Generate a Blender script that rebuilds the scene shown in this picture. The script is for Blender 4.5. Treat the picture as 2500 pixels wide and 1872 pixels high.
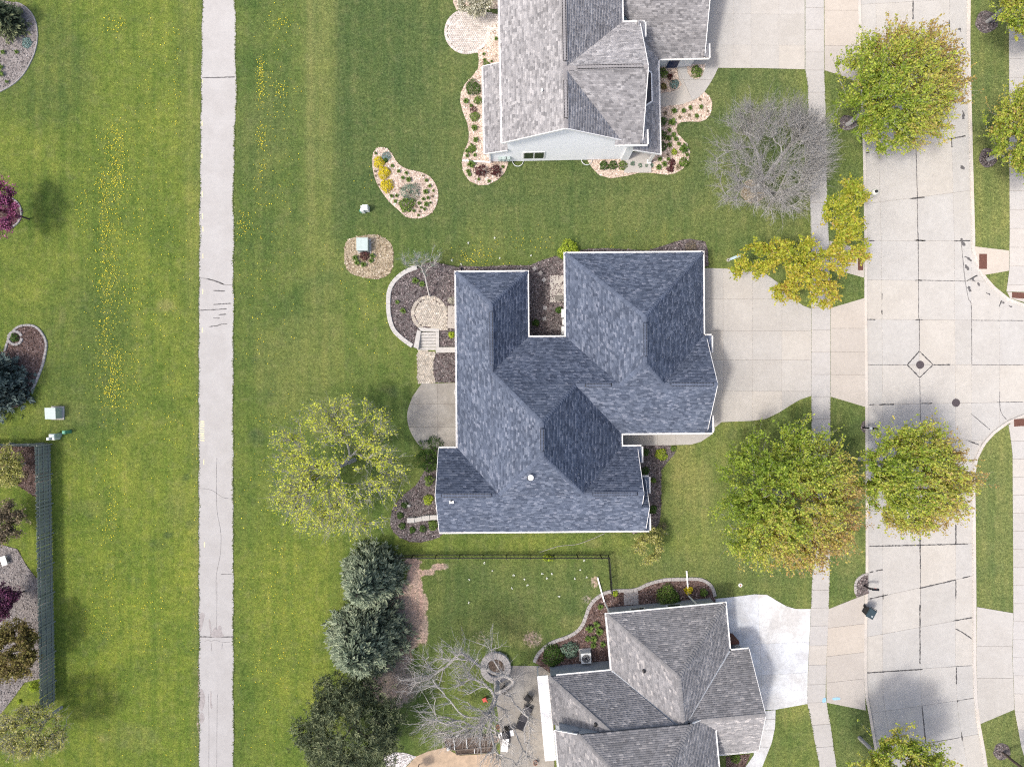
import bpy, bmesh, math, random
import numpy as np
from mathutils import Vector, Matrix

for o in list(bpy.data.objects):
    bpy.data.objects.remove(o, do_unlink=True)
scene = bpy.context.scene
COL = scene.collection

# ------------------------------------------------------------------ camera, sky, sun, exposure
HC = 58.0          # drone height in metres
S = 30.0           # photo pixels per metre on the ground
cam_d = bpy.data.cameras.new('camera'); cam = bpy.data.objects.new('camera', cam_d); COL.objects.link(cam)
cam.location = (0, 0, HC); cam.rotation_euler = (0, 0, 0)
cam_d.sensor_width = 36.0; cam_d.lens = 18.0 * HC / (1250.0 / S)
cam_d.clip_start = 0.5; cam_d.clip_end = 6000
scene.camera = cam

SUN = Vector((-0.50, -0.23, 1.0)).normalized()       # towards the sun
wd = bpy.data.worlds.new('World'); scene.world = wd; wd.use_nodes = True
wn = wd.node_tree.nodes; wl = wd.node_tree.links
sky = wn.new('ShaderNodeTexSky'); sky.sky_type = 'NISHITA'; sky.sun_disc = False
sky.sun_elevation = math.asin(SUN.z); sky.sun_rotation = math.atan2(SUN.x, SUN.y)
sky.air_density = 1.0; sky.dust_density = 5.0; sky.ozone_density = 0.8
bg = wn['Background']; bg.inputs['Strength'].default_value = 0.15
wl.new(sky.outputs[0], bg.inputs['Color'])
sd = bpy.data.lights.new('sun', 'SUN'); sd.energy = 1.5; sd.angle = math.radians(5.0); sd.color = (1.0, 0.955, 0.89)
so = bpy.data.objects.new('sun', sd); COL.objects.link(so); so.rotation_euler = SUN.to_track_quat('Z', 'Y').to_euler(); so.location = (0, 0, 40)
vs = scene.view_settings; vs.view_transform = 'Standard'; vs.look = 'None'; vs.exposure = 0.74; vs.gamma = 1.0; vs.use_curve_mapping = False
scene.render.engine = 'CYCLES'
scene.cycles.use_denoising = False; scene.cycles.filter_width = 1.15; scene.cycles.max_bounces = 6; scene.cycles.diffuse_bounces = 3; scene.cycles.transmission_bounces = 3; scene.cycles.glossy_bounces = 2; scene.cycles.sample_clamp_indirect = 2.0; scene.cycles.sample_clamp_direct = 6.0

# ------------------------------------------------------------------ coordinates: photo pixel -> point at height z
CR = dict(d=(0,0,1.1302), a1=(0,0,.28481), a2=(630,0,.28375), a3=(1100,0,.30797), a4=(1700,0,.36232), b1=(0,420,.28481), b2=(820,330,.22946),
          b3=(1050,580,.33906), b4=(1700,560,.36232), c1=(0,1000,.27174), c2=(0,1420,.27298), c3=(600,930,.22946), c4=(1000,1020,.29385),
          c5=(700,1310,.33937), c6=(1150,1380,.33906), c7=(1700,980,.36166), c8=(1800,1400,.31646), e1=(920,620,.1087), e2=(920,790,.1087),
          e3=(920,1080,.16913), e4=(1270,580,.15695), e5=(1130,1560,.18839), e6=(1440,1380,.15697), e7=(960,1740,.17179), e8=(1600,130,.19329),
          f1=(0,0,.24155), f2=(0,760,.36765), f3=(0,1060,.35714), f4=(0,1380,.51653), f5=(1740,380,.42), f6=(2300,0,.49383), f7=(2050,1360,.16816), f8=(2060,1000,.12608), n=(0,0,1.0))
def npx(k, x, y):
    a = CR[k]; return (a[0] + x * a[2], a[1] + y * a[2])
def W(p, z=0.0):
    f = (HC - z) / HC / S
    return ((p[0] - 1250.0) * f, (936.0 - p[1]) * f)
def P(k, pts, z=0.0):
    return [W(npx(k, x, y), z) for x, y in pts]
def p1(k, x, y, z=0.0):
    return W(npx(k, x, y), z)

# ------------------------------------------------------------------ helpers
def tag(o, label=None, cat=None, group=None, kind=None):
    if label: o['label'] = label
    if cat: o['category'] = cat
    if group: o['group'] = group
    if kind: o['kind'] = kind
    return o
def link(o, parent=None):
    COL.objects.link(o)
    if parent is not None: o.parent = parent
    return o
def empty(name, loc=(0,0,0), rz=0.0):
    o = bpy.data.objects.new(name, None); o.empty_display_size = 0.3
    o.location = loc if len(loc) == 3 else (loc[0], loc[1], 0); o.rotation_euler = (0, 0, rz)
    return link(o)
def mesh_np(name, V, F, mat, tone=None):
    """V (n,3), F (m,k) uniform polygons"""
    V = np.asarray(V, dtype=np.float32); F = np.asarray(F, dtype=np.int32)
    me = bpy.data.meshes.new(name); m, k = F.shape
    me.vertices.add(len(V)); me.vertices.foreach_set('co', V.ravel())
    me.loops.add(m * k); me.loops.foreach_set('vertex_index', F.ravel())
    me.polygons.add(m); me.polygons.foreach_set('loop_start', np.arange(0, m * k, k, dtype=np.int32))
    me.update(calc_edges=True)
    if tone is not None:
        a = me.attributes.new('tone', 'FLOAT', 'FACE'); a.data.foreach_set('value', np.asarray(tone, dtype=np.float32))
    if mat: me.materials.append(mat)
    return me
def obj(name, me, parent=None, loc=None, rz=0.0):
    o = bpy.data.objects.new(name, me)
    if loc is not None: o.location = (loc[0], loc[1], loc[2] if len(loc) > 2 else 0)
    if rz: o.rotation_euler = (0, 0, rz)
    return link(o, parent)
class MB:
    def __init__(s): s.v = []; s.f = []
    def add(s, vs_, fs):
        b = len(s.v); s.v += [tuple(q) for q in vs_]; s.f += [tuple(b + i for i in f) for f in fs]; return s
    def box(s, cx, cy, cz, sx, sy, sz, rz=0.0, ry=0.0):
        M = Matrix.Translation((cx, cy, cz)) @ Matrix.Rotation(rz, 4, 'Z') @ Matrix.Rotation(ry, 4, 'Y'); q = []
        for dz in (-.5, .5):
            for dx, dy in ((-.5,-.5), (.5,-.5), (.5,.5), (-.5,.5)): q.append(M @ Vector((dx*sx, dy*sy, dz*sz)))
        return s.add(q, [(3,2,1,0), (4,5,6,7), (0,1,5,4), (1,2,6,5), (2,3,7,6), (3,0,4,7)])
    def beam(s, a, b, w, h, up=(0,0,1)):
        a = Vector(a); b = Vector(b); d = (b - a).normalized(); u = Vector(up)
        if abs(d.dot(u)) > .98: u = Vector((1,0,0))
        x = d.cross(u).normalized() * w / 2; y = x.cross(d).normalized() * h / 2
        q = [a-x-y, a+x-y, a+x+y, a-x+y, b-x-y, b+x-y, b+x+y, b-x+y]
        return s.add(q, [(3,2,1,0), (4,5,6,7), (0,1,5,4), (1,2,6,5), (2,3,7,6), (3,0,4,7)])
    def cyl(s, a, b, r0, r1=None, n=10, caps=True):
        r1 = r0 if r1 is None else r1; a = Vector(a); b = Vector(b); d = (b - a).normalized()
        u = Vector((0,0,1)) if abs(d.z) < .9 else Vector((1,0,0)); x = d.cross(u).normalized(); y = d.cross(x)
        q = [p + (x*math.cos(t) + y*math.sin(t)) * r for p, r in ((a, r0), (b, r1)) for t in [2*math.pi*i/n for i in range(n)]]
        f = [(i, i+n, (i+1) % n + n, (i+1) % n) for i in range(n)]
        if caps: f += [tuple(range(n)), tuple(range(2*n-1, n-1, -1))]
        return s.add(q, f)
    def lathe(s, c, prof, n=14):
        q = [(c[0] + r*math.cos(2*math.pi*i/n), c[1] + r*math.sin(2*math.pi*i/n), c[2] + z) for r, z in prof for i in range(n)]
        f = [(k*n+i, k*n+(i+1) % n, (k+1)*n+(i+1) % n, (k+1)*n+i) for k in range(len(prof)-1) for i in range(n)]
        return s.add(q, f)
    def prism(s, poly, z0, z1, bottom=True):
        n = len(poly); poly = ccw(poly)
        zt = z1 if hasattr(z1, '__len__') else [z1]*n
        q = [(x, y, z0) for x, y in poly] + [(poly[i][0], poly[i][1], zt[i]) for i in range(n)]
        f = [(i, (i+1) % n, n+(i+1) % n, n+i) for i in range(n)]
        tr = tri(poly)
        f += [tuple(n+i for i in t) for t in tr]
        if bottom: f += [tuple(reversed(t)) for t in tr]
        return s.add(q, f)
    def mesh(s, name, mat, smooth=False):
        me = bpy.data.meshes.new(name); me.from_pydata(s.v, [], s.f); me.update()
        if mat: me.materials.append(mat)
        if smooth: me.polygons.foreach_set('use_smooth', [True]*len(me.polygons))
        return me
    def build(s, name, mat, parent=None, loc=None, rz=0.0, smooth=False):
        return obj(name, s.mesh(name, mat, smooth), parent, loc, rz)
def area2(p): return sum(p[i][0]*p[(i+1) % len(p)][1] - p[(i+1) % len(p)][0]*p[i][1] for i in range(len(p)))
def ccw(p): return list(p) if area2(p) > 0 else list(reversed(p))
def tri(poly):
    from mathutils.geometry import tessellate_polygon
    return [t if area2([poly[i] for i in t]) > 0 else tuple(reversed(t)) for t in tessellate_polygon([[Vector((x, y, 0)) for x, y in poly]])]
def inpoly(px, py, poly):
    px = np.asarray(px); py = np.asarray(py); r = np.zeros(px.shape, bool); n = len(poly)
    for i in range(n):
        x1, y1 = poly[i]; x2, y2 = poly[(i+1) % n]
        if y1 == y2: continue
        c = ((y1 > py) != (y2 > py)) & (px < (x2-x1)*(py-y1)/(y2-y1) + x1); r ^= c
    return r
def smooth(pts, closed=True, k=5):
    n = len(pts); out = []
    rng_ = range(n) if closed else range(n-1)
    for i in rng_:
        if closed: a, b, c, d = pts[i-1], pts[i], pts[(i+1) % n], pts[(i+2) % n]
        else: a, b, c, d = pts[max(i-1, 0)], pts[i], pts[i+1], pts[min(i+2, n-1)]
        for j in range(k):
            t = j/k; t2 = t*t; t3 = t2*t
            out.append(tuple(.5*((2*b[q]) + (-a[q]+c[q])*t + (2*a[q]-5*b[q]+4*c[q]-d[q])*t2 + (-a[q]+3*b[q]-3*c[q]+d[q])*t3) for q in (0, 1)))
    if not closed: out.append(tuple(pts[-1]))
    return out
def resample(pl, step):
    out = [pl[0]]; acc = 0
    for i in range(len(pl)-1):
        a = np.array(pl[i]); b = np.array(pl[i+1]); L = np.linalg.norm(b-a)
        if L < 1e-9: continue
        t = step-acc
        while t <= L:
            out.append(tuple(a + (b-a)*t/L)); t += step
        acc = L-(t-step)
    return out
def offset_line(pl, d):
    out = []
    for i in range(len(pl)):
        a = np.array(pl[max(i-1, 0)]); b = np.array(pl[min(i+1, len(pl)-1)]); t = b-a; t /= max(np.linalg.norm(t), 1e-9)
        out.append((pl[i][0]-t[1]*d, pl[i][1]+t[0]*d))
    return out
def split(poly, a, b, gap=0.0):
    """cut a polygon by the line a-b; keeps gap between the two halves"""
    ax, ay = a; dx, dy = b[0]-ax, b[1]-ay; L = math.hypot(dx, dy); nx, ny = -dy/L, dx/L
    res = []
    for sgn in (1, -1):
        out = []; n = len(poly)
        dd = [sgn*((x-ax)*nx + (y-ay)*ny) - gap/2 for x, y in poly]
        for i in range(n):
            j = (i+1) % n
            if dd[i] >= 0: out.append(poly[i])
            if (dd[i] >= 0) != (dd[j] >= 0):
                t = dd[i]/(dd[i]-dd[j]); out.append((poly[i][0]+(poly[j][0]-poly[i][0])*t, poly[i][1]+(poly[j][1]-poly[i][1])*t))
        if len(out) >= 3 and abs(area2(out)) > 0.04: res.append(out)
    return res
def cut_all(polys, lines, gap=0.025):
    for a, b in lines:
        nx = []
        for p in polys:
            ys = [q[1] for q in p]; xs = [q[0] for q in p]
            nx += split(p, a, b, gap)
        polys = nx
    return polys

# ------------------------------------------------------------------ materials
def newmat(name):
    m = bpy.data.materials.new(name); m.use_nodes = True; nt = m.node_tree
    for n in list(nt.nodes): nt.nodes.remove(n)
    out = nt.nodes.new('ShaderNodeOutputMaterial'); return m, nt, out
class N:
    def __init__(s, nt): s.nt = nt
    def new(s, t, **kw):
        n = s.nt.nodes.new(t)
        for k, v in kw.items(): setattr(n, k, v)
        return n
    def L(s, a, b): s.nt.links.new(a, b)
    def noise(s, scale, detail=3, rough=.55, vec=None, dist=0.0):
        n = s.new('ShaderNodeTexNoise'); n.inputs['Scale'].default_value = scale; n.inputs['Detail'].default_value = detail
        n.inputs['Roughness'].default_value = rough; n.inputs['Distortion'].default_value = dist
        if vec is not None: s.L(vec, n.inputs['Vector'])
        return n.outputs['Fac']
    def ramp(s, fac, stops, interp='LINEAR'):
        r = s.new('ShaderNodeValToRGB'); r.color_ramp.interpolation = interp; e = r.color_ramp.elements
        while len(e) < len(stops): e.new(.5)
        for i, (p, c) in enumerate(stops):
            e[i].position = p; e[i].color = (c[0], c[1], c[2], 1) if hasattr(c, '__len__') else (c, c, c, 1)
        s.L(fac, r.inputs['Fac']); return r.outputs['Color']
    def mix(s, fac, a, b, bt='MIX'):
        n = s.new('ShaderNodeMix', data_type='RGBA', blend_type=bt)
        for v, i in ((fac, 0), (a, 6), (b, 7)):
            if isinstance(v, (int, float)): n.inputs[i].default_value = v if i == 0 else (v, v, v, 1)
            elif isinstance(v, tuple): n.inputs[i].default_value = (v[0], v[1], v[2], 1)
            else: s.L(v, n.inputs[i])
        return n.outputs[2]
    def math(s, op, a, b=0.0):
        n = s.new('ShaderNodeMath', operation=op)
        for v, i in ((a, 0), (b, 1)):
            if isinstance(v, (int, float)): n.inputs[i].default_value = v
            else: s.L(v, n.inputs[i])
        return n.outputs[0]
    def bsdf(s, col, rough=.8, spec=.3, bump=None, dist=.01, strength=1.0, metallic=0.0):
        b = s.new('ShaderNodeBsdfPrincipled'); b.inputs['Roughness'].default_value = rough
        b.inputs['Specular IOR Level'].default_value = spec; b.inputs['Diffuse Roughness'].default_value = 1.0 if rough > .8 else 0.0; b.inputs['Metallic'].default_value = metallic
        if isinstance(col, tuple): b.inputs['Base Color'].default_value = (*col, 1)
        else: s.L(col, b.inputs['Base Color'])
        if bump is not None:
            u = s.new('ShaderNodeBump'); u.inputs['Distance'].default_value = dist; u.inputs['Strength'].default_value = strength
            s.L(bump, u.inputs['Height']); s.L(u.outputs[0], b.inputs['Normal'])
        return b.outputs[0]
    def pos(s): return s.new('ShaderNodeNewGeometry').outputs['Position']
    def island(s): return s.new('ShaderNodeNewGeometry').outputs['Random Per Island']
    def objrand(s): return s.new('ShaderNodeObjectInfo').outputs['Random']
    def attr(s, nm): return s.new('ShaderNodeAttribute', attribute_name=nm)
def c3(c, k): return tuple(min(1, v*k) for v in c)

def m_plain(name, col, rough=.7, var=.12, scale=6.0, spec=.3, bump=0.0, metallic=0.0):
    m, nt, out = newmat(name); n = N(nt)
    p = n.pos(); f = n.noise(scale, 4, .6, p)
    c = n.ramp(f, [(.3, c3(col, 1-var)), (.7, c3(col, 1+var))])
    n.L(n.bsdf(c, rough, spec, f if bump else None, bump, 1.0, metallic), out.inputs[0]); return m
def m_concrete(name, col, var=.1, stain=.22, pr=.06):
    m, nt, out = newmat(name); n = N(nt); p = n.pos()
    a = n.noise(.55, 5, .6, p, .4); b = n.noise(3.2, 4, .65, p); g = n.noise(38, 2, .6, p)
    base = n.ramp(n.objrand(), [(0, c3(col, 1-pr)), (.5, c3((col[0]*.99, col[1]*1.0, col[2]*1.02), 1)), (1, c3((col[0]*1.02, col[1], col[2]*.97), 1+pr))])
    c = n.mix(n.ramp(a, [(.38, stain), (.62, 0)]), base, n.mix(1.0, base, (.80, .78, .76), 'MULTIPLY'))
    c = n.mix(.6, c, n.ramp(b, [(.3, 1-var), (.7, 1+var)]), 'MULTIPLY')
    c = n.mix(.6, c, n.ramp(g, [(.32, .82), (.5, 1.0), (.7, 1.10)]), 'MULTIPLY')
    n.L(n.bsdf(c, .85, .25, g, .004, .6), out.inputs[0]); return m
def m_chips(name, cols, scale=16.0, bump=.02):
    m, nt, out = newmat(name); n = N(nt); p = n.pos()
    v = n.new('ShaderNodeTexVoronoi', feature='F1'); v.inputs['Scale'].default_value = scale; n.L(p, v.inputs['Vector'])
    sep = n.new('ShaderNodeSeparateColor'); n.L(v.outputs['Color'], sep.inputs[0])
    k = len(cols)
    c = n.ramp(sep.outputs[0], [(i/(k-1), q) for i, q in enumerate(cols)])
    big = n.noise(1.3, 4, .6, p)
    c = n.mix(.8, c, n.ramp(big, [(.3, .78), (.7, 1.18)]), 'MULTIPLY')
    n.L(n.bsdf(c, .9, .15, v.outputs['Distance'], bump, .9), out.inputs[0]); return m
def m_tone(name, stops, transl=.3, rough=.6, island=.35):
    """foliage: colour from the per-leaf attribute 'tone' plus a little per-leaf randomness"""
    m, nt, out = newmat(name); n = N(nt)
    t = n.attr('tone').outputs['Fac']
    c = n.ramp(t, stops)
    c = n.mix(island, c, n.ramp(n.island(), [(0, .55), (1, 1.45)]), 'MULTIPLY')
    d = n.bsdf(c, rough, .25)
    if transl:
        tr = n.new('ShaderNodeBsdfTranslucent'); n.L(n.mix(1.0, c, (1.15, 1.2, .7), 'MULTIPLY'), tr.inputs['Color'])
        mx = n.new('ShaderNodeMixShader'); mx.inputs[0].default_value = transl; n.L(d, mx.inputs[1]); n.L(tr.outputs[0], mx.inputs[2]); d = mx.outputs[0]
    n.L(d, out.inputs[0]); return m
def m_island(name, stops, rough=.9, interp='LINEAR', grain=70.0, big=.12, spec=.2):
    m, nt, out = newmat(name); n = N(nt); p = n.pos()
    c = n.ramp(n.island(), stops, interp)
    g = n.noise(grain, 2, .6, p); b = n.noise(.7, 4, .6, p)
    c = n.mix(.7, c, n.ramp(g, [(.3, .78), (.7, 1.22)]), 'MULTIPLY')
    c = n.mix(1.0, c, n.ramp(b, [(.3, 1-big), (.7, 1+big)]), 'MULTIPLY')
    n.L(n.bsdf(c, rough, spec), out.inputs[0]); return m
def m_lawn():
    m, nt, out = newmat('lawn_grass'); n = N(nt); p = n.pos()
    at = n.attr('tint'); sep = n.new('ShaderNodeSeparateColor'); n.L(at.outputs['Color'], sep.inputs[0])
    straw, dark, soil = sep.outputs[0], sep.outputs[1], sep.outputs[2]; vivid = at.outputs['Alpha']
    n1 = n.noise(.35, 5, .62, p, .6); n2 = n.noise(1.9, 5, .65, p, .3); n3 = n.noise(4.5, 5, .8, p, .3); n4 = n.noise(10, 4, .8, p, .4); n5 = n.noise(22, 3, .75, p)
    # faint stripes left by the mower, along the lots
    sx = n.new('ShaderNodeSeparateXYZ'); n.L(p, sx.inputs[0])
    cmb = n.new('ShaderNodeCombineXYZ'); n.L(n.math('ADD', sx.outputs[0], n.math('MULTIPLY', n1, .5)), cmb.inputs[0]); n.L(n.math('MULTIPLY', sx.outputs[1], .035), cmb.inputs[1])
    mw = n.ramp(n.noise(1.5, 4, .62, cmb.outputs[0]), [(.34, 0), (.66, 1)])
    patch = n.noise(.16, 4, .6, p, .8)
    c = n.mix(n.ramp(n2, [(.3, 0), (.7, 1)]), (.062, .104, .022), (.120, .170, .040))
    c = n.mix(n.math('MULTIPLY', n.ramp(n1, [(.42, 0), (.66, 1)]), .6), c, (.150, .185, .050))
    c = n.mix(n.math('MULTIPLY', vivid, n.ramp(n1, [(.28, .45), (.7, 1)])), c, n.mix(n.ramp(n2, [(.3, 0), (.7, 1)]), (.128, .190, .020), (.235, .275, .042)))
    c = n.mix(n.math('MULTIPLY', dark, n.ramp(n2, [(.25, 1), (.75, .72)])), c, n.mix(n.ramp(n3, [(.3, 0), (.7, 1)]), (.046, .082, .024), (.084, .120, .044)))
    pal = n.ramp(n.noise(1.1, 6, .72, p, .5), [(.50, 0), (.72, 1)])
    c = n.mix(n.math('MULTIPLY', pal, .34), c, (.200, .205, .090))
    c = n.mix(n.math('MULTIPLY', straw, n.ramp(n3, [(.3, .55), (.7, 1)])), c, n.mix(n2, (.19, .20, .065), (.30, .27, .115)))
    c = n.mix(n.ramp(n.math('ADD', soil, n.math('MULTIPLY', n.math('SUBTRACT', n3, .5), 1.3)), [(.34, 0), (.6, 1)]), c, n.mix(n3, (.22, .165, .12), (.42, .345, .275)))
    c = n.mix(1.0, c, n.ramp(mw, [(0, (.84,.90,.86)), (1, (1.16,1.08,1.08))]), 'MULTIPLY')
    c = n.mix(1.0, c, n.ramp(patch, [(.36, (.84,.90,.9)), (.64, (1.16,1.10,1.05))]), 'MULTIPLY')
    c = n.mix(1.0, c, n.ramp(n3, [(.34, .70), (.66, 1.30)]), 'MULTIPLY')
    c = n.mix(1.0, c, n.ramp(n4, [(.34, .62), (.66, 1.38)]), 'MULTIPLY')
    c = n.mix(.8, c, n.ramp(n5, [(.34, .66), (.66, 1.34)]), 'MULTIPLY')
    c = n.mix(1.0, c, (1.06, 1.06, 1.16), 'MULTIPLY')
    h = n.math('ADD', n.math('MULTIPLY', n3, 1.2), n4)
    n.L(n.bsdf(c, .9, .1, h, .05, .7), out.inputs[0]); return m

M = {}
M['lawn'] = m_lawn()
M['street'] = m_concrete('street_concrete', (.438, .428, .408), .09, .30, .03)
M['walk'] = m_concrete('walk_concrete', (.45, .436, .418), .09, .25, .03)
M['apron'] = m_concrete('apron_concrete', (.448, .418, .382), .08, .25, .03)
M['drive'] = m_concrete('drive_concrete', (.445, .43, .405), .09, .28, .03)
M['newdrive'] = m_concrete('new_concrete', (.60, .62, .645), .16, .95, .03)
M['patio'] = m_concrete('patio_concrete', (.37, .35, .315), .18, .9, .04)
M['kerb'] = m_concrete('kerb_concrete', (.52, .49, .455), .10, .4, .05)
M['asphalt'] = m_concrete('path_asphalt', (.505, .488, .465), .06, .35, .03)
M['joint'] = m_plain('joint_soil', (.23, .205, .185), .95, .3, 8)
M['tar'] = m_plain('tar', (.07, .067, .066), .6, .25, 12)
M['crack'] = m_plain('crack_filler', (.11, .105, .105), .8, .3, 12)
M['mulch'] = m_chips('dark_mulch', [(.045,.040,.040), (.115,.10,.098), (.19,.168,.165), (.08,.068,.066), (.29,.262,.258)], 17)
M['mulch_red'] = m_chips('red_brown_mulch', [(.05,.034,.030), (.12,.075,.062), (.19,.13,.11), (.08,.055,.05), (.26,.20,.19)], 17)
M['gravel'] = m_chips('tan_stone_chips', [(.34,.25,.20), (.52,.42,.345), (.62,.54,.46), (.44,.34,.28), (.70,.63,.55)], 15)
M['gravel_dry'] = m_chips('dry_wood_chips', [(.22,.17,.115), (.36,.29,.20), (.46,.39,.29), (.28,.24,.15), (.52,.46,.36)], 13)
M['gravel_grey'] = m_chips('grey_stone_chips', [(0.1584,0.14,0.1346), (0.2736,0.245,0.2277), (0.36,0.329,0.3105), (0.216,0.189,0.1794), (0.4176,0.385,0.3657)], 15)
M['gravel_white'] = m_chips('white_stone_chips', [(.4,.37,.36), (.6,.57,.56), (.74,.72,.71), (.5,.46,.45), (.8,.79,.78)], 12)
M['sand'] = m_plain('sandy_patio', (.50, .39, .28), .9, .16, 2.2)
CHIPS = {'mulch': m_island('mulch_chips', [(0,(.03,.024,.026)), (.4,(.12,.09,.09)), (.75,(.22,.18,.18)), (1,(.40,.35,.34))]),
         'mulch_red': m_island('red_mulch_chips', [(0,(.03,.02,.018)), (.4,(.13,.08,.065)), (.75,(.22,.15,.13)), (1,(.38,.30,.28))]),
         'gravel': m_island('tan_chips', [(0,(.24,.17,.13)), (.4,(.52,.42,.35)), (.75,(.66,.57,.50)), (1,(.8,.75,.68))]),
         'gravel_dry': m_island('wood_chips', [(0,(.16,.12,.075)), (.4,(.34,.27,.18)), (.75,(.46,.39,.29)), (1,(.62,.56,.45))]),
         'gravel_grey': m_island('grey_chips', [(0,(0.1008,0.091,0.0897)), (.4,(0.2592,0.231,0.2139)), (.75,(0.36,0.329,0.3105)), (1,(0.4752,0.441,0.414))]),
         'gravel_white': m_island('white_chips', [(0,(.34,.31,.3)), (.4,(.6,.57,.56)), (.75,(.74,.72,.71)), (1,(.86,.85,.84))])}
M['stone'] = m_plain('pale_wall_stone', (.50, .485, .46), .85, .14, 5, .2, .01)
M['edging'] = m_plain('grey_edging_block', (.38, .36, .345), .85, .2, 6, .2, .01)
M['paver'] = m_island('tan_pavers', [(0,(.36,.325,.275)), (.5,(.47,.435,.375)), (.8,(.52,.465,.39)), (1,(.60,.57,.51))], .9)
M['paver_grey'] = m_island('pale_pavers', [(0,(.46,.42,.39)), (.5,(.55,.51,.475)), (1,(.63,.59,.56))], .9)
M['paver_joint'] = m_plain('paver_sand', (.22, .19, .155), .95, .2, 10)
M['roof_blue'] = m_island('slate_blue_shingles', [(0,(0.052,0.065,0.0962)), (.35,(0.078,0.0962,0.1365)), (.7,(0.1014,0.1222,0.169)), (.9,(0.1365,0.1586,0.208)), (1,(0.1755,0.195,0.247))], .88)
M['cap_blue'] = m_island('slate_blue_caps', [(0,(0.0837,0.1026,0.1458)), (1,(0.1161,0.1404,0.1944))], .88)
M['roof_n'] = m_island('grey_shingles', [(0,(0.172,0.1694,0.1757)), (.3,(0.2451,0.2408,0.2479)), (.75,(0.2967,0.2907,0.2975)), (1,(0.3784,0.3715,0.3758))], .9)
M['cap_n'] = m_island('grey_caps', [(0,(0.2322,0.2236,0.2306)), (1,(0.301,0.2924,0.2958))], .9)
M['roof_s'] = m_island('weathered_grey_shingles', [(0,(.170,.168,.174)), (.35,(.225,.222,.228)), (.82,(.265,.26,.266)), (.92,(.325,.312,.31)), (1,(.40,.385,.378))], .9)
M['cap_s'] = m_island('weathered_caps', [(0,(.215,.212,.216)), (1,(.275,.27,.272))], .9)
M['deck'] = m_plain('roof_felt', (.06, .06, .065), .95, .1, 5)
M['white'] = m_plain('white_trim', (.78, .77, .75), .5, .05, 3)
M['siding'] = m_plain('white_siding', (.86, .87, .88), .6, .04, 2)
M['greysiding'] = m_plain('blue_grey_siding', (.34, .36, .38), .65, .06, 2)
M['beige'] = m_plain('beige_wall', (.50, .46, .40), .7, .06, 2)
M['glass'] = m_plain('window_glass', (.02, .032, .03), .08, .2, 2, .6)
M['bluedoor'] = m_plain('blue_door_paint', (.022, .045, .11), .4, .1, 3)
M['black'] = m_plain('black_metal', (.012, .012, .013), .4, .2, 8)
M['blackmat'] = m_plain('black_plastic', (.016, .017, .02), .5, .2, 8)
M['teal'] = m_plain('dark_teal_plastic', (.028, .048, .060), .45, .15, 6)
M['rust'] = m_plain('rust_plate', (.13, .062, .048), .85, .25, 14, .2, .01)
M['manhole'] = m_plain('cast_iron', (.075, .062, .066), .7, .25, 20, .3, .01)
M['yellow'] = m_plain('faded_yellow_paint', (.60, .55, .34), .8, .15, 12)
M['blue'] = m_plain('blue_chalk', (.30, .50, .66), .9, .15, 12)
M['fence'] = m_island('weathered_green_grey_boards', [(0,(.19,.21,.175)), (.5,(.25,.27,.23)), (1,(.33,.34,.30))], .85)
M['box_green'] = m_plain('pale_green_steel', (.36, .43, .41), .5, .08, 4)
M['box_white'] = m_plain('off_white_steel', (.66, .68, .67), .5, .06, 4)
M['ped_green'] = m_plain('green_plastic', (.10, .30, .20), .5, .1, 6)
M['bark'] = m_plain('grey_bark', (.30, .295, .285), .9, .22, 12, .1, .02)
M['bark_pale'] = m_plain('pale_grey_bark', (.42, .40, .375), .9, .2, 12, .1, .02)
M['bark_dark'] = m_plain('dark_bark', (.075, .058, .05), .9, .25, 12, .1, .02)
M['terra'] = m_plain('terracotta', (.38, .17, .11), .8, .15, 8)
M['wood'] = m_plain('weathered_wood', (.17, .135, .11), .85, .25, 9)
M['cushion'] = m_plain('charcoal_cushion', (.045, .044, .052), .8, .15, 10)
M['splash'] = m_plain('pale_blue_grey_plastic', (.40, .50, .54), .6, .08, 6)
M['red'] = m_plain('red_plastic', (.55, .08, .06), .5, .1, 6)
M['soilbed'] = m_chips('planter_soil', [(.06,.045,.035), (.12,.09,.072), (.17,.13,.105)], 14)
M['grassblade'] = m_island('grass_blades', [(0,(.05,.085,.018)), (.5,(.10,.145,.03)), (.85,(.17,.20,.06)), (1,(.27,.25,.12))], .9)
M['flower'] = m_island('dandelion_heads', [(0,(.62,.48,.02)), (1,(.85,.74,.06))], .8)
M['seedhead'] = m_island('white_seed_heads', [(0,(.5,.52,.45)), (1,(.7,.72,.66))], .9)
LEAF = {}
LEAF['maple'] = m_tone('maple_leaves', [(0,(.20,.29,.035)), (.3,(.39,.46,.070)), (.55,(.51,.50,.10)), (.8,(.49,.37,.12)), (1,(.42,.28,.12))], .4, .6, .4)
LEAF['maple2'] = m_tone('golden_maple_leaves', [(0,(.26,.32,.035)), (.4,(.46,.46,.055)), (.75,(.52,.42,.07)), (1,(.44,.29,.08))], .38)
LEAF['elm'] = m_tone('lime_young_leaves', [(0,(.44,.52,.06)), (.5,(.62,.66,.08)), (1,(.70,.68,.13))], .45)
LEAF['spruce'] = m_tone('blue_spruce_needles', [(0,(.026,.040,.024)), (.4,(.095,.130,.082)), (.8,(.215,.262,.175)), (1,(.33,.37,.25))], .08, .7)
LEAF['spruce_d'] = m_tone('dark_spruce_needles', [(0,(0.0208,0.0364,0.0312)), (.5,(0.065,0.0962,0.0858)), (1,(0.1625,0.2145,0.195))], .08, .7)
LEAF['pine'] = m_tone('pine_needles', [(0,(.026,.040,.022)), (.45,(.105,.132,.070)), (1,(.26,.285,.15))], .1, .7)
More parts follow.
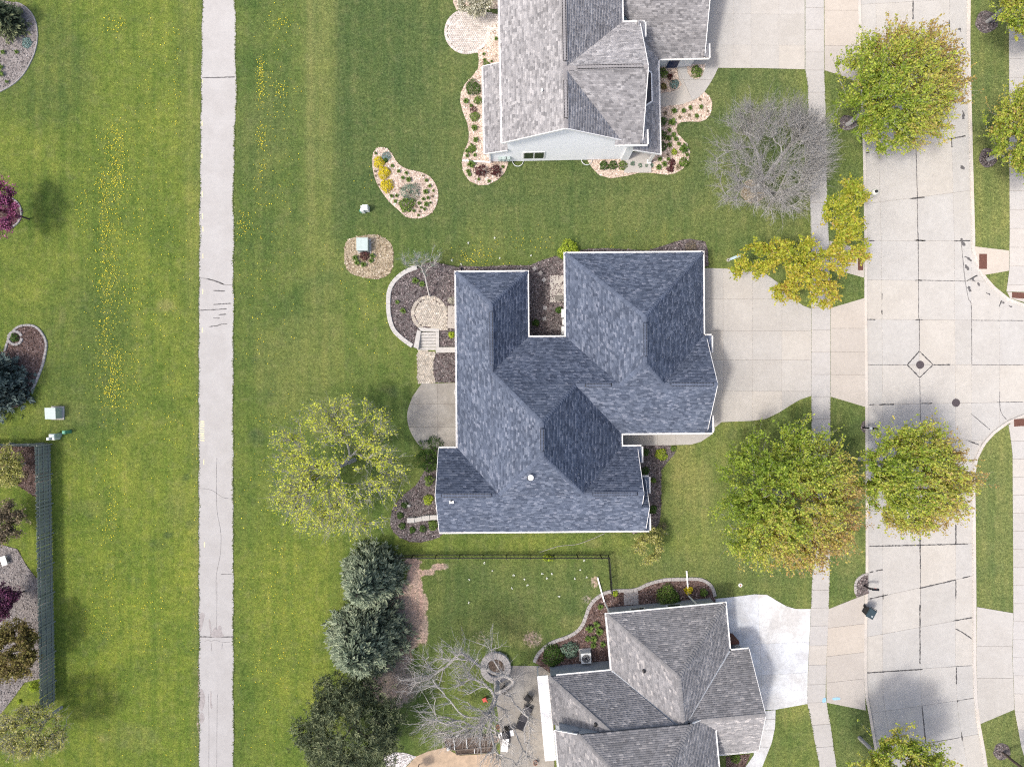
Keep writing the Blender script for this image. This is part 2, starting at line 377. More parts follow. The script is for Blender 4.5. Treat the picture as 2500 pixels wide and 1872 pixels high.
LEAF['green'] = m_tone('green_shrub_leaves', [(0,(.045,.09,.018)), (.5,(.105,.175,.03)), (1,(.19,.26,.055))], .25)
LEAF['darkgreen'] = m_tone('dark_green_leaves', [(0,(.018,.045,.010)), (.5,(.042,.095,.014)), (1,(.09,.15,.025))], .2)
LEAF['lime'] = m_tone('lime_shrub_leaves', [(0,(.17,.26,.02)), (.5,(.30,.40,.03)), (1,(.42,.47,.06))], .3)
LEAF['gold'] = m_tone('gold_shrub_leaves', [(0,(.36,.29,.012)), (.5,(.58,.48,.015)), (1,(.72,.62,.03))], .3)
LEAF['blue'] = m_tone('blue_green_leaves', [(0,(.055,.10,.07)), (.5,(.115,.18,.13)), (1,(.22,.29,.21))], .15)
LEAF['teal'] = m_tone('silver_blue_leaves', [(0,(.08,.15,.145)), (.5,(.15,.25,.24)), (1,(.26,.36,.34))], .15)
LEAF['purple'] = m_tone('purple_leaves', [(0,(.045,.018,.035)), (.5,(.115,.035,.085)), (1,(.24,.075,.17))], .25)
LEAF['pink'] = m_tone('pink_purple_blossom', [(0,(0.144,0.0352,0.088)), (.5,(0.32,0.088,0.2)), (1,(0.576,0.208,0.384))], .25)
LEAF['maroon'] = m_tone('maroon_leaves', [(0,(.025,.010,.010)), (.5,(.065,.020,.020)), (1,(.13,.04,.04))], .15)
LEAF['brown'] = m_tone('bronze_budding_leaves', [(0,(.10,.065,.035)), (.5,(.19,.155,.05)), (1,(.27,.25,.07))], .25)
LEAF['pale'] = m_tone('pale_yellow_green_leaves', [(0,(.24,.26,.06)), (.5,(.38,.37,.11)), (1,(.48,.44,.19))], .3)
LEAF['white'] = m_tone('white_blossom', [(0,(.30,.30,.22)), (.5,(.52,.5,.42)), (1,(.72,.69,.62))], .3)
LEAF['dry'] = m_tone('dry_twig_foliage', [(0,(.12,.09,.06)), (.5,(.22,.175,.115)), (1,(.33,.28,.17))], .15)
# ================================================================== SETTING
rs = np.random.RandomState(7)
def Wn(pts, z=0): return [W(p, z) for p in pts]
WK = Wn([(2098,-300),(2101,0),(2108,200),(2114,400),(2117,600),(2117,780),(2119,1000),(2120,1200),(2120,1400),(2117,1520),(2116,1640),(2119,1700),(2127,1740),(2137,1800),(2149,1872),(2172,1990),(2210,2150)])
GW = Wn([(2136,-300),(2140,0),(2149,440),(2153,580),(2155,800),(2157,980),(2157,1400),(2156,1600),(2158,1700),(2165,1750),(2176,1815),(2188,1880),(2210,1990),(2248,2150)])
CJ = Wn([(2226,-300),(2230,0),(2238,362),(2242,580),(2245,760),(2247,920),(2248,1000),(2250,1486),(2247,1600),(2252,1723),(2260,1815),(2272,1880),(2294,1990),(2332,2150)])
GE = Wn([(2316,-300),(2320,0),(2325,330),(2332,580),(2333,800),(2335,1000),(2335,1300),(2335,1600),(2338,1710),(2345,1770),(2356,1827),(2366,1880),(2388,1990),(2426,2150)])
EK = Wn([(2361,-300),(2363,0),(2362,109),(2368,362),(2374,580),(2374,611),(2374,780),(2374,980),(2374,1160),(2375,1233),(2376,1342),(2377,1483),(2377,1621),(2379,1700),(2386,1764),(2398,1827),(2406,1880),(2428,1990),(2466,2150)])
NEC = Wn([(2374,611),(2385,647),(2399,676),(2425,705),(2461,734),(2500,748),(2560,756),(2800,762)])
SEC = Wn([(2374,1160),(2381,1118),(2399,1082),(2425,1053),(2461,1027),(2500,1011),(2560,1001),(2800,995)])
EKN = Wn([(2361,-300),(2363,0),(2362,109),(2368,362),(2374,580)]) + NEC
EKS = list(reversed(SEC)) + Wn([(2375,1233),(2376,1342),(2377,1483),(2377,1621),(2379,1700),(2386,1764),(2398,1827),(2406,1880),(2428,1990),(2466,2150)])

# terrain beyond the lots
g = MB(); g.add([(-2500,-2500,-.45), (2500,-2500,-.45), (2500,2500,-.45), (-2500,2500,-.45)], [(0,1,2,3)])
tag(g.build('ground', M['lawn']), kind='structure')

# west lawn: a fine grid ending on the kerb line, with the tint of the grass per vertex
KW = .22
kx = np.array([p[0] for p in offset_line(WK, .0)]); ky = np.array([p[1] for p in WK])
ys = np.arange(-40, 40.01, .25); NXL = 300
xk = np.interp(ys, ky[::-1], kx[::-1]) - KW + .03
sx_ = np.linspace(0, 1, NXL)
X = -48 + (xk[:, None] + 48) * sx_[None, :]; Y = np.repeat(ys[:, None], NXL, 1)
px = X * S + 1250; py = 936 - Y * S
def nz(x, y, f, seed=0):
    r = np.random.RandomState(seed); t = np.zeros_like(x)
    for k in range(6):
        a = r.rand()*6.28; ff = f*(.6+r.rand()*1.2); t += np.sin((x*math.cos(a)+y*math.sin(a))*ff + r.rand()*6.28)
    return t/6
wob = nz(X, Y, 1.3, 3)
def band(v, a, b, s): return 1/(1+np.exp(-np.clip((v-a)/s, -40, 40))) * 1/(1+np.exp(-np.clip((b-v)/s, -40, 40)))
def ell(cx, cy, rx, ry, soft=.35):
    d = np.sqrt(((px-cx)/rx)**2 + ((py-cy)/ry)**2) + wob*.28; return 1/(1+np.exp((d-1)/ (soft*.35)))
straw = np.zeros_like(X); dark = np.zeros_like(X); soil = np.zeros_like(X); viv = np.zeros_like(X)
w12 = wob*12
viv = np.maximum(viv, .55*band(px, -400, 486, 6)); viv = np.maximum(viv, .95*band(px+w12, -400, 486, 6)*band(py, 1010, 3000, 130))
viv = np.maximum(viv, .35*band(px, 571, 745, 8)*band(py, 900, 3000, 150)); viv = np.maximum(viv, .75*band(px+w12, 571, 850, 30)*band(py, 1230, 3000, 60))
viv = np.maximum(viv, .55*band(px+w12, 900, 1700, 30)*band(py, 1303, 1350, 8)); viv = np.maximum(viv, .4*ell(1350,1010,900,300)*0)
straw = np.maximum(straw, .85*band(px, 747, 775, 5)*band(py, -500, 560, 60)); straw = np.maximum(straw, .62*band(px, 762, 812, 9)*band(py, -500, 560, 80))
straw = np.maximum(straw, .40*band(px+w12, 735, 830, 14)*band(py, 450, 1010, 60)); straw = np.maximum(straw, .42*band(px+w12*.5, 452, 472, 4)*band(py, -300, 800, 40))
straw = np.maximum(straw, .45*band(px+w12*.4, 478, 490, 3)); straw = np.maximum(straw, .30*band(px+w12, 470, 486, 4)*band(py, 1000, 1800, 60))
dark = np.maximum(dark, .55*band(px, 433, 447, 4)*band(py, -300, 320, 40)); dark = np.maximum(dark, .92*band(px, 815, 1960, 5)*band(py+w12, -500, 585, 40))
dark = np.maximum(dark, .55*band(px+w12, 575, 735, 8)*band(py, -500, 900, 150)*(.55+.45*nz(X,Y,2.2,8))); dark = np.maximum(dark, .55*band(px, 1030, 1500, 20)*band(py, 1372, 1600, 12))
dark = np.maximum(dark, .55*band(px+w12, 1430, 2010, 30)*band(py, 1320, 1500, 30)); dark = np.maximum(dark, .5*band(px, 2026, 2130, 8))
dark = np.maximum(dark, .75*band(px+w12, 2030, 2140, 8)*band(py, 1700, 3000, 10)); dark = np.maximum(dark, .6*ell(110,160,110,150)); dark = np.maximum(dark, .45*ell(200,880,120,200))
straw = np.maximum(straw, .26*band(px+w12, 1420, 2130, 40)); straw = np.maximum(straw, .16*band(px+w12, 1000, 1420, 60))
for cx, cy, rx, ry, a in [(404,746,22,16,.9),(152,770,8,26,.8),(1447,1327,24,10,.8),(1600,640,60,22,.3),(1850,250,160,50,.35),(1900,180,90,25,.3),(2080,240,30,60,.35),(1700,1180,70,80,.6),(1660,1110,40,60,.6),
                          (1640,1250,35,50,.4),(1340,1470,120,40,.25),(1440,1470,30,25,.5),(1400,1520,40,22,.6),(1250,1530,80,30,.4),(2080,1380,40,60,.4),(2060,800,40,60,.3),(1900,1100,120,60,.3),(640,330,60,110,.25),
                          (700,900,80,130,.35),(430,1230,30,60,.35),(330,1800,50,30,.4),(215,1240,40,20,.3),(255,1800,20,12,.6),(150,1010,70,30,.3),(820,1010,60,60,.3),(1270,1560,40,30,.55),(1020,640,30,15,.4),(1870,640,80,14,.35)]:
    straw = np.maximum(straw, a*ell(cx, cy, rx, ry))
for cx, cy, rx, ry, a in [(1005,1372,22,10,.9),(1010,1405,16,26,1),(1018,1440,13,30,1),(1028,1475,16,30,.95),(1020,1520,17,34,.9),(1000,1560,26,26,.9),(975,1590,34,28,.9),(1075,1383,22,9,.95),(1045,1397,20,8,.8),(1035,1535,10,40,.8),(985,1490,50,75,.75),
                          (965,1610,50,30,.8),(965,1670,70,60,.7),(1180,1560,40,28,.35),(1300,1560,26,20,.5),(1240,1740,24,26,.35),(1452,1420,12,16,.5),(1432,1462,14,12,.5),(485,1260,3,260,.7),(486,1700,4,120,.9),(570,600,2.5,200,.35)]:
    soil = np.maximum(soil, a*ell(cx, cy, rx, ry))
for cx, cy, rx, ry, a in [(632,768,9,9,.9),(625,1060,16,13,1),(627,1070,22,18,.7),(678,1178,10,6,.9),(410,1305,12,9,.9),(385,1330,20,14,.5),(960,955,13,12,.8),(455,1165,8,8,.8),(463,1280,12,14,.6),(700,1275,10,8,.6),(622,880,8,8,.7),(660,960,9,7,.7),(620,650,9,9,.7),(655,480,8,8,.5),
                          (612,600,8,12,.6),(1500,1300,60,8,.5),(1230,700,60,14,.4),(1790,1060,16,12,.7),(500,300,6,14,.5),(220,1260,10,8,.5)]:
    dark = np.maximum(dark, a*ell(cx, cy, rx, ry))
straw *= (.72+.28*nz(X, Y, 3.0, 5)); straw = np.clip(straw, 0, 1)
V = np.stack([X, Y, np.zeros_like(X)], -1).reshape(-1, 3); idx = np.arange(len(ys)*NXL).reshape(len(ys), NXL)
F = np.stack([idx[:-1,:-1], idx[:-1,1:], idx[1:,1:], idx[1:,:-1]], -1).reshape(-1, 4)
me = mesh_np('lawn', V, F, M['lawn'])
ca = me.color_attributes.new('tint', 'FLOAT_COLOR', 'POINT')
ca.data.foreach_set('color', np.stack([straw, dark, soil, viv], -1).astype(np.float32).ravel())
tag(obj('lawn', me), kind='structure')

def tinted_sheet(name, poly, z, tint, kind='structure'):
    b = MB(); b.prism(poly, z-.35, z); me = b.mesh(name, M['lawn'])
    ca = me.color_attributes.new('tint', 'FLOAT_COLOR', 'POINT'); ca.data.foreach_set('color', np.tile(np.array(tint, np.float32), (len(me.vertices), 1)).ravel())
    return tag(obj(name, me), kind=kind)
tinted_sheet('lawn', offset_line(EKN, KW-.03) + Wn([(2800,-300)]), 0, (.30, .55, 0, .0))
tinted_sheet('lawn', offset_line(EKS, KW-.03) + Wn([(2800,2150)]), 0, (.34, .52, 0, .0))

# ------------------------------------------------------------------ paved things: a base sheet with one slab object for each panel
def paved(name, outline, lines, mat, ztop=.032, thick=.05, gap=.025, base=M['joint'], label=None, piece='slab'):
    b = MB(); b.prism(outline, ztop-thick-.03, ztop-.016)
    root = tag(b.build(name, base), kind='structure')
    for q in cut_all([outline], lines, gap):
        sb = MB(); sb.prism(ccw(q), ztop-thick, ztop); sb.build(piece, mat, root)
    return root
def hl(k, y0, y1=None, xa=0, xb=3000): return (p1(k, xa, y0), p1(k, xb, y0 if y1 is None else y1))
def vl(k, x0, x1=None, ya=0, yb=2000): return (p1(k, x0, ya), p1(k, x0 if x1 is None else x1, yb))
def strip(a, b): return a + list(reversed(b))
def trim(pl, y0, y1):
    """part of a polyline between two world y (descending lines)"""
    out = []; q = list(pl)
    for i in range(len(q)-1):
        a, b = q[i], q[i+1]
        for yy in (y1, y0):
            if (a[1]-yy)*(b[1]-yy) < 0:
                t = (yy-a[1])/(b[1]-a[1]); out.append((a[0]+(b[0]-a[0])*t, yy))
        if y0 <= b[1] <= y1: out.append(b)
    if y0 <= q[0][1] <= y1: out.insert(0, q[0])
    return sorted(set(out), key=lambda p: -p[1])

JL = [((2100,-120),(2370,-135)), ((2100,10),(2370,-5)), ((2100,128),(2370,105)), ((2100,255),(2370,222)), ((2100,381),(2370,331)), ((2115,497),(2368,465)), ((2118,587),(2373,587.5)), ((2118,683),(2380,686)), ((2118,779),(2500,783)), ((2118,890),(2500,890)),
      ((2122,988),(2500,981)), ((2121,1075),(2400,1075)), ((2121,1162),(2376,1160)), ((2121,1248),(2376,1244)), ((2121,1334),(2366,1327)), ((2123,1463),(2371,1407)), ((2120,1555),(2376,1508)), ((2116,1642),(2373,1625)), ((2125,1742),(2379,1705)), ((2140,1836),(2385,1794)), ((2160,1930),(2400,1880)), ((2180,2030),(2420,1975))]
JLW = [(W(a), W(b)) for a, b in JL]
ZS = -.10
base_st = strip(trim(WK, -60, 60), trim(EK, -60, 60)); bb = MB(); bb.prism(base_st, ZS-.2, ZS-.018)
branch = NEC + list(reversed(SEC)); bb.prism(branch, ZS-.2, ZS-.0185)
street = tag(bb.build('street', M['joint']), kind='structure')
def slabs(polys, lines, mat, parent, z, gap=.02):
    for q in cut_all(polys, lines, gap):
        b = MB(); b.prism(ccw(q), z-.06, z); b.build('slab', mat, parent)
for a, b in ((WK, GW), (GW, CJ), (CJ, GE), (GE, EK)):
    a2 = offset_line(a, .009); b2 = offset_line(b, -.009)
    slabs([strip(a2, b2)], JLW, M['street'], street, ZS)
slabs([branch], [(W((2443,600)), W((2443,1200))), (W((2560,600)), W((2560,1200))), (W((2680,600)), W((2680,1200)))] + JLW[7:12], M['street'], street, ZS)

def ribbon(b, pl, w, z, jag=0.0, seed=0, h=.006):
    r = random.Random(seed); pl = resample(smooth(pl, False, 4), .12) + [pl[-1]] if jag else pl
    L = []; R = []
    for i in range(len(pl)):
        ww = w*(1 + (r.uniform(-1, 1)*jag)); taper = .45 if i in (0, len(pl)-1) and jag else 1
        a = np.array(pl[max(i-1,0)]); c = np.array(pl[min(i+1,len(pl)-1)]); t = c-a; t /= max(np.linalg.norm(t), 1e-9)
        jx = r.uniform(-1, 1)*jag*w*.35
        L.append((pl[i][0]-t[1]*(ww*taper/2+jx), pl[i][1]+t[0]*(ww*taper/2+jx))); R.append((pl[i][0]+t[1]*(ww*taper/2-jx), pl[i][1]-t[0]*(ww*taper/2-jx)))
    n = len(pl); q = [(x, y, z) for x, y in L+R]
    b.add(q, [(i, n+i, n+i+1, i+1) for i in range(n-1)])
TAR = {'b4': [[(1165,75),(1205,75)],[(1475,73),(1550,75)],[(1740,77),(1850,75)],[(1475,342),(1530,342)],[(1530,342),(1820,348)],[(1145,607),(1212,607)],[(1480,607),(1530,608)],[(1150,912),(1425,912)],[(1508,820),(1550,862),(1598,910)],[(1425,912),(1508,820)],[(1425,912),(1510,998)],[(1510,998),(1600,912)],
               [(1600,912),(1715,912)],[(1168,1182),(1205,1180)],[(1235,1180),(1340,1178)],[(1520,1172),(1595,1172)],[(1508,600),(1508,815)],[(1510,1000),(1515,1290)],[(1790,80),(1815,330),(1840,470),(1858,520),(1862,910)],[(1862,612),(2208,614)],[(2050,1090),(2055,1220),(2095,1280)],[(1855,1240),(1985,1350)],
               [(2030,1165),(2208,1162)],[(1255,430),(1255,470)],[(2065,475),(2045,520)],[(1825,348),(1900,308)],[(1500,20),(1501,250),(1503,600)],[(1862,912),(2208,912)],[(1255,540),(1255,575)]],
       'c7': [[(1835,262),(1912,293)],[(1170,978),(1440,972),(1840,962)],[(1515,890),(1517,1130)],[(1757,830),(1757,965)],[(1172,1157),(1200,1148)],[(1215,1145),(1265,1136)],[(1170,1335),(1300,1305)],[(1510,1262),(1755,1205)],[(1800,1192),(1855,1180)],[(1757,1205),(1757,1335)],[(1265,1295),(1265,1335)],[(1517,1130),(1520,1390)]],
       'c8': [[(1672,366),(1820,340)],[(1685,425),(1750,460),(1820,508)],[(1005,768),(1435,740)],[(1620,722),(1810,712)],[(1695,725),(1697,855)],[(1690,985),(1830,962)],[(1707,975),(1707,995)],[(1430,1020),(1460,1310)],[(1480,1312),(1720,1268)],[(1735,1225),(1742,1290)],[(1415,240),(1415,700)]],
       'a4': [[(1465,0),(1465,130)],[(1145,1030),(1170,1025)],[(1465,972),(1520,962)],[(1700,937),(1820,913)],[(1440,1338),(1545,1328)],[(1495,1260),(1497,1600)],[(1485,1000),(1492,1260)],[(1708,130),(1712,210)],[(1725,930),(1727,990)],[(1480,1617),(1545,1620)]]}
WIDE = {0}
sd_ = 0
for k, ls in TAR.items():
    for i, l in enumerate(ls):
        sd_ += 1; long_ = np.hypot(l[0][0]-l[-1][0], l[0][1]-l[-1][1])
        wd_ = .09 if (long_ < 140 or (k in ('c7','c8') and i in (1,6,7,0,2,10))) else .05
        b = MB(); ribbon(b, P(k, l), wd_, ZS+.004, .45, sd_); b.build('tar_seal', M['tar'] if wd_ > .06 else M['crack'], street)
for k, l in [('a4',[(1775,185),(1790,215)]),('a4',[(1790,290),(1800,320)]),('a4',[(1795,640),(1803,700)]),('a4',[(1800,740),(1808,800)]),('a4',[(1785,1115),(1812,1140)]),('b4',[(1785,60),(1815,110)]),('b4',[(1815,180),(1860,215)]),('b4',[(1820,235),(1840,275)]),('b4',[(1850,330),(1890,350)]),('b4',[(1840,380),(1850,420)]),('b4',[(1900,355),(1915,380)]),('b4',[(1960,425),(1985,440)]),('b4',[(2060,480),(2080,500)]),('b4',[(2110,515),(2135,520)])]:
    sd_ += 1; b = MB(); ribbon(b, P(k, l), .16, ZS+.0045, .8, sd_); b.build('leaf_litter', M['crack'], street)
# manhole covers
for nm, k, x, y in (('manhole_cover','b4',1513,912), ('manhole_cover','b4',1755,1168)):
    c = p1(k, x, y); root = empty(nm, (c[0], c[1], ZS))
    b = MB(); b.lathe((0,0,0), [(.001,.012),(.28,.012),(.285,.008),(.29,.008),(.33,.009),(.335,.0)], 28); b.build('cover', M['manhole'], root)
    b = MB()
    for i in range(-4, 5):
        w = math.sqrt(max(.0, .26**2-(i*.055)**2)); b.box(0, i*.055, .014, 2*w, .02, .006)
    b.build('tread_rib', M['manhole'], root)
    tag(root, 'round dark iron manhole cover inside the diamond joint' if y < 1000 else 'round dark iron manhole cover near the side street mouth', 'manhole')

def kerb_run(pl, d0, d1, nm='kerb'):
    root = tag(MB().build(nm, M['kerb']), kind='structure')
    pts = resample(pl, 3.0)
    fine = resample(pl, .5); step = 6
    for i in range(0, len(fine)-1, step):
        seg = fine[i:i+step+1]
        if len(seg) < 2: continue
        a = offset_line(seg, d0); c = offset_line(seg, d1); b = MB(); b.prism(ccw(strip(a, c)), ZS-.12, .018); b.build('kerb_stone', M['kerb'], root)
    return root
kerb_run(trim(WK, -40, 40), -KW, 0)
kerb_run(EKN, 0, KW); kerb_run(EKS, 0, KW)

# sidewalks
SL = Wn([(1965,-300),(1966,0),(1966,170),(1972,217),(1977,471),(1980,600),(1981,760),(1981,970),(1982,1200),(1984,1378),(1980,1483),(1972.5,1653),(1971,1716),(1983.5,1780),(2001,1872),(2024,1990),(2060,2150)])
SR = Wn([(2010,-300),(2011,0),(2011.6,170),(2014,217),(2019,485),(2024,600),(2027,760),(2027,970),(2027,1200),(2026,1378),(2023,1485),(2017,1621),(2015,1700),(2018,1716),(2028,1773),(2042,1872),(2065,1990),(2101,2150)])
wl_ = [(W((1900, y)), W((2100, y+ (0 if y < 1480 else -4 if y < 1720 else -14)))) for y in [-200,-146,-92,-38,20,74,128,172,226,280,334,388,442,496,550,604,658,712,752,806,860,914,968,1022,1076,1130,1184,1238,1292,1346,1400,1440,1485,1529,1577,1624,1672,1716,1775,1830,1886,1940,1995,2050]]
paved('sidewalk', strip(SL, SR), wl_, M['walk'], .03)
ESL = Wn([(2458,-300),(2463,60),(2464,300),(2465,560),(2464,660),(2457,712)]); ESR = [(x+1.52, y) for x, y in ESL]
paved('sidewalk', strip(ESL, ESR), [(W((2400,y)), W((2600,y))) for y in range(-270, 700, 46)], M['walk'], .03)
SSL = Wn([(2462,1036),(2468,1075),(2472,1110),(2474,1497),(2472,1600),(2477,1732),(2493,1821),(2520,1910),(2580,2100)]); SSR = [(x+1.52, y) for x, y in SSL]
paved('sidewalk', strip(SSL, SSR), [(W((2400,y)), W((2600,y+3))) for y in range(1075, 2100, 44)], M['walk'], .03)
# kerb ramps with rust-coloured tactile plates
def ramp_(poly, plate, lab):
    r = paved('kerb_ramp', Wn(poly), [], M['apron'], .026)
    b = MB(); q = Wn(plate); b.prism(q, .02, .032); o = b.build('tactile_plate', M['rust']); tag(o, lab, 'tactile plate')
    d = MB(); x0, x1 = min(a[0] for a in q), max(a[0] for a in q); y0, y1 = min(a[1] for a in q), max(a[1] for a in q)
    xx = x0+.04
    while xx < x1-.03:
        yy = y0+.04
        while yy < y1-.03:
            d.box(xx, yy, .034, .03, .03, .008); yy += .075
        xx += .075
    dm = d.build('dome', M['rust'], o); dm['kind'] = 'stuff'
ramp_([(2379,602),(2463,612),(2463,661),(2400,672),(2388,645)], [(2390,620),(2409,620),(2409,657),(2390,657)], 'rust red tactile plate in the triangular ramp at the corner')
ramp_([(2459,713),(2511,713),(2511,741),(2466,728)], [(2470,713),(2509,715),(2509,730),(2470,727)], 'rust red tactile plate beside the curved kerb at the edge')
ramp_([(2466,1032),(2511,1015),(2511,1046),(2470,1070)], [(2475,1023),(2509,1021),(2509,1039),(2475,1041)], 'rust red tactile plate on the south side of the side street')
ramp_([(2025,588),(2109,611),(2109,678),(2028,655)], [(2094,625),(2107,625),(2107,660),(2094,660)], 'rust red tactile plate half hidden under the leaning golden tree')

# driveways and aprons
paved('driveway', Wn([(1690,-300),(1964,-300),(1964.5,170),(1860,167),(1690,166)]), [(W((1600,y)),W((2000,y+2))) for y in (-200,-110,-46,34,110)] + [(W((x,-300)),W((x+2,300))) for x in (1790,1832,1900)], M['drive'], gap=.012)
paved('driveway_apron', Wn([(2012,-300),(2092,-300),(2094,0),(2102,206),(2062,188),(2013,172)]), [hl('a4',-260,-255),hl('a4',70,77),hl('a4',308,312)], M['apron'], .026)
D1 = Wn([(1690,655),(1740,655),(1840,659),(1868,668),(1900,691),(1920,714),(1941,733),(1960,746),(1980,754),(1980.5,966),(1953.6,975),(1932,987.5),(1903,1006),(1870,1022),(1838,1027),(1761.6,1030),(1747,1042),(1690,1042)])
paved('driveway', D1, [hl('b4',470),hl('b4',683,686),hl('b4',880),hl('b4',1090,1092),vl('b4',180),vl('b4',376),vl('b4',576)], M['drive'], gap=.018)
paved('driveway_apron', Wn([(2028,752),(2110,728),(2112,993),(2028,968)]), [hl('b4',667),hl('b4',828,825),hl('b4',978,980)], M['apron'], .026)
paved('front_walk', Wn([(1500,1050),(1745,1043.5),(1745,1050),(1735,1062),(1711,1078),(1687,1085),(1500,1090)]), [(W((x,1000)),W((x,1100))) for x in (1560,1605,1650)], M['drive'], .034)
D3 = Wn([(1746.8,1461),(1794,1456),(1841.7,1450),(1872,1451),(1895,1465),(1920,1479),(1942,1485.5),(1979,1485.5),(1971.5,1652),(1970.5,1717),(1893,1731),(1780,1736),(1740,1560)])
paved('driveway', D3, [(W((1740,1575)),W((1980,1566))), (W((1740,1655)),W((1980,1640))), (W((1850,1440)),W((1862,1740)))], M['newdrive'], .036, gap=.012)
paved('front_walk', Wn([(1893,1732),(1892,1773),(1884,1811),(1860,1872),(1835,1930),(1790,1930),(1819,1872),(1840,1842),(1840,1737)]), [hl('c8',1200,1225),hl('c8',1330,1390),hl('c8',1120,1130)], M['newdrive'], .034)
paved('driveway_apron', Wn([(2023,1486),(2111,1451),(2109,1640),(2113,1733),(2018,1714),(2017,1640)]), [hl('c8',430,370,600,1100),hl('c8',648,590,600,1100),hl('c8',850,795,600,1100)], M['apron'], .026)
paved('driveway_apron', Wn([(2385,1481),(2473,1496),(2471,1600),(2476,1731),(2393,1766),(2386,1700),(2384,1600)]), [hl('c8',555,562),hl('c8',800,806),(p1('c8',1900,255),p1('c8',2003,560))][:2], M['drive'], .026)
# curved walk of the north house
NW_ = [(800,172),(740,300),(680,400),(620,490),(540,565),(450,610),(350,645),(200,668),(80,680),(-40,680),(-40,510),(80,510),(200,490),(285,460),(330,400),(320,360),(300,340),(270,150),(400,150),(405,250),(440,300),(500,335),(555,325),(590,290),(640,150),(760,150)]
paved('front_walk', P('e8', NW_), [hl('e8',335,345,-200,1000), (p1('e8',330,300),p1('e8',560,800))], M['drive'], .036)

# asphalt trail with a ragged edge
tl = []; tr_ = []
for i, yv in enumerate(np.arange(40, -40.1, -.35)):
    pyv = 936-yv*S
    xl = np.interp(pyv, [-300,0,170,470,676,890,2200], [495,494,491.5,488.5,486,485,486.5]); xr = np.interp(pyv, [-300,0,228,430,676,1000,2200], [573,574,577,570.5,571,569.5,571])
    tl.append(((xl-1250)/S + rs.uniform(-.02,.02) + .025*math.sin(yv*1.7), yv)); tr_.append(((xr-1250)/S + rs.uniform(-.035,.035) + .03*math.sin(yv*1.1+1), yv))
b = MB(); 
for i in range(len(tl)-1):
    a = [tl[i], tl[i+1], tr_[i+1], tr_[i]]; b.add([(x, y, .022) for x, y in a], [(0,1,2,3)])
n_ = len(tl)
for s_ in (tl, tr_):
    for i in range(n_-1): b.add([(s_[i][0], s_[i][1], .022), (s_[i+1][0], s_[i+1][1], .022), (s_[i+1][0], s_[i+1][1], -.05), (s_[i][0], s_[i][1], -.05)], [(0,1,2,3)])
trail = tag(b.build('trail', M['asphalt']), kind='structure')
CRK = {'b1': [([(1715,910),(1800,920),(1920,965),(2000,970)],.05),([(1780,918),(1860,938),(1920,965)],.09),([(1825,1015),(1930,1022)],.09),([(1828,1137),(1985,1125)],.075),([(1712,1185),(1850,1180),(1945,1172)],.075),([(1875,1225),(1938,1218)],.075),([(1828,1252),(1885,1252)],.075),([(1790,1325),(1860,1318),(1900,1305),(1950,1303)],.075)],
       'a1': [([(1732,670),(1850,668),(2018,662)],.085)], 'c2': [([(1785,487),(1900,492),(2090,490)],.10),([(1830,530),(1860,520),(1890,528),(1930,518),(1980,535),(2060,540)],.02),([(1942,0),(1940,300),(1935,480)],.022),([(1945,1000),(1942,1200),(1940,1656)],.022),([(1890,540),(1895,620)],.02),([(1990,540),(1985,600)],.02),([(1865,1000),(1870,1300),(1868,1656)],.02)],
       'c1': [([(1950,430),(1945,600),(1950,900),(1985,1100),(1980,1300),(1945,1480),(1942,1656)],.024),([(1790,705),(1900,720),(2000,785),(2090,800)],.024),([(1985,1475),(2090,1475)],.04)]}
for k, ls in CRK.items():
    for l, w_ in ls:
        sd_ += 1; b = MB(); ribbon(b, P(k, l), w_, .0265, .4, sd_); b.build('crack_seal', M['crack'], trail)
for k, x, y, h_ in [('b1',1735,190,50),('b1',1737,380,50),('b1',1740,490,50),('b1',1740,720,40),('b1',1738,1025,45),('b1',1735,1355,45),('a1',1733,1060,50),('a1',1732,1340,45),('c1',1832,470,50),('c1',1838,1210,50),('a1',1736,700,35)]:
    b = MB(); ribbon(b, P(k, [(x,y-h_/2),(x,y),(x+1,y+h_/2)]), .085, .0262, .25, int(x+y)); b.build('paint_mark', M['yellow'], trail)
for i in range(9):
    b = MB(); ribbon(b, P('c1', [(1795, 105+i*21), (1838, 108+i*21)]), .09, .0263, .5, i+90); b.build('paint_mark', M['yellow'], trail)
for k, q in [('c2',[(1890,490),(1900,440),(1925,400),(1935,430),(1960,390),(1980,400),(1985,450),(2000,490)]),('c2',[(1790,960),(1815,970),(1835,1030),(1828,1100),(1810,1150),(1790,1120)]),('c2',[(1885,970),(1893,1000),(1890,1060),(1900,1110),(1893,1135),(1880,1100),(1882,1030)]),('c2',[(1790,1180),(1815,1170),(1830,1220),(1810,1260),(1790,1250)]),('c2',[(1790,290),(1825,280),(1830,310),(1800,430),(1788,430)]),('c2',[(1868,340),(1880,345),(1892,430),(1886,480),(1878,440)])]:
    b = MB(); pp = ccw(smooth(P(k, q), True, 3)); b.add([(x, y, .0268) for x, y in pp], tri(pp)); b.build('damp_stain', bpy.data.materials.get('stain') or m_plain('stain', (.27,.25,.245), .8, .2, 6), trail)

# blue chalk marks and the green paint on the gutter
for k, q in [('c8',[(735,955),(785,952),(790,968),(740,972)]),('c8',[(660,960),(680,955),(682,985),(655,990)])]:
    pp = ccw(smooth(P(k, q), True, 3)); b = MB(); b.add([(x, y, .0415) for x, y in pp], tri(pp)); tag(b.build('chalk_mark', M['blue']), kind='structure')

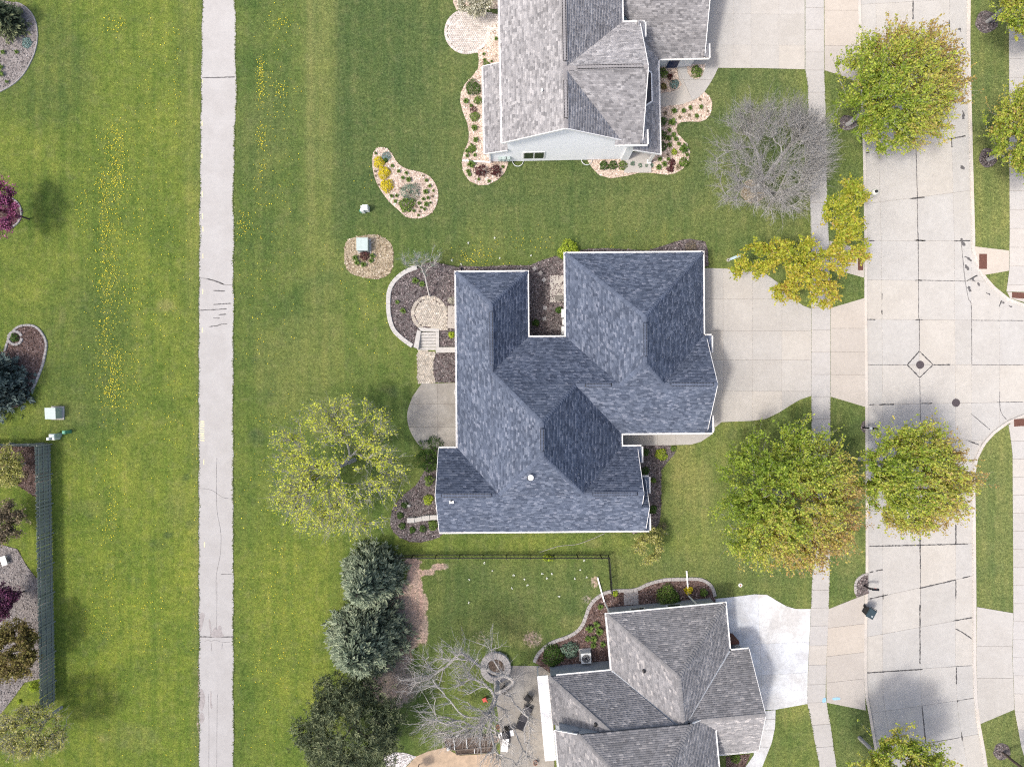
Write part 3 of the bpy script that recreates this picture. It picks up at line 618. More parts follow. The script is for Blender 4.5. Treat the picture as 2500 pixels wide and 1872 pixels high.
# ------------------------------------------------------------------ planting beds
def chips(poly, mat, dens, size, z, parent, seed):
    r = np.random.RandomState(seed); xs = [p[0] for p in poly]; ys_ = [p[1] for p in poly]
    A = abs(area2(poly))/2; n = int(A*dens*(max(xs)-min(xs))*(max(ys_)-min(ys_))/max(A, .01)); n = min(n, 60000)
    x = r.uniform(min(xs), max(xs), n); y = r.uniform(min(ys_), max(ys_), n); k = inpoly(x, y, poly); x = x[k]; y = y[k]; n = len(x)
    if n == 0: return
    th = r.uniform(0, 6.28, n); L = size*r.uniform(.6, 1.5, n); w = L*r.uniform(.35, .8, n); tz = r.uniform(-.4, .4, (n, 2))
    u = np.stack([np.cos(th), np.sin(th), tz[:, 0]], 1)*L[:, None]/2; v = np.stack([-np.sin(th), np.cos(th), tz[:, 1]], 1)*w[:, None]/2
    c = np.stack([x, y, np.full(n, z+size*.35)], 1)
    V = np.stack([c-u-v, c+u-v, c+u+v, c-u+v, ], 1).reshape(-1, 3); Fq = np.arange(4*n).reshape(n, 4)
    o = obj('chips', mesh_np('chips', V, Fq, mat), parent); o['kind'] = 'stuff'
bseed = [100]
def bed(name, poly, m, z=.045, dens=42, size=.10, skirt=.09, base_z=None):
    poly = ccw(poly); b = MB(); b.prism(poly, -.05, z); o = tag(b.build(name, M[m]), kind='structure'); bseed[0] += 1
    chips(poly, CHIPS[m], dens, size, z, o, bseed[0]); return o
B_N1 = P('e8', [(-60,685),(80,682),(350,648),(450,613),(540,568),(620,493),(680,545),(715,620),(715,700),(690,780),(640,840),(560,870),(440,865),(330,872),(280,900),(262,960),(280,1020),(340,1080),(395,1150),(430,1230),(430,1300),(400,1390),(350,1460),(250,1520),(130,1535),(0,1520)]) + \
       P('a3', [(1600,1372),(1500,1370),(1400,1395),(1270,1415),(1180,1390),(1120,1330),(1085,1270)]) + Wn([(1540,385),(1585,370),(1585,265)])
bed('stone_chip_bed', B_N1, 'gravel')
B_N2 = smooth(P('b2', [(470,130),(430,150),(400,190),(388,260),(390,340),(410,440),(450,540),(520,650),(600,740),(680,810),(750,870),(850,888),(950,870),(1030,815),(1075,730),(1090,640),(1075,560),(1040,490),(980,430),(900,395),(800,375),(720,345),(660,300),(620,240),(580,180),(540,145)]), True, 3)
bed('stone_chip_bed', B_N2, 'gravel')
B_N3 = P('a2', [(1890,440),(1900,520),(1895,590),(1840,665),(1780,725),(1745,800),(1740,880),(1760,960),(1800,1060),(1815,1150),(1810,1220),(1780,1290),(1755,1370),(1755,1420),(1770,1490),(1820,1560),(1900,1595),(1980,1590),(2060,1550),(2120,1490),(2150,1420),(2150,1385)]) + Wn([(1240,385),(1240,60),(1200,60),(1180,120)])
bed('stone_chip_bed', B_N3, 'gravel')
bed('stone_chip_bed', P('a2', [(1675,-60),(1680,30),(1710,90),(1800,70),(2070,80),(2070,-200),(1690,-200)]), 'gravel')
bed('stone_chip_bed', P('e8', [(-20,100),(268,100),(270,190),(298,340),(318,362),(327,400),(283,457),(200,487),(80,507),(-20,507)]), 'gravel')
bed('stone_chip_bed', P('e8', [(403,140),(408,250),(442,297),(500,331),(553,321),(587,287),(632,150)]), 'gravel')
B_L1 = smooth(P('f1', [(160,30),(230,55),(300,110),(350,190),(375,290),(378,400),(355,520),(310,630),(240,750),(140,850),(0,930),(-250,950),(-500,600),(-450,150),(-200,0)]), True, 3)
bed('stone_chip_bed', B_L1, 'gravel_grey')
B_BOX = smooth(P('b2', [(300,1070),(420,1060),(540,1110),(600,1180),(612,1300),(600,1420),(540,1500),(420,1530),(280,1510),(160,1470),(100,1380),(90,1250),(110,1140),(190,1090)]), True, 3)
bed('wood_chip_bed', B_BOX, 'gravel_dry', .03, 60, .11)
# main house
wall_c = P('e1', [(920,322),(850,343),(770,372),(690,405),(560,490),(430,610),(350,720),(300,850),(285,960),(282,1060),(280,1200),(290,1350),(320,1500)]) + P('e2', [(350,45),(385,120),(440,205),(560,320),(700,430),(830,515),(910,560)])
ZB = .42
B_M1 = wall_c + P('e2', [(930,560),(1000,190),(1390,120),(1390,520),(1790,520)]) + Wn([(1125,840),(1125,655)]) + P('e1', [(1900,330),(1650,280),(1400,230),(1250,200),(1100,230),(980,290)])
o = bed('mulch_bed', [q for q in B_M1], 'mulch', ZB, 60, .10)
bed('mulch_bed', P('e2', [(1325,655),(1800,640),(1800,1318),(1322,1318),(1275,1110),(1268,930),(1295,800)]), 'mulch', .05, 60)
bed('mulch_bed', P('e3', [(700,380),(640,500),(560,620),(400,740),(260,880),(215,1000),(195,1110),(195,1190),(240,1290),(330,1370),(480,1430),(640,1440),(800,1400),(900,1365),(960,1300),(960,60),(720,100)]), 'mulch', .05, 55)
bed('mulch_bed', P('e4', [(-950,440),(-600,455),(-150,430),(140,437),(380,340),(560,290),(700,380),(760,500),(760,1700),(0,1700),(0,620),(-950,620)]), 'mulch', .045, 60)
bed('mulch_bed', Wn([(1400,612),(1470,606),(1580,612),(1610,603),(1660,587),(1684,583),(1721,590),(1728,611),(1729,650),(1700,655),(1400,640)]), 'mulch', .045, 60)
bed('mulch_bed', P('c4', [(1850,232),(2130,226),(2220,242),(2200,300),(2140,370),(2090,430),(2090,600),(2085,800),(2070,880),(2030,930),(1850,960)]), 'mulch', .045, 60)
# south house
EDG = P('c6', [(455,695),(480,640),(540,580),(600,545),(700,510),(760,475),(800,430),(825,370),(845,310),(880,255),(930,215),(980,190),(1060,180),(1150,178),(1210,165),(1280,130),(1400,102),(1550,97),(1640,97),(1700,120),(1740,165),(1757,238)])
bed('mulch_bed', EDG + P('c6', [(1760,330),(1000,420),(1050,780),(600,790),(500,720)]), 'mulch_red', .05, 55)
bed('mulch_bed', P('c6', [(1835,1375),(2010,1355),(1975,1440),(1930,1560),(1835,1560)]), 'mulch_red', .045, 50)
bed('mulch_bed', smooth(P('f7', [(412,235),(350,240),(290,275),(240,330),(215,410),(215,480),(235,560),(255,575),(412,520)]), False, 2), 'mulch', .045, 60)
for k, x, y, rx, ry in [('a4',1955,150,75,75),('a4',1965,1065,60,65),('a4',385,1290,85,80),('a4',1020,830,60,50),('c8',2040,1370,65,65),('f8',430,330,100,120)]:
    q = [(x+rx*math.cos(t)*(1+.06*math.sin(5*t)), y+ry*math.sin(t)*(1+.05*math.cos(3*t))) for t in np.linspace(0, 6.28, 24, endpoint=False)]
    pl = P(k, q)
    if k == 'f8': pl = [(min(a, WK[6][0]-KW-.02), c) for a, c in pl]
    bed('mulch_ring', pl, 'gravel_dry' if (k, x) == ('a4', 385) else 'mulch', .03, 60, .09)
# west side beds
bed('stone_chip_bed', Wn([(-120,1330),(0,1328),(43,1340),(62,1375),(88,1410),(118,1420),(122,1640),(100,1655),(60,1665),(35,1700),(0,1745),(-120,1760)]), 'gravel_grey')
bed('mulch_bed', Wn([(-120,1090),(120,1088),(122,1215),(86,1212),(60,1195),(15,1165),(-120,1150)]), 'mulch_red', .045)
bed('mulch_bed', smooth(P('f2', [(35,265),(60,190),(100,120),(150,95),(220,95),(270,130),(305,190),(310,240),(290,340),(250,450),(205,540),(100,640),(-150,600),(-150,300)]), True, 3), 'mulch_red', .045)
cpt = [(15+38*math.cos(t), 520+38*math.sin(t)) for t in np.linspace(0, 6.28, 30, endpoint=False)]
bed('mulch_bed', Wn(cpt), 'mulch_red', .045)
# bare play yard of the south house
bed('white_stone_bed', P('e7', [(-150,590),(0,555),(160,560),(330,615),(250,680),(150,790),(-100,790)]), 'gravel_white', .03)
b = MB(); q = ccw(P('e7', [(330,612),(500,540),(740,485),(860,560),(950,600),(1450,570),(1520,640),(1600,760),(1650,900),(100,900),(160,790)])); b.prism(q, -.05, .025); tag(b.build('sandy_patio', M['sand']), kind='structure')
PAT = P('c6', [(290,720),(500,722),(590,790),(600,1500),(215,1500),(205,1150),(170,900),(230,830)])
paved('patio', PAT, [hl('c6',960,940), hl('c6',1200,1180), (p1('c6',380,700),p1('c6',400,1500))], M['patio'], .04, gap=.012)
PAT2 = smooth(P('c3', [(1870,28),(1800,130),(1770,180),(1720,330),(1730,470),(1780,590),(1850,690),(1880,722)]), False, 3) + Wn([(1130,1096),(1130,934)])
paved('patio', PAT2, [(W((1069,900)),W((1069,1200))), (W((900,986)),W((1200,986))), (W((900,1042)),W((1200,1042)))], M['patio'], .05, gap=.02)
paved('patio', P('e4', [(460,590),(760,590),(760,1010),(466,1010)]), [], M['drive'], .07)
# ================================================================== HOUSES
class Plane:
    """roof plane over a level eave: axis 'x' or 'y', eave at coordinate c, rising towards s, height z0, pitch p"""
    def __init__(s, axis, c, sg, z0=3.0, p=.8): s.axis, s.c, s.sg, s.z0, s.p = axis, c, sg, z0, p
    def uv(s, q): return (q[1], s.sg*(q[0]-s.c)) if s.axis == 'x' else (q[0], s.sg*(q[1]-s.c))
    def xyz(s, u, v, lift=0.0):
        k = math.sqrt(1+s.p*s.p); z = s.z0 + s.p*v + lift/k; h = -lift*s.p/k     # lift along the normal
        v2 = v + h
        return (s.c + s.sg*v2, u, z) if s.axis == 'x' else (u, s.c + s.sg*v2, z)
    def z(s, q): return s.z0 + s.p*s.uv(q)[1]
def crossings(poly, v):
    r = []
    for i in range(len(poly)):
        (u1, v1), (u2, v2) = poly[i], poly[(i+1) % len(poly)]
        if (v1 > v) != (v2 > v): r.append(u1+(u2-u1)*(v-v1)/(v2-v1))
    return sorted(r)
def shingle_face(pl, pts, seed, expo=.145, wmin=.17, wmax=.36):
    r = random.Random(seed); poly = [pl.uv(q) for q in pts]; k = math.sqrt(1+pl.p**2); dv = expo/k
    vmin = min(q[1] for q in poly); vmax = max(q[1] for q in poly); V = []; F = []
    v = vmin; row = 0
    while v < vmax-.01:
        vb, vt = v+.004, min(v+dv, vmax-.002); b = crossings(poly, vb); t = crossings(poly, vt)
        if len(b) != len(t) or not b:
            m = crossings(poly, (vb+vt)/2); b = t = m
        for i in range(0, len(b)-1, 2):
            b0, b1, t0, t1 = b[i], b[i+1], t[i], t[i+1]; L = b1-b0
            if L < .02 and t1-t0 < .02: continue
            cuts = [0.0]; x = r.uniform(.05, wmax)
            LL = max(L, t1-t0)
            while x < LL-.08: cuts.append(x/LL); x += r.uniform(wmin, wmax)
            cuts.append(1.0)
            for j in range(len(cuts)-1):
                a, c = cuts[j], cuts[j+1]; lo = .012+r.uniform(0, .014); hi = .004
                ua, uc = b0+L*a, b0+L*c; xa, xc = t0+(t1-t0)*a, t0+(t1-t0)*c; n = len(V)
                V += [pl.xyz(ua, vb, lo), pl.xyz(uc, vb, lo), pl.xyz(xc, vt+.01, hi), pl.xyz(xa, vt+.01, hi), pl.xyz(ua, vb, -.004), pl.xyz(uc, vb, -.004)]
                F += [(n, n+1, n+2, n+3), (n+4, n+5, n+1, n)]
        v += dv; row += 1
    return V, F
def gutter_line(b, a, c, z, out, w=.125, h=.10):
    """U gutter along a-c at height z, opening upwards, lying towards 'out' (unit vector)"""
    ox, oy = out; prof = [(0, h-.02), (0, 0), (w, 0), (w, h), (w-.022, h), (w-.022, .02), (.02, .02), (.02, h-.02)]
    q = [(p[0]+ox*d, p[1]+oy*d, z-h+e) for p in (a, c) for d, e in prof]; n = len(prof)
    b.add(q, [(i, (i+1) % n, n+(i+1) % n, n+i) for i in range(n)] + [tuple(range(n)), tuple(range(2*n-1, n-1, -1))])
def cap_mesh(w, l, drop):
    b = MB(); b.add([(-w, 0, -drop), (0, 0, .0), (w, 0, -drop), (-w, l*1.06, -drop-.012), (0, l*1.06, -.012), (w, l*1.06, -drop-.012), (-w, 0, -drop-.02), (0, 0, -.02), (w, 0, -drop-.02)], [(0,1,4,3), (1,2,5,4), (6,7,1,0), (7,8,2,1)])
    return b
def caps_line(a, c, w=.15, l=.2, drop=.09, lift=.045):
    """cap shingles folded over a hip or ridge: list of vertices and faces in one go"""
    a = Vector(a); c = Vector(c); d = c-a; L = d.length; d.normalize(); x = d.cross(Vector((0,0,1))).normalized(); up = x.cross(d).normalized(); n = max(1, int(L/l)); V = []; F = []
    for i in range(n):
        p = a + d*(L*i/n); q = a + d*(L*(i+1)/n*1.0+.01); k = len(V); e = up*lift; dr = up*drop; s2 = up*.012
        V += [p-x*w-dr+e+s2, p+e+s2, p+x*w-dr+e+s2, q-x*w-dr+e-s2*.3, q+e-s2*.3, q+x*w-dr+e-s2*.3, p-x*w-dr+e-s2, p+e-s2, p+x*w-dr+e-s2]
        F += [(k,k+1,k+4,k+3), (k+1,k+2,k+5,k+4), (k+6,k+7,k+1,k), (k+7,k+8,k+2,k+1)]
    return V, F
class House:
    def __init__(s, name, loc, rz, roofmat, capmat, label):
        s.root = empty(name, (loc[0], loc[1], 0), rz); tag(s.root, label, 'house'); s.rm, s.cm = roofmat, capmat
        s.roof = MB().build('roof', M['deck'], s.root); s.deck = MB(); s.seed = 1; s.walls = MB(); s.gut = []
    def face(s, pl, pts, seed=None):
        s.seed += 17
        q = [(x, y, pl.z((x, y))) for x, y in pts]; n = len(q)
        lo = [(x, y, z-.12) for x, y, z in q]; tr = tri(ccw(pts)) ; pp = ccw(pts); m = {p: i for i, p in enumerate(pts)}
        f = []
        for t in tr: f += [tuple(m[pp[i]] for i in t), tuple(n+m[pp[i]] for i in reversed(t))]
        f += [(i, (i+1) % n, n+(i+1) % n, n+i) for i in range(n)]
        s.deck.add(q+lo, f)
        V, F = shingle_face(pl, pts, s.seed)
        if V:
            o = obj('shingles', mesh_np('shingles', V, F, s.rm), s.roof); o['kind'] = 'stuff'
    def caps(s, a, c, w=.15, l=.2, drop=.1, lift=.05):
        V, F = caps_line(a, c, w, l, drop, lift); o = obj('hip_caps', mesh_np('hip_caps', V, F, s.cm), s.roof); o['kind'] = 'stuff'
    def vent(s, a, c, single=False, w=.17, l=.21, drop=.07):
        """raised ridge vent with its own cap shingles"""
        a = Vector(a); c = Vector(c); d = (c-a).normalized(); b = MB(); b.beam(a+Vector((0,0,.045)), c+Vector((0,0,.045)), w*2-.10, .10); b.build('ridge_vent', M['black'], s.roof)
        if not single:
            s.caps(a, c, w, l, drop, .125); return
        n = max(1, int((c-a).length/l)); ang = math.atan2(d.y, d.x)-math.pi/2; me = None
        ll = (c-a).length/n; me = cap_mesh(w, ll*.93, drop).mesh('ridge_cap', s.cm)
        for i in range(n):
            p = a + d*(ll*i); o = obj('ridge_cap', me, s.roof, (p.x, p.y, p.z+.135), ang)
    def gutter(s, runs):
        for a, c, z, out in runs:
            b = MB(); gutter_line(b, a, c, z, out); b.build('gutter', M['white'], s.roof)
    def rake(s, a, c, w=.05, h=.2):
        b = MB(); a = Vector(a); c = Vector(c); b.beam(a-Vector((0,0,.07)), c-Vector((0,0,.07)), w, h); b.build('rake_board', M['white'], s.roof)
    def ret(s, x0, x1, y0, y1, z, mat=None):
        """boxed eave return with a little sloped roof towards +x and white gutter"""
        pl = Plane('x', x1, -1, z, .5); s.face(pl, [(x0, y0), (x1, y0), (x1, y1), (x0, y1)])
        s.gutter([((x1, y0), (x1, y1), z+.02, (1, 0))])
        b = MB(); b.box((x0+x1)/2, (y0+y1)/2, z-.2, x1-x0, abs(y1-y0)-.02, .2); b.build('soffit', M['white'], s.roof)
    def done(s):
        me = s.deck.mesh('roof', M['deck']); s.roof.data = me

# ------------------------------------------------------------------ main house, slate blue roof
h = House('house', (0, 0), .0087, M['roof_blue'], M['cap_blue'], 'large house with dark slate blue roof in the middle of the picture'); HM = h
e = 3.0; p = .8
pA_w = Plane('x', -4.25, 1); pA_n = Plane('y', 8.6, -1); pA_e = Plane('x', 1.25, -1); pB_w = Plane('x', 4.19, 1); pB_e = Plane('x', 14.81, -1); pB_n = Plane('y', 9.98, -1)
pN = Plane('y', 3.55, -1); pC_s = Plane('y', -3.92, 1); pD_e = Plane('x', 8.4, -1); pE_s = Plane('y', -11.42, 1); pE_n = Plane('y', -4.95, -1)
h.face(pA_w, [(-4.25,8.6),(-1.5,5.85),(-1.5,.8),(2.075,-2.775),(2.075,-5.095),(-1.015,-8.185),(-4.25,-4.95)])
h.face(pA_n, [(-4.25,8.6),(1.25,8.6),(-1.5,5.85)]); h.face(pA_e, [(1.25,8.6),(1.25,3.55),(-1.5,.8),(-1.5,5.85)])
h.face(pB_w, [(4.19,9.98),(9.5,4.67),(9.5,1.39),(7.925,-.185),(4.19,3.55)]); h.face(pB_n, [(4.19,9.98),(14.81,9.98),(9.5,4.67)])
h.face(pB_e, [(14.81,9.98),(14.81,3.55),(11.075,-.185),(9.5,1.39),(9.5,4.67)]); h.face(pN, [(14.81,3.55),(15.0,3.55),(15.0,-.185),(11.075,-.185)])
h.face(pC_s, [(8.4,-3.92),(15.0,-3.92),(15.0,-.185),(11.075,-.185),(9.5,1.39),(7.925,-.185),(4.66,-.185)])
h.face(pN, [(1.25,3.55),(4.19,3.55),(7.925,-.185),(4.66,-.185),(2.075,-2.775),(-1.5,.8)])
h.face(pD_e, [(8.4,-3.92),(4.66,-.185),(2.075,-2.775),(2.075,-5.095),(5.165,-8.185),(8.4,-4.95)])
h.face(pE_n, [(-5.7,-4.95),(-4.25,-4.95),(-1.015,-8.185),(-5.7,-8.185)]); h.face(pE_n, [(8.4,-4.95),(9.62,-4.95),(9.62,-8.185),(5.165,-8.185)])
h.face(pE_s, [(-5.7,-11.42),(9.62,-11.42),(9.62,-8.185),(5.165,-8.185),(2.075,-5.095),(-1.015,-8.185),(-5.7,-8.185)])
h.face(pE_s, [(9.62,-11.42),(10.2,-11.42),(10.2,-9.36),(9.62,-9.36)]); h.face(Plane('y', -7.3, -1), [(9.3,-7.3),(10.2,-7.3),(10.2,-9.36),(9.3,-9.36)])
def z3(pl, q): return (q[0], q[1], pl.z(q))
zA = 5.2; zB_ = 7.248; zC = 5.988; zD = 8.06; zE = 5.588
for a, c in [((-4.25,8.6,3),(-1.5,5.85,zA)),((1.25,8.6,3),(-1.5,5.85,zA)),((-1.5,.8,zA),(2.075,-2.775,zD)),((4.66,-.185,zC),(2.075,-2.775,zD)),((4.19,9.98,3),(9.5,4.67,zB_)),((14.81,9.98,3),(9.5,4.67,zB_)),((7.925,-.185,zC),(9.5,1.39,zB_)),((11.075,-.185,zC),(9.5,1.39,zB_)),((-1.015,-8.185,zE),(2.075,-5.095,zD)),((5.165,-8.185,zE),(2.075,-5.095,zD)),
             ((-1.5,5.85,zA),(-1.5,5.4,zA)),((9.5,4.67,zB_),(9.5,4.3,zB_)),((9.5,1.39,zB_),(9.5,1.8,zB_)),((4.66,-.185,zC),(5.3,-.185,zC)),((7.3,-.185,zC),(7.925,-.185,zC)),((11.075,-.185,zC),(11.5,-.185,zC)),((14.75,-.185,zC),(15.0,-.185,zC)),((2.075,-2.775,zD),(2.075,-3.1,zD)),((2.075,-4.8,zD),(2.075,-5.095,zD)),((-1.5,.8,zA),(-1.5,1.3,zA)),((-1.015,-8.185,zE),(-1.5,-8.185,zE)),((5.165,-8.185,zE),(5.8,-8.185,zE)),((-5.7,-8.185,zE),(-5.3,-8.185,zE)),((9.2,-8.185,zE),(9.62,-8.185,zE))]: h.caps(a, c)
for a, c in [((-1.5,5.3,zA),(-1.5,1.4,zA)),((9.5,4.2,zB_),(9.5,1.9,zB_)),((5.4,-.185,zC),(7.2,-.185,zC)),((11.6,-.185,zC),(14.65,-.185,zC)),((2.075,-3.2,zD),(2.075,-4.7,zD)),((-5.2,-8.185,zE),(-1.6,-8.185,zE)),((5.9,-8.185,zE),(9.1,-8.185,zE))]: h.vent(a, c)
# no valley metal is visible; gutters along every eave
h.gutter([((-4.25,8.72),(-4.25,-4.95),3,(-1,0)),((-4.25,8.6),(1.25,8.6),3,(0,1)),((1.25,8.72),(1.25,3.68),3,(1,0)),((1.25,3.55),(4.19,3.55),3,(0,1)),((4.19,10.1),(4.19,3.68),3,(-1,0)),((4.19,9.98),(14.81,9.98),3,(0,1)),((14.81,10.1),(14.81,3.68),3,(1,0)),((14.94,3.55),(15.45,3.55),3,(0,1)),
          ((8.53,-3.92),(15.45,-3.92),3,(0,-1)),((8.4,-3.92),(8.4,-4.83),3,(1,0)),((8.4,-4.95),(9.95,-4.95),3,(0,1)),((-5.7,-4.95),(-4.38,-4.95),3,(0,1)),((-5.7,-11.42),(10.5,-11.42),3,(0,-1)),((9.7,-7.3),(10.5,-7.3),3,(0,1))])
h.ret(14.85,15.42,3.55,2.25,3.0); h.ret(14.85,15.42,-2.6,-3.92,3.0); h.ret(9.5,9.95,-4.95,-6.2,3.0); h.ret(10.1,10.5,-7.3,-8.55,3.0); h.ret(10.1,10.5,-10.15,-11.42,3.0)
for a, c in [((15.02,3.55,3),(15.02,-.185,zC)),((15.02,-3.92,3),(15.02,-.185,zC)),((9.64,-4.95,3),(9.64,-8.185,zE)),((9.64,-9.0,4.94),(9.64,-8.185,zE)),((-5.72,-4.95,3),(-5.72,-8.185,zE)),((-5.72,-11.42,3),(-5.72,-8.185,zE)),((10.22,-7.3,3),(10.22,-9.36,4.648)),((10.22,-11.42,3),(10.22,-9.36,4.648))]: h.rake(a, c, .04, .16)
h.done()
# walls
b = MB()
for x0, y0, x1, y1 in [(-3.85,-4.6,.85,8.2),(4.59,-3.5,14.41,9.58),(.6,-4.6,8.0,3.15),(-5.4,-11.02,9.3,-5.35),(9.0,-11.0,9.9,-7.7),(14.3,-3.5,14.9,3.1)]: b.box((x0+x1)/2, (y0+y1)/2, 1.42, x1-x0, y1-y0, 2.86)
b.build('wall', M['beige'], h.root)
for x, ya, yb, zt in [(14.88,3.1,-3.5,5.6),(9.28,-5.35,-11.02,5.2),(-5.38,-5.35,-11.02,5.2),(9.88,-7.7,-11.0,4.3)]:
    b = MB(); b.add([(x,ya,2.8),(x,yb,2.8),(x,(ya+yb)/2,zt),(x-.1,ya,2.8),(x-.1,yb,2.8),(x-.1,(ya+yb)/2,zt)], [(0,1,2),(5,4,3),(0,3,4,1),(1,4,5,2),(2,5,3,0)]); b.build('gable_wall', M['beige'], h.root)
for ya, yb in ((-3.1,-.45),(.05,2.7)):
    d = MB(); d.box(14.93, (ya+yb)/2, 1.1, .06, yb-ya, 2.2); dd = d.build('garage_door', M['white'], h.root)
    for k in range(1, 4):
        q = MB(); q.box(14.965, (ya+yb)/2, k*.55, .01, yb-ya, .02); q.build('panel_groove', M['greysiding'], dd)
for x, y, sx, sy, z in [(-3.88,6,.05,1.6,1.5),(-3.88,1.5,.05,1.8,1.2),(-3.88,-2.5,.05,1.8,1.2),(9.5,9.61,1.6,.05,1.5),(2,-11.05,1.8,.05,1.5),(6.5,-11.05,1.4,.05,1.5),(9.93,-9.35,.05,1.8,1.4),(-1.6,8.23,1.4,.05,1.5)]:
    w = MB(); w.box(x, y, z, sx+.0, sy, 1.3); ww = w.build('window', M['white'], h.root); g = MB(); g.box(x*(1.006 if sx < .1 else 1), y*(1.004 if sy < .1 else 1), z, sx if sx < .1 else sx-.16, sy if sy < .1 else sy-.16, 1.12); g.build('pane', M['glass'], ww)
# roof fittings
c = p1('c4', 1000, 497, 7.35); y_ = c[1]; zz = pE_s.z((c[0], c[1]-.0)); b = MB(); b.lathe((c[0]-.0, c[1], zz-.1), [(.16,0),(.16,.55),(.21,.55),(.21,.72),(.17,.75),(.02,.76)], 18); vb = b.build('flue', M['white'], h.roof, smooth=False)
b = MB(); b.box(c[0], c[1], zz+.02, .5, .5, .03); b.build('flashing', M['deck'], vb)
c = p1('c4', 338, 683, 5.3); zz = pE_s.z(c); b = MB(); b.cyl((c[0], c[1], zz-.05), (c[0], c[1], zz+.28), .06, .055, 10); vb = b.build('vent_pipe', M['black'], h.roof)
b = MB(); b.box(c[0], c[1]-.12, zz+.0, .34, .2, .03); b.build('flashing', M['white'], vb)
# meters and boxes on the court wall
for nm, x, y, z, sx, sy, sz, mt in [('meter_box',4.42,1.5+5.0,1.2,.3,.7,.9,'box_white')][:0]: pass

# ------------------------------------------------------------------ north house, light grey roof, white siding
h = House('house', (4, 22), .02, M['roof_n'], M['cap_n'], 'white sided house with light grey shingle roof at the top edge'); HN = h
pw = Plane('x', -4.8, 1, 5.5, .62); pe = Plane('x', 4.2, -1, 5.5, .62); pcs = Plane('y', -4.5, 1, 5.5, .62); pcn = Plane('y', 4.5, -1, 5.5, .62); zr = 8.29
h.face(pw, [(-4.8,-4.2),(-.3,-4.2),(-.3,14),(-4.8,14)]); h.face(pe, [(-.3,-4.2),(3.9,-4.2),(-.3,0)]); h.face(pe, [(4.2,4.5),(-.3,0),(-.3,14),(4.2,14)])
h.face(pcs, [(3.5,-4.5),(5.5,-4.5),(5.5,0),(-.3,0),(3.5,-3.8)]); h.face(pcn, [(4.2,4.5),(5.5,4.5),(5.5,0),(-.3,0)])
pshed = Plane('x', -6.2, 1, 2.5, .4); h.face(pshed, [(-6.2,-4.0),(-4.4,-4.0),(-4.4,2.8),(-6.2,2.8)])
pp_ = Plane('x', 7.33, -1, 3.0, .5); pg = Plane('y', 2.9, 1, 3.0, .5)
h.face(pp_, [(7.33,-4.45),(7.33,2.9),(5.1,5.13),(5.1,-4.45)]); h.face(pg, [(7.33,2.9),(10.9,2.9),(10.9,14),(4.3,14),(4.3,5.93)])
for a, c in [((-.3,-4.2,zr),(-.3,-3.6,zr)),((-.3,-.9,zr),(-.3,.4,zr)),((5.2,0,zr),(5.5,0,zr)),((-.3,0,zr),(.5,0,zr))]: h.caps(a, c)
h.vent((-.3,-3.5,zr),(-.3,-.9,zr), True, .19, .2); h.vent((-.3,.5,zr),(-.3,11,zr), True, .19, .2); h.vent((.55,0,zr),(5.1,0,zr), True, .19, .2)
h.gutter([((-4.8,-4.2),(-4.8,14),5.5,(-1,0)),((3.5,-4.5),(5.9,-4.5),5.5,(0,-1)),((4.33,4.5),(5.9,4.5),5.5,(0,1)),((4.2,4.5),(4.2,14),5.5,(1,0)),((-6.2,-4.0),(-6.2,2.8),2.5,(-1,0)),((7.33,-4.5),(7.33,2.78),3,(1,0)),((7.46,2.9),(11.3,2.9),3,(0,-1))])
h.ret(5.3,5.85,-4.5,-3.4,5.5); h.ret(5.3,5.85,4.5,3.4,5.5); h.ret(10.8,11.25,2.9,4.0,3.0)
for a, c in [((-4.8,-4.22,5.5),(-.3,-4.22,zr)),((3.9,-4.22,5.7),(-.3,-4.22,zr)),((5.52,-4.5,5.5),(5.52,0,zr)),((5.52,4.5,5.5),(5.52,0,zr)),((-6.2,-4.02,2.5),(-4.4,-4.02,3.22)),((7.33,-4.47,3),(5.1,-4.47,4.1)),((10.92,2.9,3),(10.92,14,8.5)),((-6.2,2.82,2.5),(-4.4,2.82,3.22))]: h.rake(a, c, .05, .2)
h.done()
# walls: each clapboard course is real relief on the south gable
b = MB(); b.box(-.25, 5.1, 2.7, 8.3, 17.9, 5.4); b.box(-5.0, -.5, 1.25, 1.9, 6.5, 2.5); b.box(7.6, 8.7, 1.4, 6.0, 10.3, 2.8); b.box(5.05, .0, 2.7, .6, 8.0, 5.4); b.build('wall', M['siding'], h.root)
def gable_z(x): return min(5.45+.62*(x+4.8), 5.45+.62*(4.2-x), 8.2)
for i in range(54):
    z0 = .15+i*.15; z1 = z0+.15
    if z1 > 8.1: break
    xa, xb = -4.42, 5.02
    if z0 > 5.3: xa = max(xa, -.3-(7.95-z1)/.62); xb = min(xb, -.3+(7.95-z1)/.62, 3.3)
    if z1 <= 2.6: xa = -5.9
    if xb-xa < .1: break
    c_ = MB(); y = -3.87; c_.add([(xa,y,z0),(xb,y,z0),(xb,y-.022,z0+.004),(xa,y-.022,z0+.004),(xa,y-.002,z1),(xb,y-.002,z1)], [(3,2,5,4),(0,1,2,3)]); c_.build('clapboard', M['siding'], h.root)
b = MB(); b.add([(-4.4,-3.86,5.4),(3.7,-3.86,5.4),(-.3,-3.86,7.95),(-4.4,-3.6,5.4),(3.7,-3.6,5.4),(-.3,-3.6,7.95)], [(0,1,2),(5,4,3)]); b.build('gable_wall', M['siding'], h.root)
w = MB(); w.box(-2.35, -3.905, 1.6, 1.75, .06, 1.55); ww = w.build('window', M['white'], h.root)
for sx in (-1, 1):
    g = MB(); g.box(-2.35+sx*.41, -3.935, 1.6, .72, .02, 1.34); g.build('pane', M['glass'], ww)
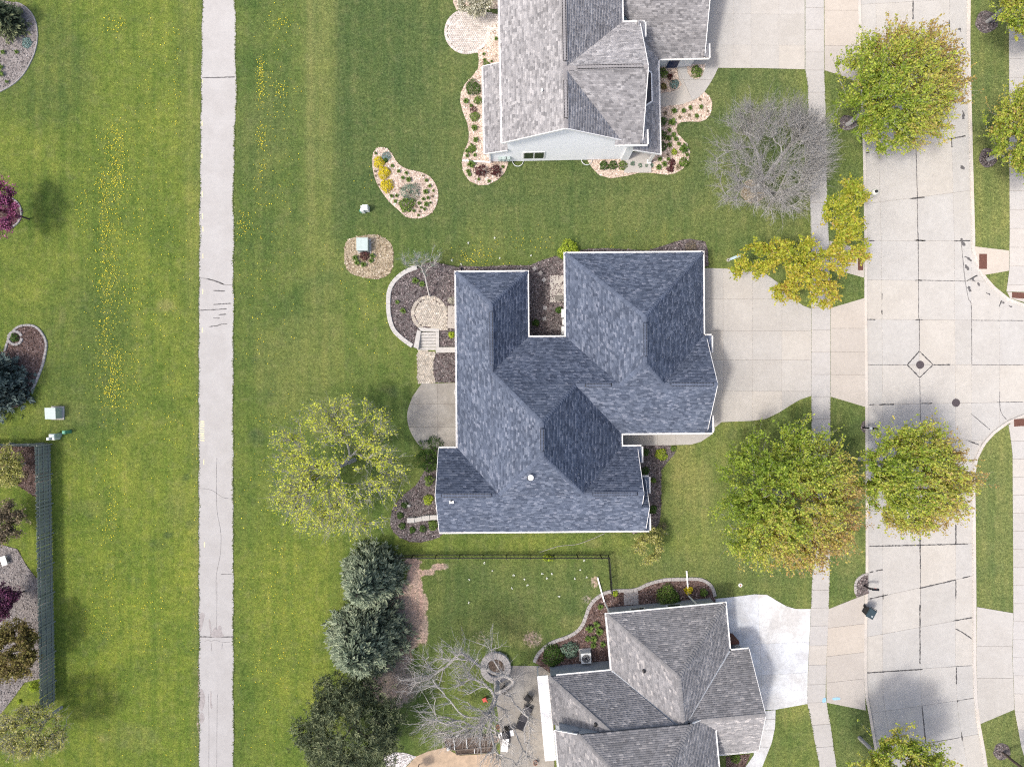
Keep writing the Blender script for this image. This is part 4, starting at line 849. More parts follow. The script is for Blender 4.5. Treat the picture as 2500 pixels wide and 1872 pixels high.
# blue door of the garage
d = MB(); d.box(9.0, 3.5, 1.05, 1.0, .06, 2.15); dd = d.build('door_frame', M['white'], h.root); d = MB(); d.box(9.0, 3.465, 1.05, .86, .04, 2.05); dr = d.build('door', M['bluedoor'], h.root)
d = MB(); d.cyl((8.67,3.45,1.0),(8.67,3.38,1.0),.035,n=8); d.build('handle', M['black'], dr)
d = MB(); d.box(10.62, 8.5, 1.15, .06, 5.2, 2.3); d.build('garage_door', M['white'], h.root)
# bay over the porch roof
bay = [(5.05,-1.75),(6.3,-.95),(6.3,1.0),(5.05,1.8)]; b = MB(); b.prism(bay, 3.3, 4.55); bo = b.build('bay', M['siding'], h.root)
b = MB(); b.prism([(5.0,-1.9),(6.42,-1.0),(6.42,1.06),(5.0,1.95)], 4.5, [5.3,4.62,4.62,5.3]); b.build('bay_roof', M['deck'], bo)
for a, c in [((5.4,-1.72),(6.46,-1.04)),((6.46,-1.04),(6.46,1.1)),((6.46,1.1),(5.4,1.78))]:
    b = MB(); b.beam((a[0],a[1],4.66),(c[0],c[1],4.66),.09,.1); b.build('bay_gutter', M['white'], bo)
# porch: slab, post, window well, white vent pipe, downspout, meters
b = MB(); b.box(6.1, -4.2, .1, 2.2, 1.6, .2); b.build('porch_floor', M['drive'], h.root)
b = MB(); b.box(7.0, -4.2, 1.6, .22, .22, 2.9); b.box(7.0,-4.2,.3,.34,.34,.2); b.build('porch_post', M['white'], h.root)
c = (-1.9+.0, -1.2); zz = pw.z(c); b = MB(); b.cyl((c[0],c[1],zz-.05),(c[0],c[1],zz+.3),.09,.085,12); b.build('vent_pipe', M['white'], h.roof)
b = MB(); b.beam((-5.8,-3.95,2.3),(-5.8,-3.95,.2),.09,.09); b.beam((-5.85,-3.95,.16),(-8.1,-3.75,.1),.11,.09); b.build('downspout', M['white'], h.root)
for cx in (-3.6, 2.0):
    b = MB(); b.lathe((cx, -3.87, 0), [(.42,-.3),(.42,.16),(.45,.16),(.45,-.3)], 22); b.build('window_well', M['box_white'], h.root)
for cx, w_ in ((-4.75,.35),(-4.35,.25),(-5.05,.22)):
    b = MB(); b.box(cx, -4.0, 1.1, w_, .25, .55); b.cyl((cx,-4.13,1.2),(cx,-4.2,1.2),.09,n=10); b.build('meter', M['box_green'], h.root)

# ------------------------------------------------------------------ south house, weathered grey roof
h = House('house', (12.3, -22), .094, M['roof_s'], M['cap_s'], 'grey house with weathered speckled shingle roof at the bottom edge'); HS = h
P_n = Plane('y', 4.62, -1, 3.0, .662); P_w = Plane('x', -4.6, 1, 3.0, .6); P_e = Plane('x', 4.6, -1, 3.0, .6); Q_n = Plane('y', .28, -1, 3.0, .82); Q_w = Plane('x', -9.5, 1, 3.0, .7); R_n = Plane('y', .95, -1, 3.0, .66); R_s = Plane('y', -6.9, 1, 3.0, .66)
zp = 5.76; zrr = 3+.66*3.925
h.face(P_n, [(-4.6,4.62),(4.6,4.62),(0,.45)]); h.face(P_w, [(-4.6,4.62),(0,.45),(0,-3.4),(-.1,-3.4),(-4.6,.28)]); h.face(P_e, [(4.6,4.62),(4.6,.95),(.35,-2.97),(.35,-3.4),(0,-3.4),(0,.45)])
h.face(Q_n, [(-9.5,.28),(-4.6,.28),(-.1,-3.4),(-5.2,-3.4)]); h.face(Q_w, [(-9.5,.28),(-5.2,-3.4),(-9.5,-3.4)])
h.face(R_n, [(4.6,.95),(6.1,.95),(6.1,-2.975),(.35,-2.975)]); h.face(R_s, [(2.0,-6.9),(6.1,-6.9),(6.1,-2.975),(.8,-2.975),(.8,-6.9)])
Tn = Plane('y', -2.9, -1, 6.0, .6); Tw = Plane('x', -9.4, 1, 5.04, .6); Te = Plane('x', 2.45, -1, 4.9, .6); zt = 6+.6*4.2
h.face(Tn, [(-7.8,-2.9),(.6,-2.9),(-3.6,-7.1)]); h.face(Tw, [(-9.4,-2.9),(-7.8,-2.9),(-3.6,-7.1),(-3.6,-13),(-9.4,-13)]); h.face(Te, [(2.45,-2.9),(.6,-2.9),(-3.6,-7.1),(-3.6,-13),(2.45,-13)])
for a, c in [((-4.6,4.62,3),(0,.45,zp)),((4.6,4.62,3),(0,.45,zp)),((0,.45,zp),(0,-2.8,zp)),((-9.5,.28,3),(-5.2,-3.2,6.0)),((.8,-2.975,zrr),(6.1,-2.975,zrr)),((-7.8,-2.9,6),(-3.6,-7.1,zt)),((.6,-2.9,6),(-3.6,-7.1,zt)),((-3.6,-7.1,zt),(-3.6,-13,zt))]: h.caps(a, c, .15, .2, .09)
h.gutter([((-4.6,4.62),(4.6,4.62),3,(0,1)),((-4.6,4.75),(-4.6,.4),3,(-1,0)),((4.6,4.75),(4.6,1.08),3,(1,0)),((-8.9,.28),(-4.5,.28),3,(0,1)),((4.73,.95),(6.1,.95),3,(0,1)),((2.45,-2.9),(2.45,-13),4.9,(1,0)),((-9.4,-2.9),(-9.4,-13),5.04,(-1,0)),((1.2,-6.9),(6.1,-6.9),3,(0,-1))])
for a, c in [((6.12,.95,3),(6.12,-2.975,zrr)),((6.12,-6.9,3),(6.12,-2.975,zrr)),((.6,-2.88,6),(2.45,-2.88,4.9)),((-9.4,-2.88,5.04),(-7.8,-2.88,6))]: h.rake(a, c, .04, .15)
# valley metal
for a, c in [((-4.6,.28,3),(-.15,-3.35,5.68)),((4.6,.95,3),(.5,-2.85,5.46))]:
    b = MB(); b.beam((a[0],a[1],a[2]+.02),(c[0],c[1],c[2]+.02),.14,.04); b.build('valley_metal', M['greysiding'], h.roof)
h.done()
b = MB(); b.box(0, -.6, 1.4, 8.4, 9.6, 2.8); b.box(-6.6, -3.4, 1.4, 5.4, 6.6, 2.8); b.box(3.8, -3.0, 1.4, 4.2, 7.2, 2.8); b.box(-3.6, -7.95, 2.9, 8.1, 9.6, 5.8); b.box(1.25, -7.9, 2.4, 1.7, 9.5, 4.8); b.box(-8.25, -7.9, 2.45, 1.6, 9.5, 4.9); b.build('wall', M['greysiding'], h.root)
b = MB(); b.add([(5.88,.6,2.8),(5.88,-6.5,2.8),(5.88,-2.95,5.3),(5.7,.6,2.8),(5.7,-6.5,2.8),(5.7,-2.95,5.3)], [(0,1,2),(5,4,3),(1,0,3,4)]); b.build('gable_wall', M['greysiding'], h.root)
w = MB(); w.box(-1.9, 4.22, 1.55, 1.2, .06, 1.2); ww = w.build('window', M['white'], h.root); g = MB(); g.box(-1.9, 4.25, 1.55, 1.0, .03, 1.0); g.build('pane', M['glass'], ww)
w = MB(); w.box(1.0, 4.22, 1.55, 1.2, .06, 1.2); ww = w.build('window', M['white'], h.root); g = MB(); g.box(1.0, 4.25, 1.55, 1.0, .03, 1.0); g.build('pane', M['glass'], ww)
d = MB(); d.box(5.92, -3.0, 1.1, .06, 5.0, 2.2); d.build('garage_door', M['white'], h.root)
d = MB(); d.box(5.3, 1.05, .9, .9, .25, 1.8); d.build('brick_pier', M['rust'], h.root)
b = MB(); b.beam((-4.35,4.7,2.8),(-4.35,4.7,.25),.09,.09); b.beam((-4.4,4.75,.2),(-4.75,6.75,.12),.11,.09); b.build('downspout', M['white'], h.root)
b = MB(); b.beam((2.45,4.7,2.8),(2.45,4.6,.25),.09,.09); b.beam((2.45,4.75,.2),(2.5,6.6,.12),.11,.09); b.build('downspout', M['white'], h.root)
# white patio cover
b = MB(); b.box(-9.95, -3.0, 2.72, .85, 6.6, .08); b.build('patio_cover', M['white'], h.root)
for y in (-.1, -2.0, -4.0, -6.1):
    b = MB(); b.box(-10.3, y, 1.35, .11, .11, 2.7); b.build('cover_post', M['white'], h.root)
for lx, ly, pl in [(-2.35,.65,P_w),(-6.4,-2.6,Q_w)]:
    zz = pl.z((lx, ly)); b = MB(); b.lathe((lx, ly, zz-.05), [(.1,0),(.1,.22),(.13,.22),(.13,.3),(.02,.32)], 12); b.build('roof_vent', M['black'], h.roof)
# ================================================================== VEGETATION
def unit(v): return v/np.maximum(np.linalg.norm(v, axis=-1, keepdims=True), 1e-9)
def tubes(A, B, r0, r1, n=3):
    """frusta between the points A and B (m,3); returns vertices and quads"""
    d = unit(B-A); ref = np.where(np.abs(d[:, 2:3]) < .9, np.array([[0,0,1.]]), np.array([[1.,0,0]])); x = unit(np.cross(d, ref)); y = np.cross(d, x); m = len(A)
    t = np.arange(n)*2*np.pi/n; cs = np.cos(t)[None, :, None]; sn = np.sin(t)[None, :, None]
    ring = x[:, None, :]*cs + y[:, None, :]*sn
    V = np.concatenate([A[:, None, :]+ring*r0[:, None, None], B[:, None, :]+ring*r1[:, None, None]], 1).reshape(-1, 3)
    i = np.arange(n); j = (i+1) % n; f = np.stack([i, j, j+n, i+n], 1)
    F = (np.arange(m)*2*n)[:, None, None] + f[None]
    return V, F.reshape(-1, 4)
def leaf_quads(c, nrm, axis, size, ratio=.62):
    """kite-shaped leaves"""
    a = unit(axis - nrm*np.sum(axis*nrm, 1, keepdims=True)); b = np.cross(nrm, a); s = size[:, None]
    V = np.stack([c-a*s*.5, c+b*s*ratio*.5+a*s*.06, c+a*s*.5, c-b*s*ratio*.5+a*s*.06], 1).reshape(-1, 3)
    return V, np.arange(len(c)*4).reshape(-1, 4)
def grow(rng, base_h, lobes, n_t, lean=(0, 0), up=.25, first=None, shell=.45, low=-.5):
    """skeleton: nodes, parents. lobes: (cx,cy,cz,rx,ry,rz,weight), coordinates relative to the base"""
    pos = [np.array([0, 0, -.1])]; par = [-1]; path = [0.0]; dirs = [np.array([0, 0, 1.])]
    k = max(2, int(base_h/.5))
    for i in range(1, k+1):
        t = i/k; pos.append(np.array([lean[0]*t*t + rng.normal(0, .02), lean[1]*t*t + rng.normal(0, .02), base_h*t])); par.append(i-1); path.append(path[-1]); d = pos[-1]-pos[-2]; dirs.append(d/np.linalg.norm(d))
    tg = []
    wsum = sum(l[6] for l in lobes)
    for cx, cy, cz, rx, ry, rz, w in lobes:
        m = max(3, int(n_t*w/wsum)); v = unit(rng.normal(size=(m*3, 3))); v = v[v[:, 2] > low][:m]; r = (shell + (1-shell)*rng.random(len(v)))**(1/2.2)
        tg.append(np.stack([cx+v[:, 0]*r*rx, cy+v[:, 1]*r*ry, cz+v[:, 2]*r*rz], 1))
    tg = np.concatenate(tg); top = pos[-1]; order = np.argsort(np.linalg.norm(tg-top, axis=1)); tips = []
    cap = 40000; PA = np.zeros((cap, 3)); PL_ = np.zeros(cap); n = len(pos); PA[:n] = pos; PL_[:n] = path; PA[:k] += 1e5*0
    allow0 = k
    dirs_a = np.zeros((cap, 3)); dirs_a[:n] = dirs; par_a = np.full(cap, -1, int); par_a[:n] = par
    for ti in order:
        t = tg[ti]; q = PA[allow0:n]; d = np.linalg.norm(q-t, axis=1); out = (t-q); cosb = np.sum(unit(out)*dirs_a[allow0:n], 1)
        cost = d*(1.25-.35*cosb) + .30*PL_[allow0:n] + 1.3*np.maximum(0, q[:, 2]-t[2]+.15)
        j = allow0 + int(np.argmin(cost)); p = PA[j].copy(); L = np.linalg.norm(t-p)
        if L < .12: continue
        c1 = p + dirs_a[j]*L*.32 + np.array([0, 0, up*L*.12]); m = max(2, int(L/.42)); prev = j
        for s in range(1, m+1):
            u = s/m; x = (1-u)**2*p + 2*u*(1-u)*c1 + u*u*t
            if s < m: x = x + rng.normal(0, .035*min(1, L), 3)
            PA[n] = x; par_a[n] = prev; dd = x-PA[prev]; ln = np.linalg.norm(dd); dirs_a[n] = dd/max(ln, 1e-6); PL_[n] = PL_[prev]+ln; prev = n; n += 1
        tips.append(n-1)
        if n > cap-200: break
    return PA[:n], par_a[:n], dirs_a[:n], np.array(tips)
def radii(par, tips, rt, ex=.43):
    n = len(par); c = np.zeros(n); c[tips] = 1
    for i in range(n-1, 0, -1): c[par[i]] += c[i]
    return rt*np.maximum(c, 1)**ex
def make_tree(name, base, label, lobes, trunk_h=1.8, n_t=260, seed=0, bark='bark', rt=.012, shoots=7, slen=.7, sup=.5, sout=.6, leaves=11, leaf=None, lsize=.13, tonefn=None, twigs=0, twlen=.4, lean=(0, 0), cat='tree', group=None, up=.25, shell=.45, low=-.5, lsp=.10, bare_frac=0.0, sr=.006, tuft=False):
    rng = np.random.default_rng(seed); root = empty(name, base); tag(root, label, cat, group)
    pos, par, dr, tips = grow(rng, trunk_h, lobes, n_t, lean, up, shell=shell, low=low); R = radii(par, tips, rt)
    i = np.arange(1, len(pos)); A = pos[par[i]]; B = pos[i]; big = R[i] > .035
    V1, F1 = tubes(A[big], B[big], np.minimum(R[par[i]], R[i]*1.35)[big], R[i][big], 7)
    tr = mesh_np('trunk', V1, F1, M[bark]); tr.polygons.foreach_set('use_smooth', [True]*len(tr.polygons)); obj('trunk', tr, root)
    sm = ~big; VV = []; FF = []; off = 0
    V2, F2 = tubes(A[sm], B[sm], np.minimum(R[par[i]], R[i]*1.35)[sm], R[i][sm], 4); VV.append(V2); FF.append(F2); off += len(V2)
    # last shoots
    cen = np.mean(pos[tips], 0); m = len(tips)*shoots; src = np.repeat(tips, shoots)
    back = rng.integers(0, 5, m); s0 = src.copy()
    for _ in range(4): s0 = np.where((back > 0) & (par[s0] > 0), par[s0], s0); back = back-1
    P0 = pos[s0]; o_ = unit((P0-np.array([0, 0, cen[2]*.6]))*np.array([1, 1, .5])); D = unit(o_*sout + np.array([0, 0, 1])*sup + rng.normal(0, .45, (m, 3)) + dr[s0]*.45); L = slen*rng.uniform(.4, 1.45, m)
    P1_ = P0 + D*(L*.5)[:, None]; D2 = unit(D + rng.normal(0, .16, (m, 3)) + np.array([0, 0, .12])); P2 = P1_ + D2*(L*.5)[:, None]
    for a, c, ra, rb in ((P0, P1_, sr*1.3, sr), (P1_, P2, sr, sr*.5)):
        v, f = tubes(a, c, np.full(m, ra), np.full(m, rb), 3); VV.append(v); FF.append(f+off); off += len(v)
    if twigs:
        k = np.repeat(np.arange(m), twigs); t = rng.random(len(k)); S0 = P0[k] + (P2-P0)[k]*t[:, None]; Dt = unit(D2[k]*.9 + rng.normal(0, .55, (len(k), 3)) + o_[k]*.25); Lt = twlen*rng.uniform(.4, 1.2, len(k)); S1 = S0 + Dt*Lt[:, None]
        v, f = tubes(S0, S1, np.full(len(k), sr*.75), np.full(len(k), sr*.4), 3); VV.append(v); FF.append(f+off); off += len(v)
    tw = obj('branches', mesh_np('branches', np.concatenate(VV), np.concatenate(FF), M[bark]), root); tw['kind'] = 'stuff'
    if leaf and leaves:
        keep = rng.random(m) >= bare_frac; kk = np.nonzero(keep)[0]; k = np.repeat(kk, leaves); t = rng.random(len(k))**.8; q = len(k)
        c = P0[k]*(1-t)[:, None] + P2[k]*t[:, None] + rng.normal(0, lsp, (q, 3))
        nrm = unit(rng.normal(0, .75, (q, 3)) + np.array([0, 0, .75])); ax = unit(D2[k] + rng.normal(0, .7, (q, 3))); sz = lsize*rng.uniform(.4, 1.6, q)
        tone = tonefn(c, rng) if tonefn else np.clip(.45 + rng.normal(0, .22, q), 0, 1)
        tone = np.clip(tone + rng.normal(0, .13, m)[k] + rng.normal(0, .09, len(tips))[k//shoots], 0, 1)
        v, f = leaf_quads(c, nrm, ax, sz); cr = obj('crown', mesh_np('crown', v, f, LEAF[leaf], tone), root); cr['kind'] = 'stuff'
    return root
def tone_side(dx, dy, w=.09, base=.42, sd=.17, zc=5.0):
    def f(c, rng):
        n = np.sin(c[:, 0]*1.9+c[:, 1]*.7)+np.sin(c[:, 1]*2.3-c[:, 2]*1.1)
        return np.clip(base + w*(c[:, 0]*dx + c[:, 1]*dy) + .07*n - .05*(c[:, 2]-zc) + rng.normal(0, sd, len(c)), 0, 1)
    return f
def lob(c, r, z, rz, w=1.0, base=(0, 0)): return (c[0]-base[0], c[1]-base[1], z, r, r, rz, w)
MG = 'maples along the street'
def maple(bpx, cpx, zc, rpx, rz, label, seed, dirn=(.8, -.5), n_t=330, **kw):
    b0 = W(bpx); c = W(cpx, zc); r = rpx/S*(HC-zc)/HC-.45
    cx, cy = c[0]-b0[0], c[1]-b0[1]
    lobes = [(cx, cy, zc, r*.92, r*.92, rz, 1.0)]
    rr = random.Random(seed)
    for i in range(7):
        t = i*.9+rr.uniform(-.3, .3); lobes.append((cx+math.cos(t)*r*.6, cy+math.sin(t)*r*.6, zc-rz*.1+rr.uniform(-.5, .6), r*.46, r*.46, rz*.6, .10))
    lobes.append((cx, cy, zc+rz*.4, r*.6, r*.6, rz*.5, .34))
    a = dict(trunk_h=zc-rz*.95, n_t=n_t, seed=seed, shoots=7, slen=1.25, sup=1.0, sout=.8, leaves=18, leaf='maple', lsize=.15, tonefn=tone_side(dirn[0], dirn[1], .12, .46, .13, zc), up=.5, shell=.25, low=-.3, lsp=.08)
    a.update(kw); return make_tree('maple_tree', b0, label, lobes, group=MG, **a)
maple((1862,1190), (1925,1212), 5.2, 196, 3.3, 'largest yellow green maple, left of the sidewalk in front of the blue roofed house', 11, (.75, -.6), 680)
maple((2097,1120), (2226,1164), 6.2, 145, 3.3, 'bronze tipped maple by the kerb touching the largest maple', 12, (.9, -.25), 480, trunk_h=3.0)
maple((2068,304), (2190,222), 6.3, 165, 3.3, 'maple with bronze side overhanging the street at the top right', 13, (.8, .5), 520, trunk_h=3.2)
maple((2409,54), (2535,-5), 5.6, 118, 3.0, 'bright green maple cut by the top right corner', 14, (.2, .2), 380, trunk_h=2.6)
maple((2411,390), (2528,322), 5.4, 130, 3.0, 'bright green maple at the right edge beside the far sidewalk', 15, (.3, .2), 400, trunk_h=2.6)
maple((2098,1800), (2195,1905), 6.0, 132, 3.2, 'lime green maple cut by the bottom edge next to the street', 16, (.2, -.2), 400, trunk_h=3.0)
maple((2447,1836), (2640,1995), 6.5, 120, 3.0, 'young tree with bare dark trunk leaning out at the bottom right', 17, (.2, -.2), 170, trunk_h=4.2, bark='bark_dark')
# the golden leaning tree in front of the drive
b0 = W((1912,628)); lb = []
for x, y, rp, z, w in [(270,600,52,4.2,1.0),(180,640,30,3.8,.35),(400,560,42,5.0,.8),(760,270,50,6.6,1.0),(800,215,30,6.9,.5),(690,330,38,6.2,.6),(790,400,32,6.3,.5),(780,520,48,6.0,.9),(860,560,26,6.2,.4),(690,600,44,5.4,.7),(500,640,46,4.8,.9),(560,720,44,4.6,.9),(430,790,36,4.0,.6),(650,800,42,4.3,.7),(530,520,30,5.4,.4)]:
    c = p1('f5', x, y, z); r = rp/S*.9-.25; lb.append((c[0]-b0[0], c[1]-b0[1], z, r, r, .75, w))
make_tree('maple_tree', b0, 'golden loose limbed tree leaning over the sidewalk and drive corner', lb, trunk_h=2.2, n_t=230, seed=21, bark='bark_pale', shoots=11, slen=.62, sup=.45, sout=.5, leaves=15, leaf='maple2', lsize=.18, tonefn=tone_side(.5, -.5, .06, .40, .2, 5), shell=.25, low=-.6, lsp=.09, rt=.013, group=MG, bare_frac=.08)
# bare grey tree in the north front yard
b0 = W((1838,466)); c = W((1888,385), 5.2); r = 160/S*.9
make_tree('bare_tree', b0, 'leafless grey tree with fine radiating twigs beside the sidewalk', [(c[0]-b0[0], c[1]-b0[1], 5.0, r*.93, r*.93, 2.9, 1.0), (c[0]-b0[0]+.3, c[1]-b0[1]+.3, 6.0, r*.6, r*.6, 2.2, .3)], trunk_h=1.3, n_t=520, seed=31, rt=.0155, shoots=7, slen=1.0, sup=.6, sout=.7, leaves=0, twigs=4, twlen=.6, up=.4, shell=.3, low=-.4, sr=.009)
# sparse lime tree behind the house
b0 = W((866,1122)); c = W((826,1143), 5.0); r = 190/S*.914
make_tree('young_leaf_tree', b0, 'sparse tree with lime young leaves between the trail and the blue roofed house', [(c[0]-b0[0], c[1]-b0[1], 4.8, r*.9, r*.9, 2.4, 1.0), (c[0]-b0[0]-1.8, c[1]-b0[1]-2.2, 4.4, r*.5, r*.45, 1.6, .35)], trunk_h=1.5, n_t=430, seed=41, rt=.013, shoots=8, slen=.85, sup=.3, sout=.6, leaves=8, leaf='elm', lsize=.135, twigs=3, twlen=.45, up=.35, shell=.2, low=-.3, bare_frac=.38, lsp=.10, sr=.0075)
# bare tree over the south patio
b0 = W((1214,1662)); c = W((1128,1688), 5.0); r = 150/S*.9; c2 = W((1240,1800), 7.0)
make_tree('bare_tree', b0, 'leafless tree with thick grey trunk spreading over the patio and fire pit', [(c[0]-b0[0], c[1]-b0[1], 4.8, r*.95, r*.95, 2.3, 1.0), (c2[0]-b0[0], c2[1]-b0[1], 7.0, 2.3, 2.3, 1.6, .4)], trunk_h=2.2, n_t=190, seed=51, rt=.024, shoots=5, slen=1.1, sup=.3, sout=.9, leaves=0, twigs=3, twlen=.7, bark='bark_pale', up=.3, shell=.25, low=-.3, sr=.0125)
# small trees
b0 = W((1611,1294)); c = W((1584,1336), 2.6)
make_tree('small_tree', b0, 'small loose lime tree at the south corner of the blue roofed house', [(c[0]-b0[0], c[1]-b0[1], 2.5, 1.0, 1.1, .8, 1.0), (c[0]-b0[0]+.3, c[1]-b0[1]+.9, 2.0, .5, .5, .5, .3)], trunk_h=.8, n_t=60, seed=61, shoots=9, slen=.45, leaves=10, leaf='pale', lsize=0.127, rt=.008)
b0 = p1('e1', 1200, 960, .4); c = p1('e1', 1000, 90, 3.6)
rt_ = make_tree('small_tree', (b0[0], b0[1], .42), 'thin pale trunked tree leaning over the curved retaining wall', [(c[0]-b0[0]-.9, c[1]-b0[1]-.1, 2.9, .7, .5, .45, .8), (c[0]-b0[0]+.9, c[1]-b0[1]+.15, 3.0, .7, .55, .45, .8), (c[0]-b0[0], c[1]-b0[1]-.2, 3.2, .6, .5, .45, .5)], trunk_h=2.0, lean=((c[0]-b0[0])*.55, (c[1]-b0[1])*.55), n_t=46, seed=62, shoots=6, slen=.42, leaves=4, leaf='blue', lsize=.075, bark='bark_pale', rt=.011, twigs=2, twlen=.25)
b0 = W((1612,1316))
# western edge
def edge_tree(nm, label, cpx, z, rr, rz, seed, leaf, bark='bark_dark', **kw):
    c = W(cpx, z); a = dict(trunk_h=z*.35, n_t=120, shoots=9, slen=.55, leaves=13, lsize=.13, rt=.009, shell=.25, low=-.3); a.update(kw)
    make_tree(nm, c, label, [(0, 0, z, rr[0], rr[1], rz, 1.0)], seed=seed, leaf=leaf, bark=bark, **a)
edge_tree('blossom_tree', 'pink purple blossoming tree cut by the left edge', (2,512), 3.2, (1.35,2.2), 1.3, 71, 'pink', bare_frac=.2, n_t=110)
edge_tree('purple_tree', 'dark brown budding tree behind the board fence', (14,1272), 2.4, (1.5,1.5), 1.0, 72, 'dry', leaves=6, twigs=2, twlen=.35)
edge_tree('purple_tree', 'small deep purple leaved tree beside the grey stone bed', (10,1464), 2.4, (.85,1.2), .9, 73, 'purple', n_t=80)
edge_tree('bronze_tree', 'bronze green budding tree behind the fence', (40,1585), 3.2, (1.65,2.1), 1.4, 74, 'brown', leaves=15, n_t=170)
edge_tree('pale_tree', 'pale yellow green airy tree at the bottom left corner', (78,1778), 3.6, (2.9,2.0), 1.5, 75, 'pale', bark='bark_pale', leaves=8, n_t=190, rt=.013, bare_frac=.2, twigs=2, sr=.008)
edge_tree('pale_tree', 'pale yellow green weeping tree behind the corner of the fence', (8,1140), 2.6, (1.7,1.4), 1.0, 76, 'pale', bark='bark_pale', leaves=10, n_t=90)
b0 = W((1160,6), 1.8); make_tree('blossom_tree', b0, 'white blossoming tree beside the round patio at the top edge', [(0,.25,1.9,1.35,1.05,.9,1.0)], trunk_h=.6, n_t=70, seed=77, shoots=9, slen=.4, leaves=16, leaf='white', lsize=0.138, bark='bark', rt=.007)

# ------------------------------------------------------------------ conifers
def spruce(name, bpx, H, R, label, seed, leaf='spruce', lean=(0, 0), dens=1.0, group=None, spray=.40):
    rng = np.random.default_rng(seed); b0 = W(bpx); root = empty(name, b0); tag(root, label, 'tree', group)
    b = MB(); b.cyl((0,0,-.1), (0,0,H*.97), .16, .015, 8, False); b.build('trunk', M['bark_dark'], root)
    C = []; AX = []; NR = []; TN = []; A = []; B = []
    z = .25
    while z < H-.1:
        rr = R*(max(0, 1-z/H))**.72; nb = int((6+rr*6.5)*dens)
        for k in range(nb):
            a = rng.uniform(0, 6.283); L = rr*rng.uniform(.72, 1.12)+.12; zz = z+rng.uniform(-.15, .15); d = np.array([math.cos(a), math.sin(a), 0]); n = max(2, int(L/.2)); side = np.array([-d[1], d[0], 0])
            tip = d*L + np.array([0, 0, zz - L*.10]); A.append([0, 0, zz]); B.append(tip)
            for s in range(n):
                t = (s+rng.random())/n
                if t < .25 and L > .8: continue
                c = d*L*t + np.array([0, 0, zz - L*.16*math.sin(t*2.2) + .10*t]); w = .5*(1-t)*min(1, L*.6)+.08
                for sg in (-1, 1):
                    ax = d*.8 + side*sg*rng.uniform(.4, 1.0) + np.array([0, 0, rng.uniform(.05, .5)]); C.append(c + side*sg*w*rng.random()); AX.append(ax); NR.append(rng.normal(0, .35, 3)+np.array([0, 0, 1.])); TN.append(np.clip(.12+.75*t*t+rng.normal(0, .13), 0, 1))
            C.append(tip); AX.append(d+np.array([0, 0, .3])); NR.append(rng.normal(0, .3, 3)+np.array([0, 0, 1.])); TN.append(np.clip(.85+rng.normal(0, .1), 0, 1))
        z += .24/dens
    C = np.array(C); AX = unit(np.array(AX)); NR = unit(np.array(NR)); TN = np.array(TN); sz = spray*rng.uniform(.65, 1.25, len(C)); sh = AX*sz[:, None]*.3
    v1, f1 = leaf_quads(C+sh, NR, AX, sz, .36); nr2 = unit(np.cross(AX, NR)+NR*.25); v2, f2 = leaf_quads(C+sh, nr2, AX, sz*.9, .34)
    # side needles splayed from each spray
    rot = unit(AX+np.cross(NR, AX)*.9); rot2 = unit(AX-np.cross(NR, AX)*.9); v3, f3 = leaf_quads(C+sh*.8, unit(NR+rng.normal(0,.3,NR.shape)), rot, sz*.6, .3); v4, f4 = leaf_quads(C+sh*.8, unit(NR+rng.normal(0,.3,NR.shape)), rot2, sz*.6, .3)
    V = np.concatenate([v1, v2, v3, v4]); F = np.concatenate([f1, f2+len(v1), f3+2*len(v1), f4+3*len(v1)])
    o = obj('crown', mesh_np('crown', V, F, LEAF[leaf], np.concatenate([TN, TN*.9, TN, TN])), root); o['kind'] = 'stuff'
    A = np.array(A, float); B = np.array(B, float); v, f = tubes(A, B, np.full(len(A), .022), np.full(len(A), .006), 3); o = obj('branches', mesh_np('branches', v, f, M['bark_dark']), root); o['kind'] = 'stuff'
    return root
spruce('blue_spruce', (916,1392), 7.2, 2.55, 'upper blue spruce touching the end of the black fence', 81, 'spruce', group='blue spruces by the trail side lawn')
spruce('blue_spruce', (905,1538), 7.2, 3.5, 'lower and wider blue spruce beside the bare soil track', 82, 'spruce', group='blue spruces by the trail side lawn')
spruce('spruce_tree', (8,942), 6.5, 2.7, 'dark blue green spruce in the edged bed at the left edge', 83, 'spruce_d')
spruce('cedar_tree', (30,62), 4.4, 1.3, 'dark evergreen with yellow green tips in the top left bed', 84, 'pine')
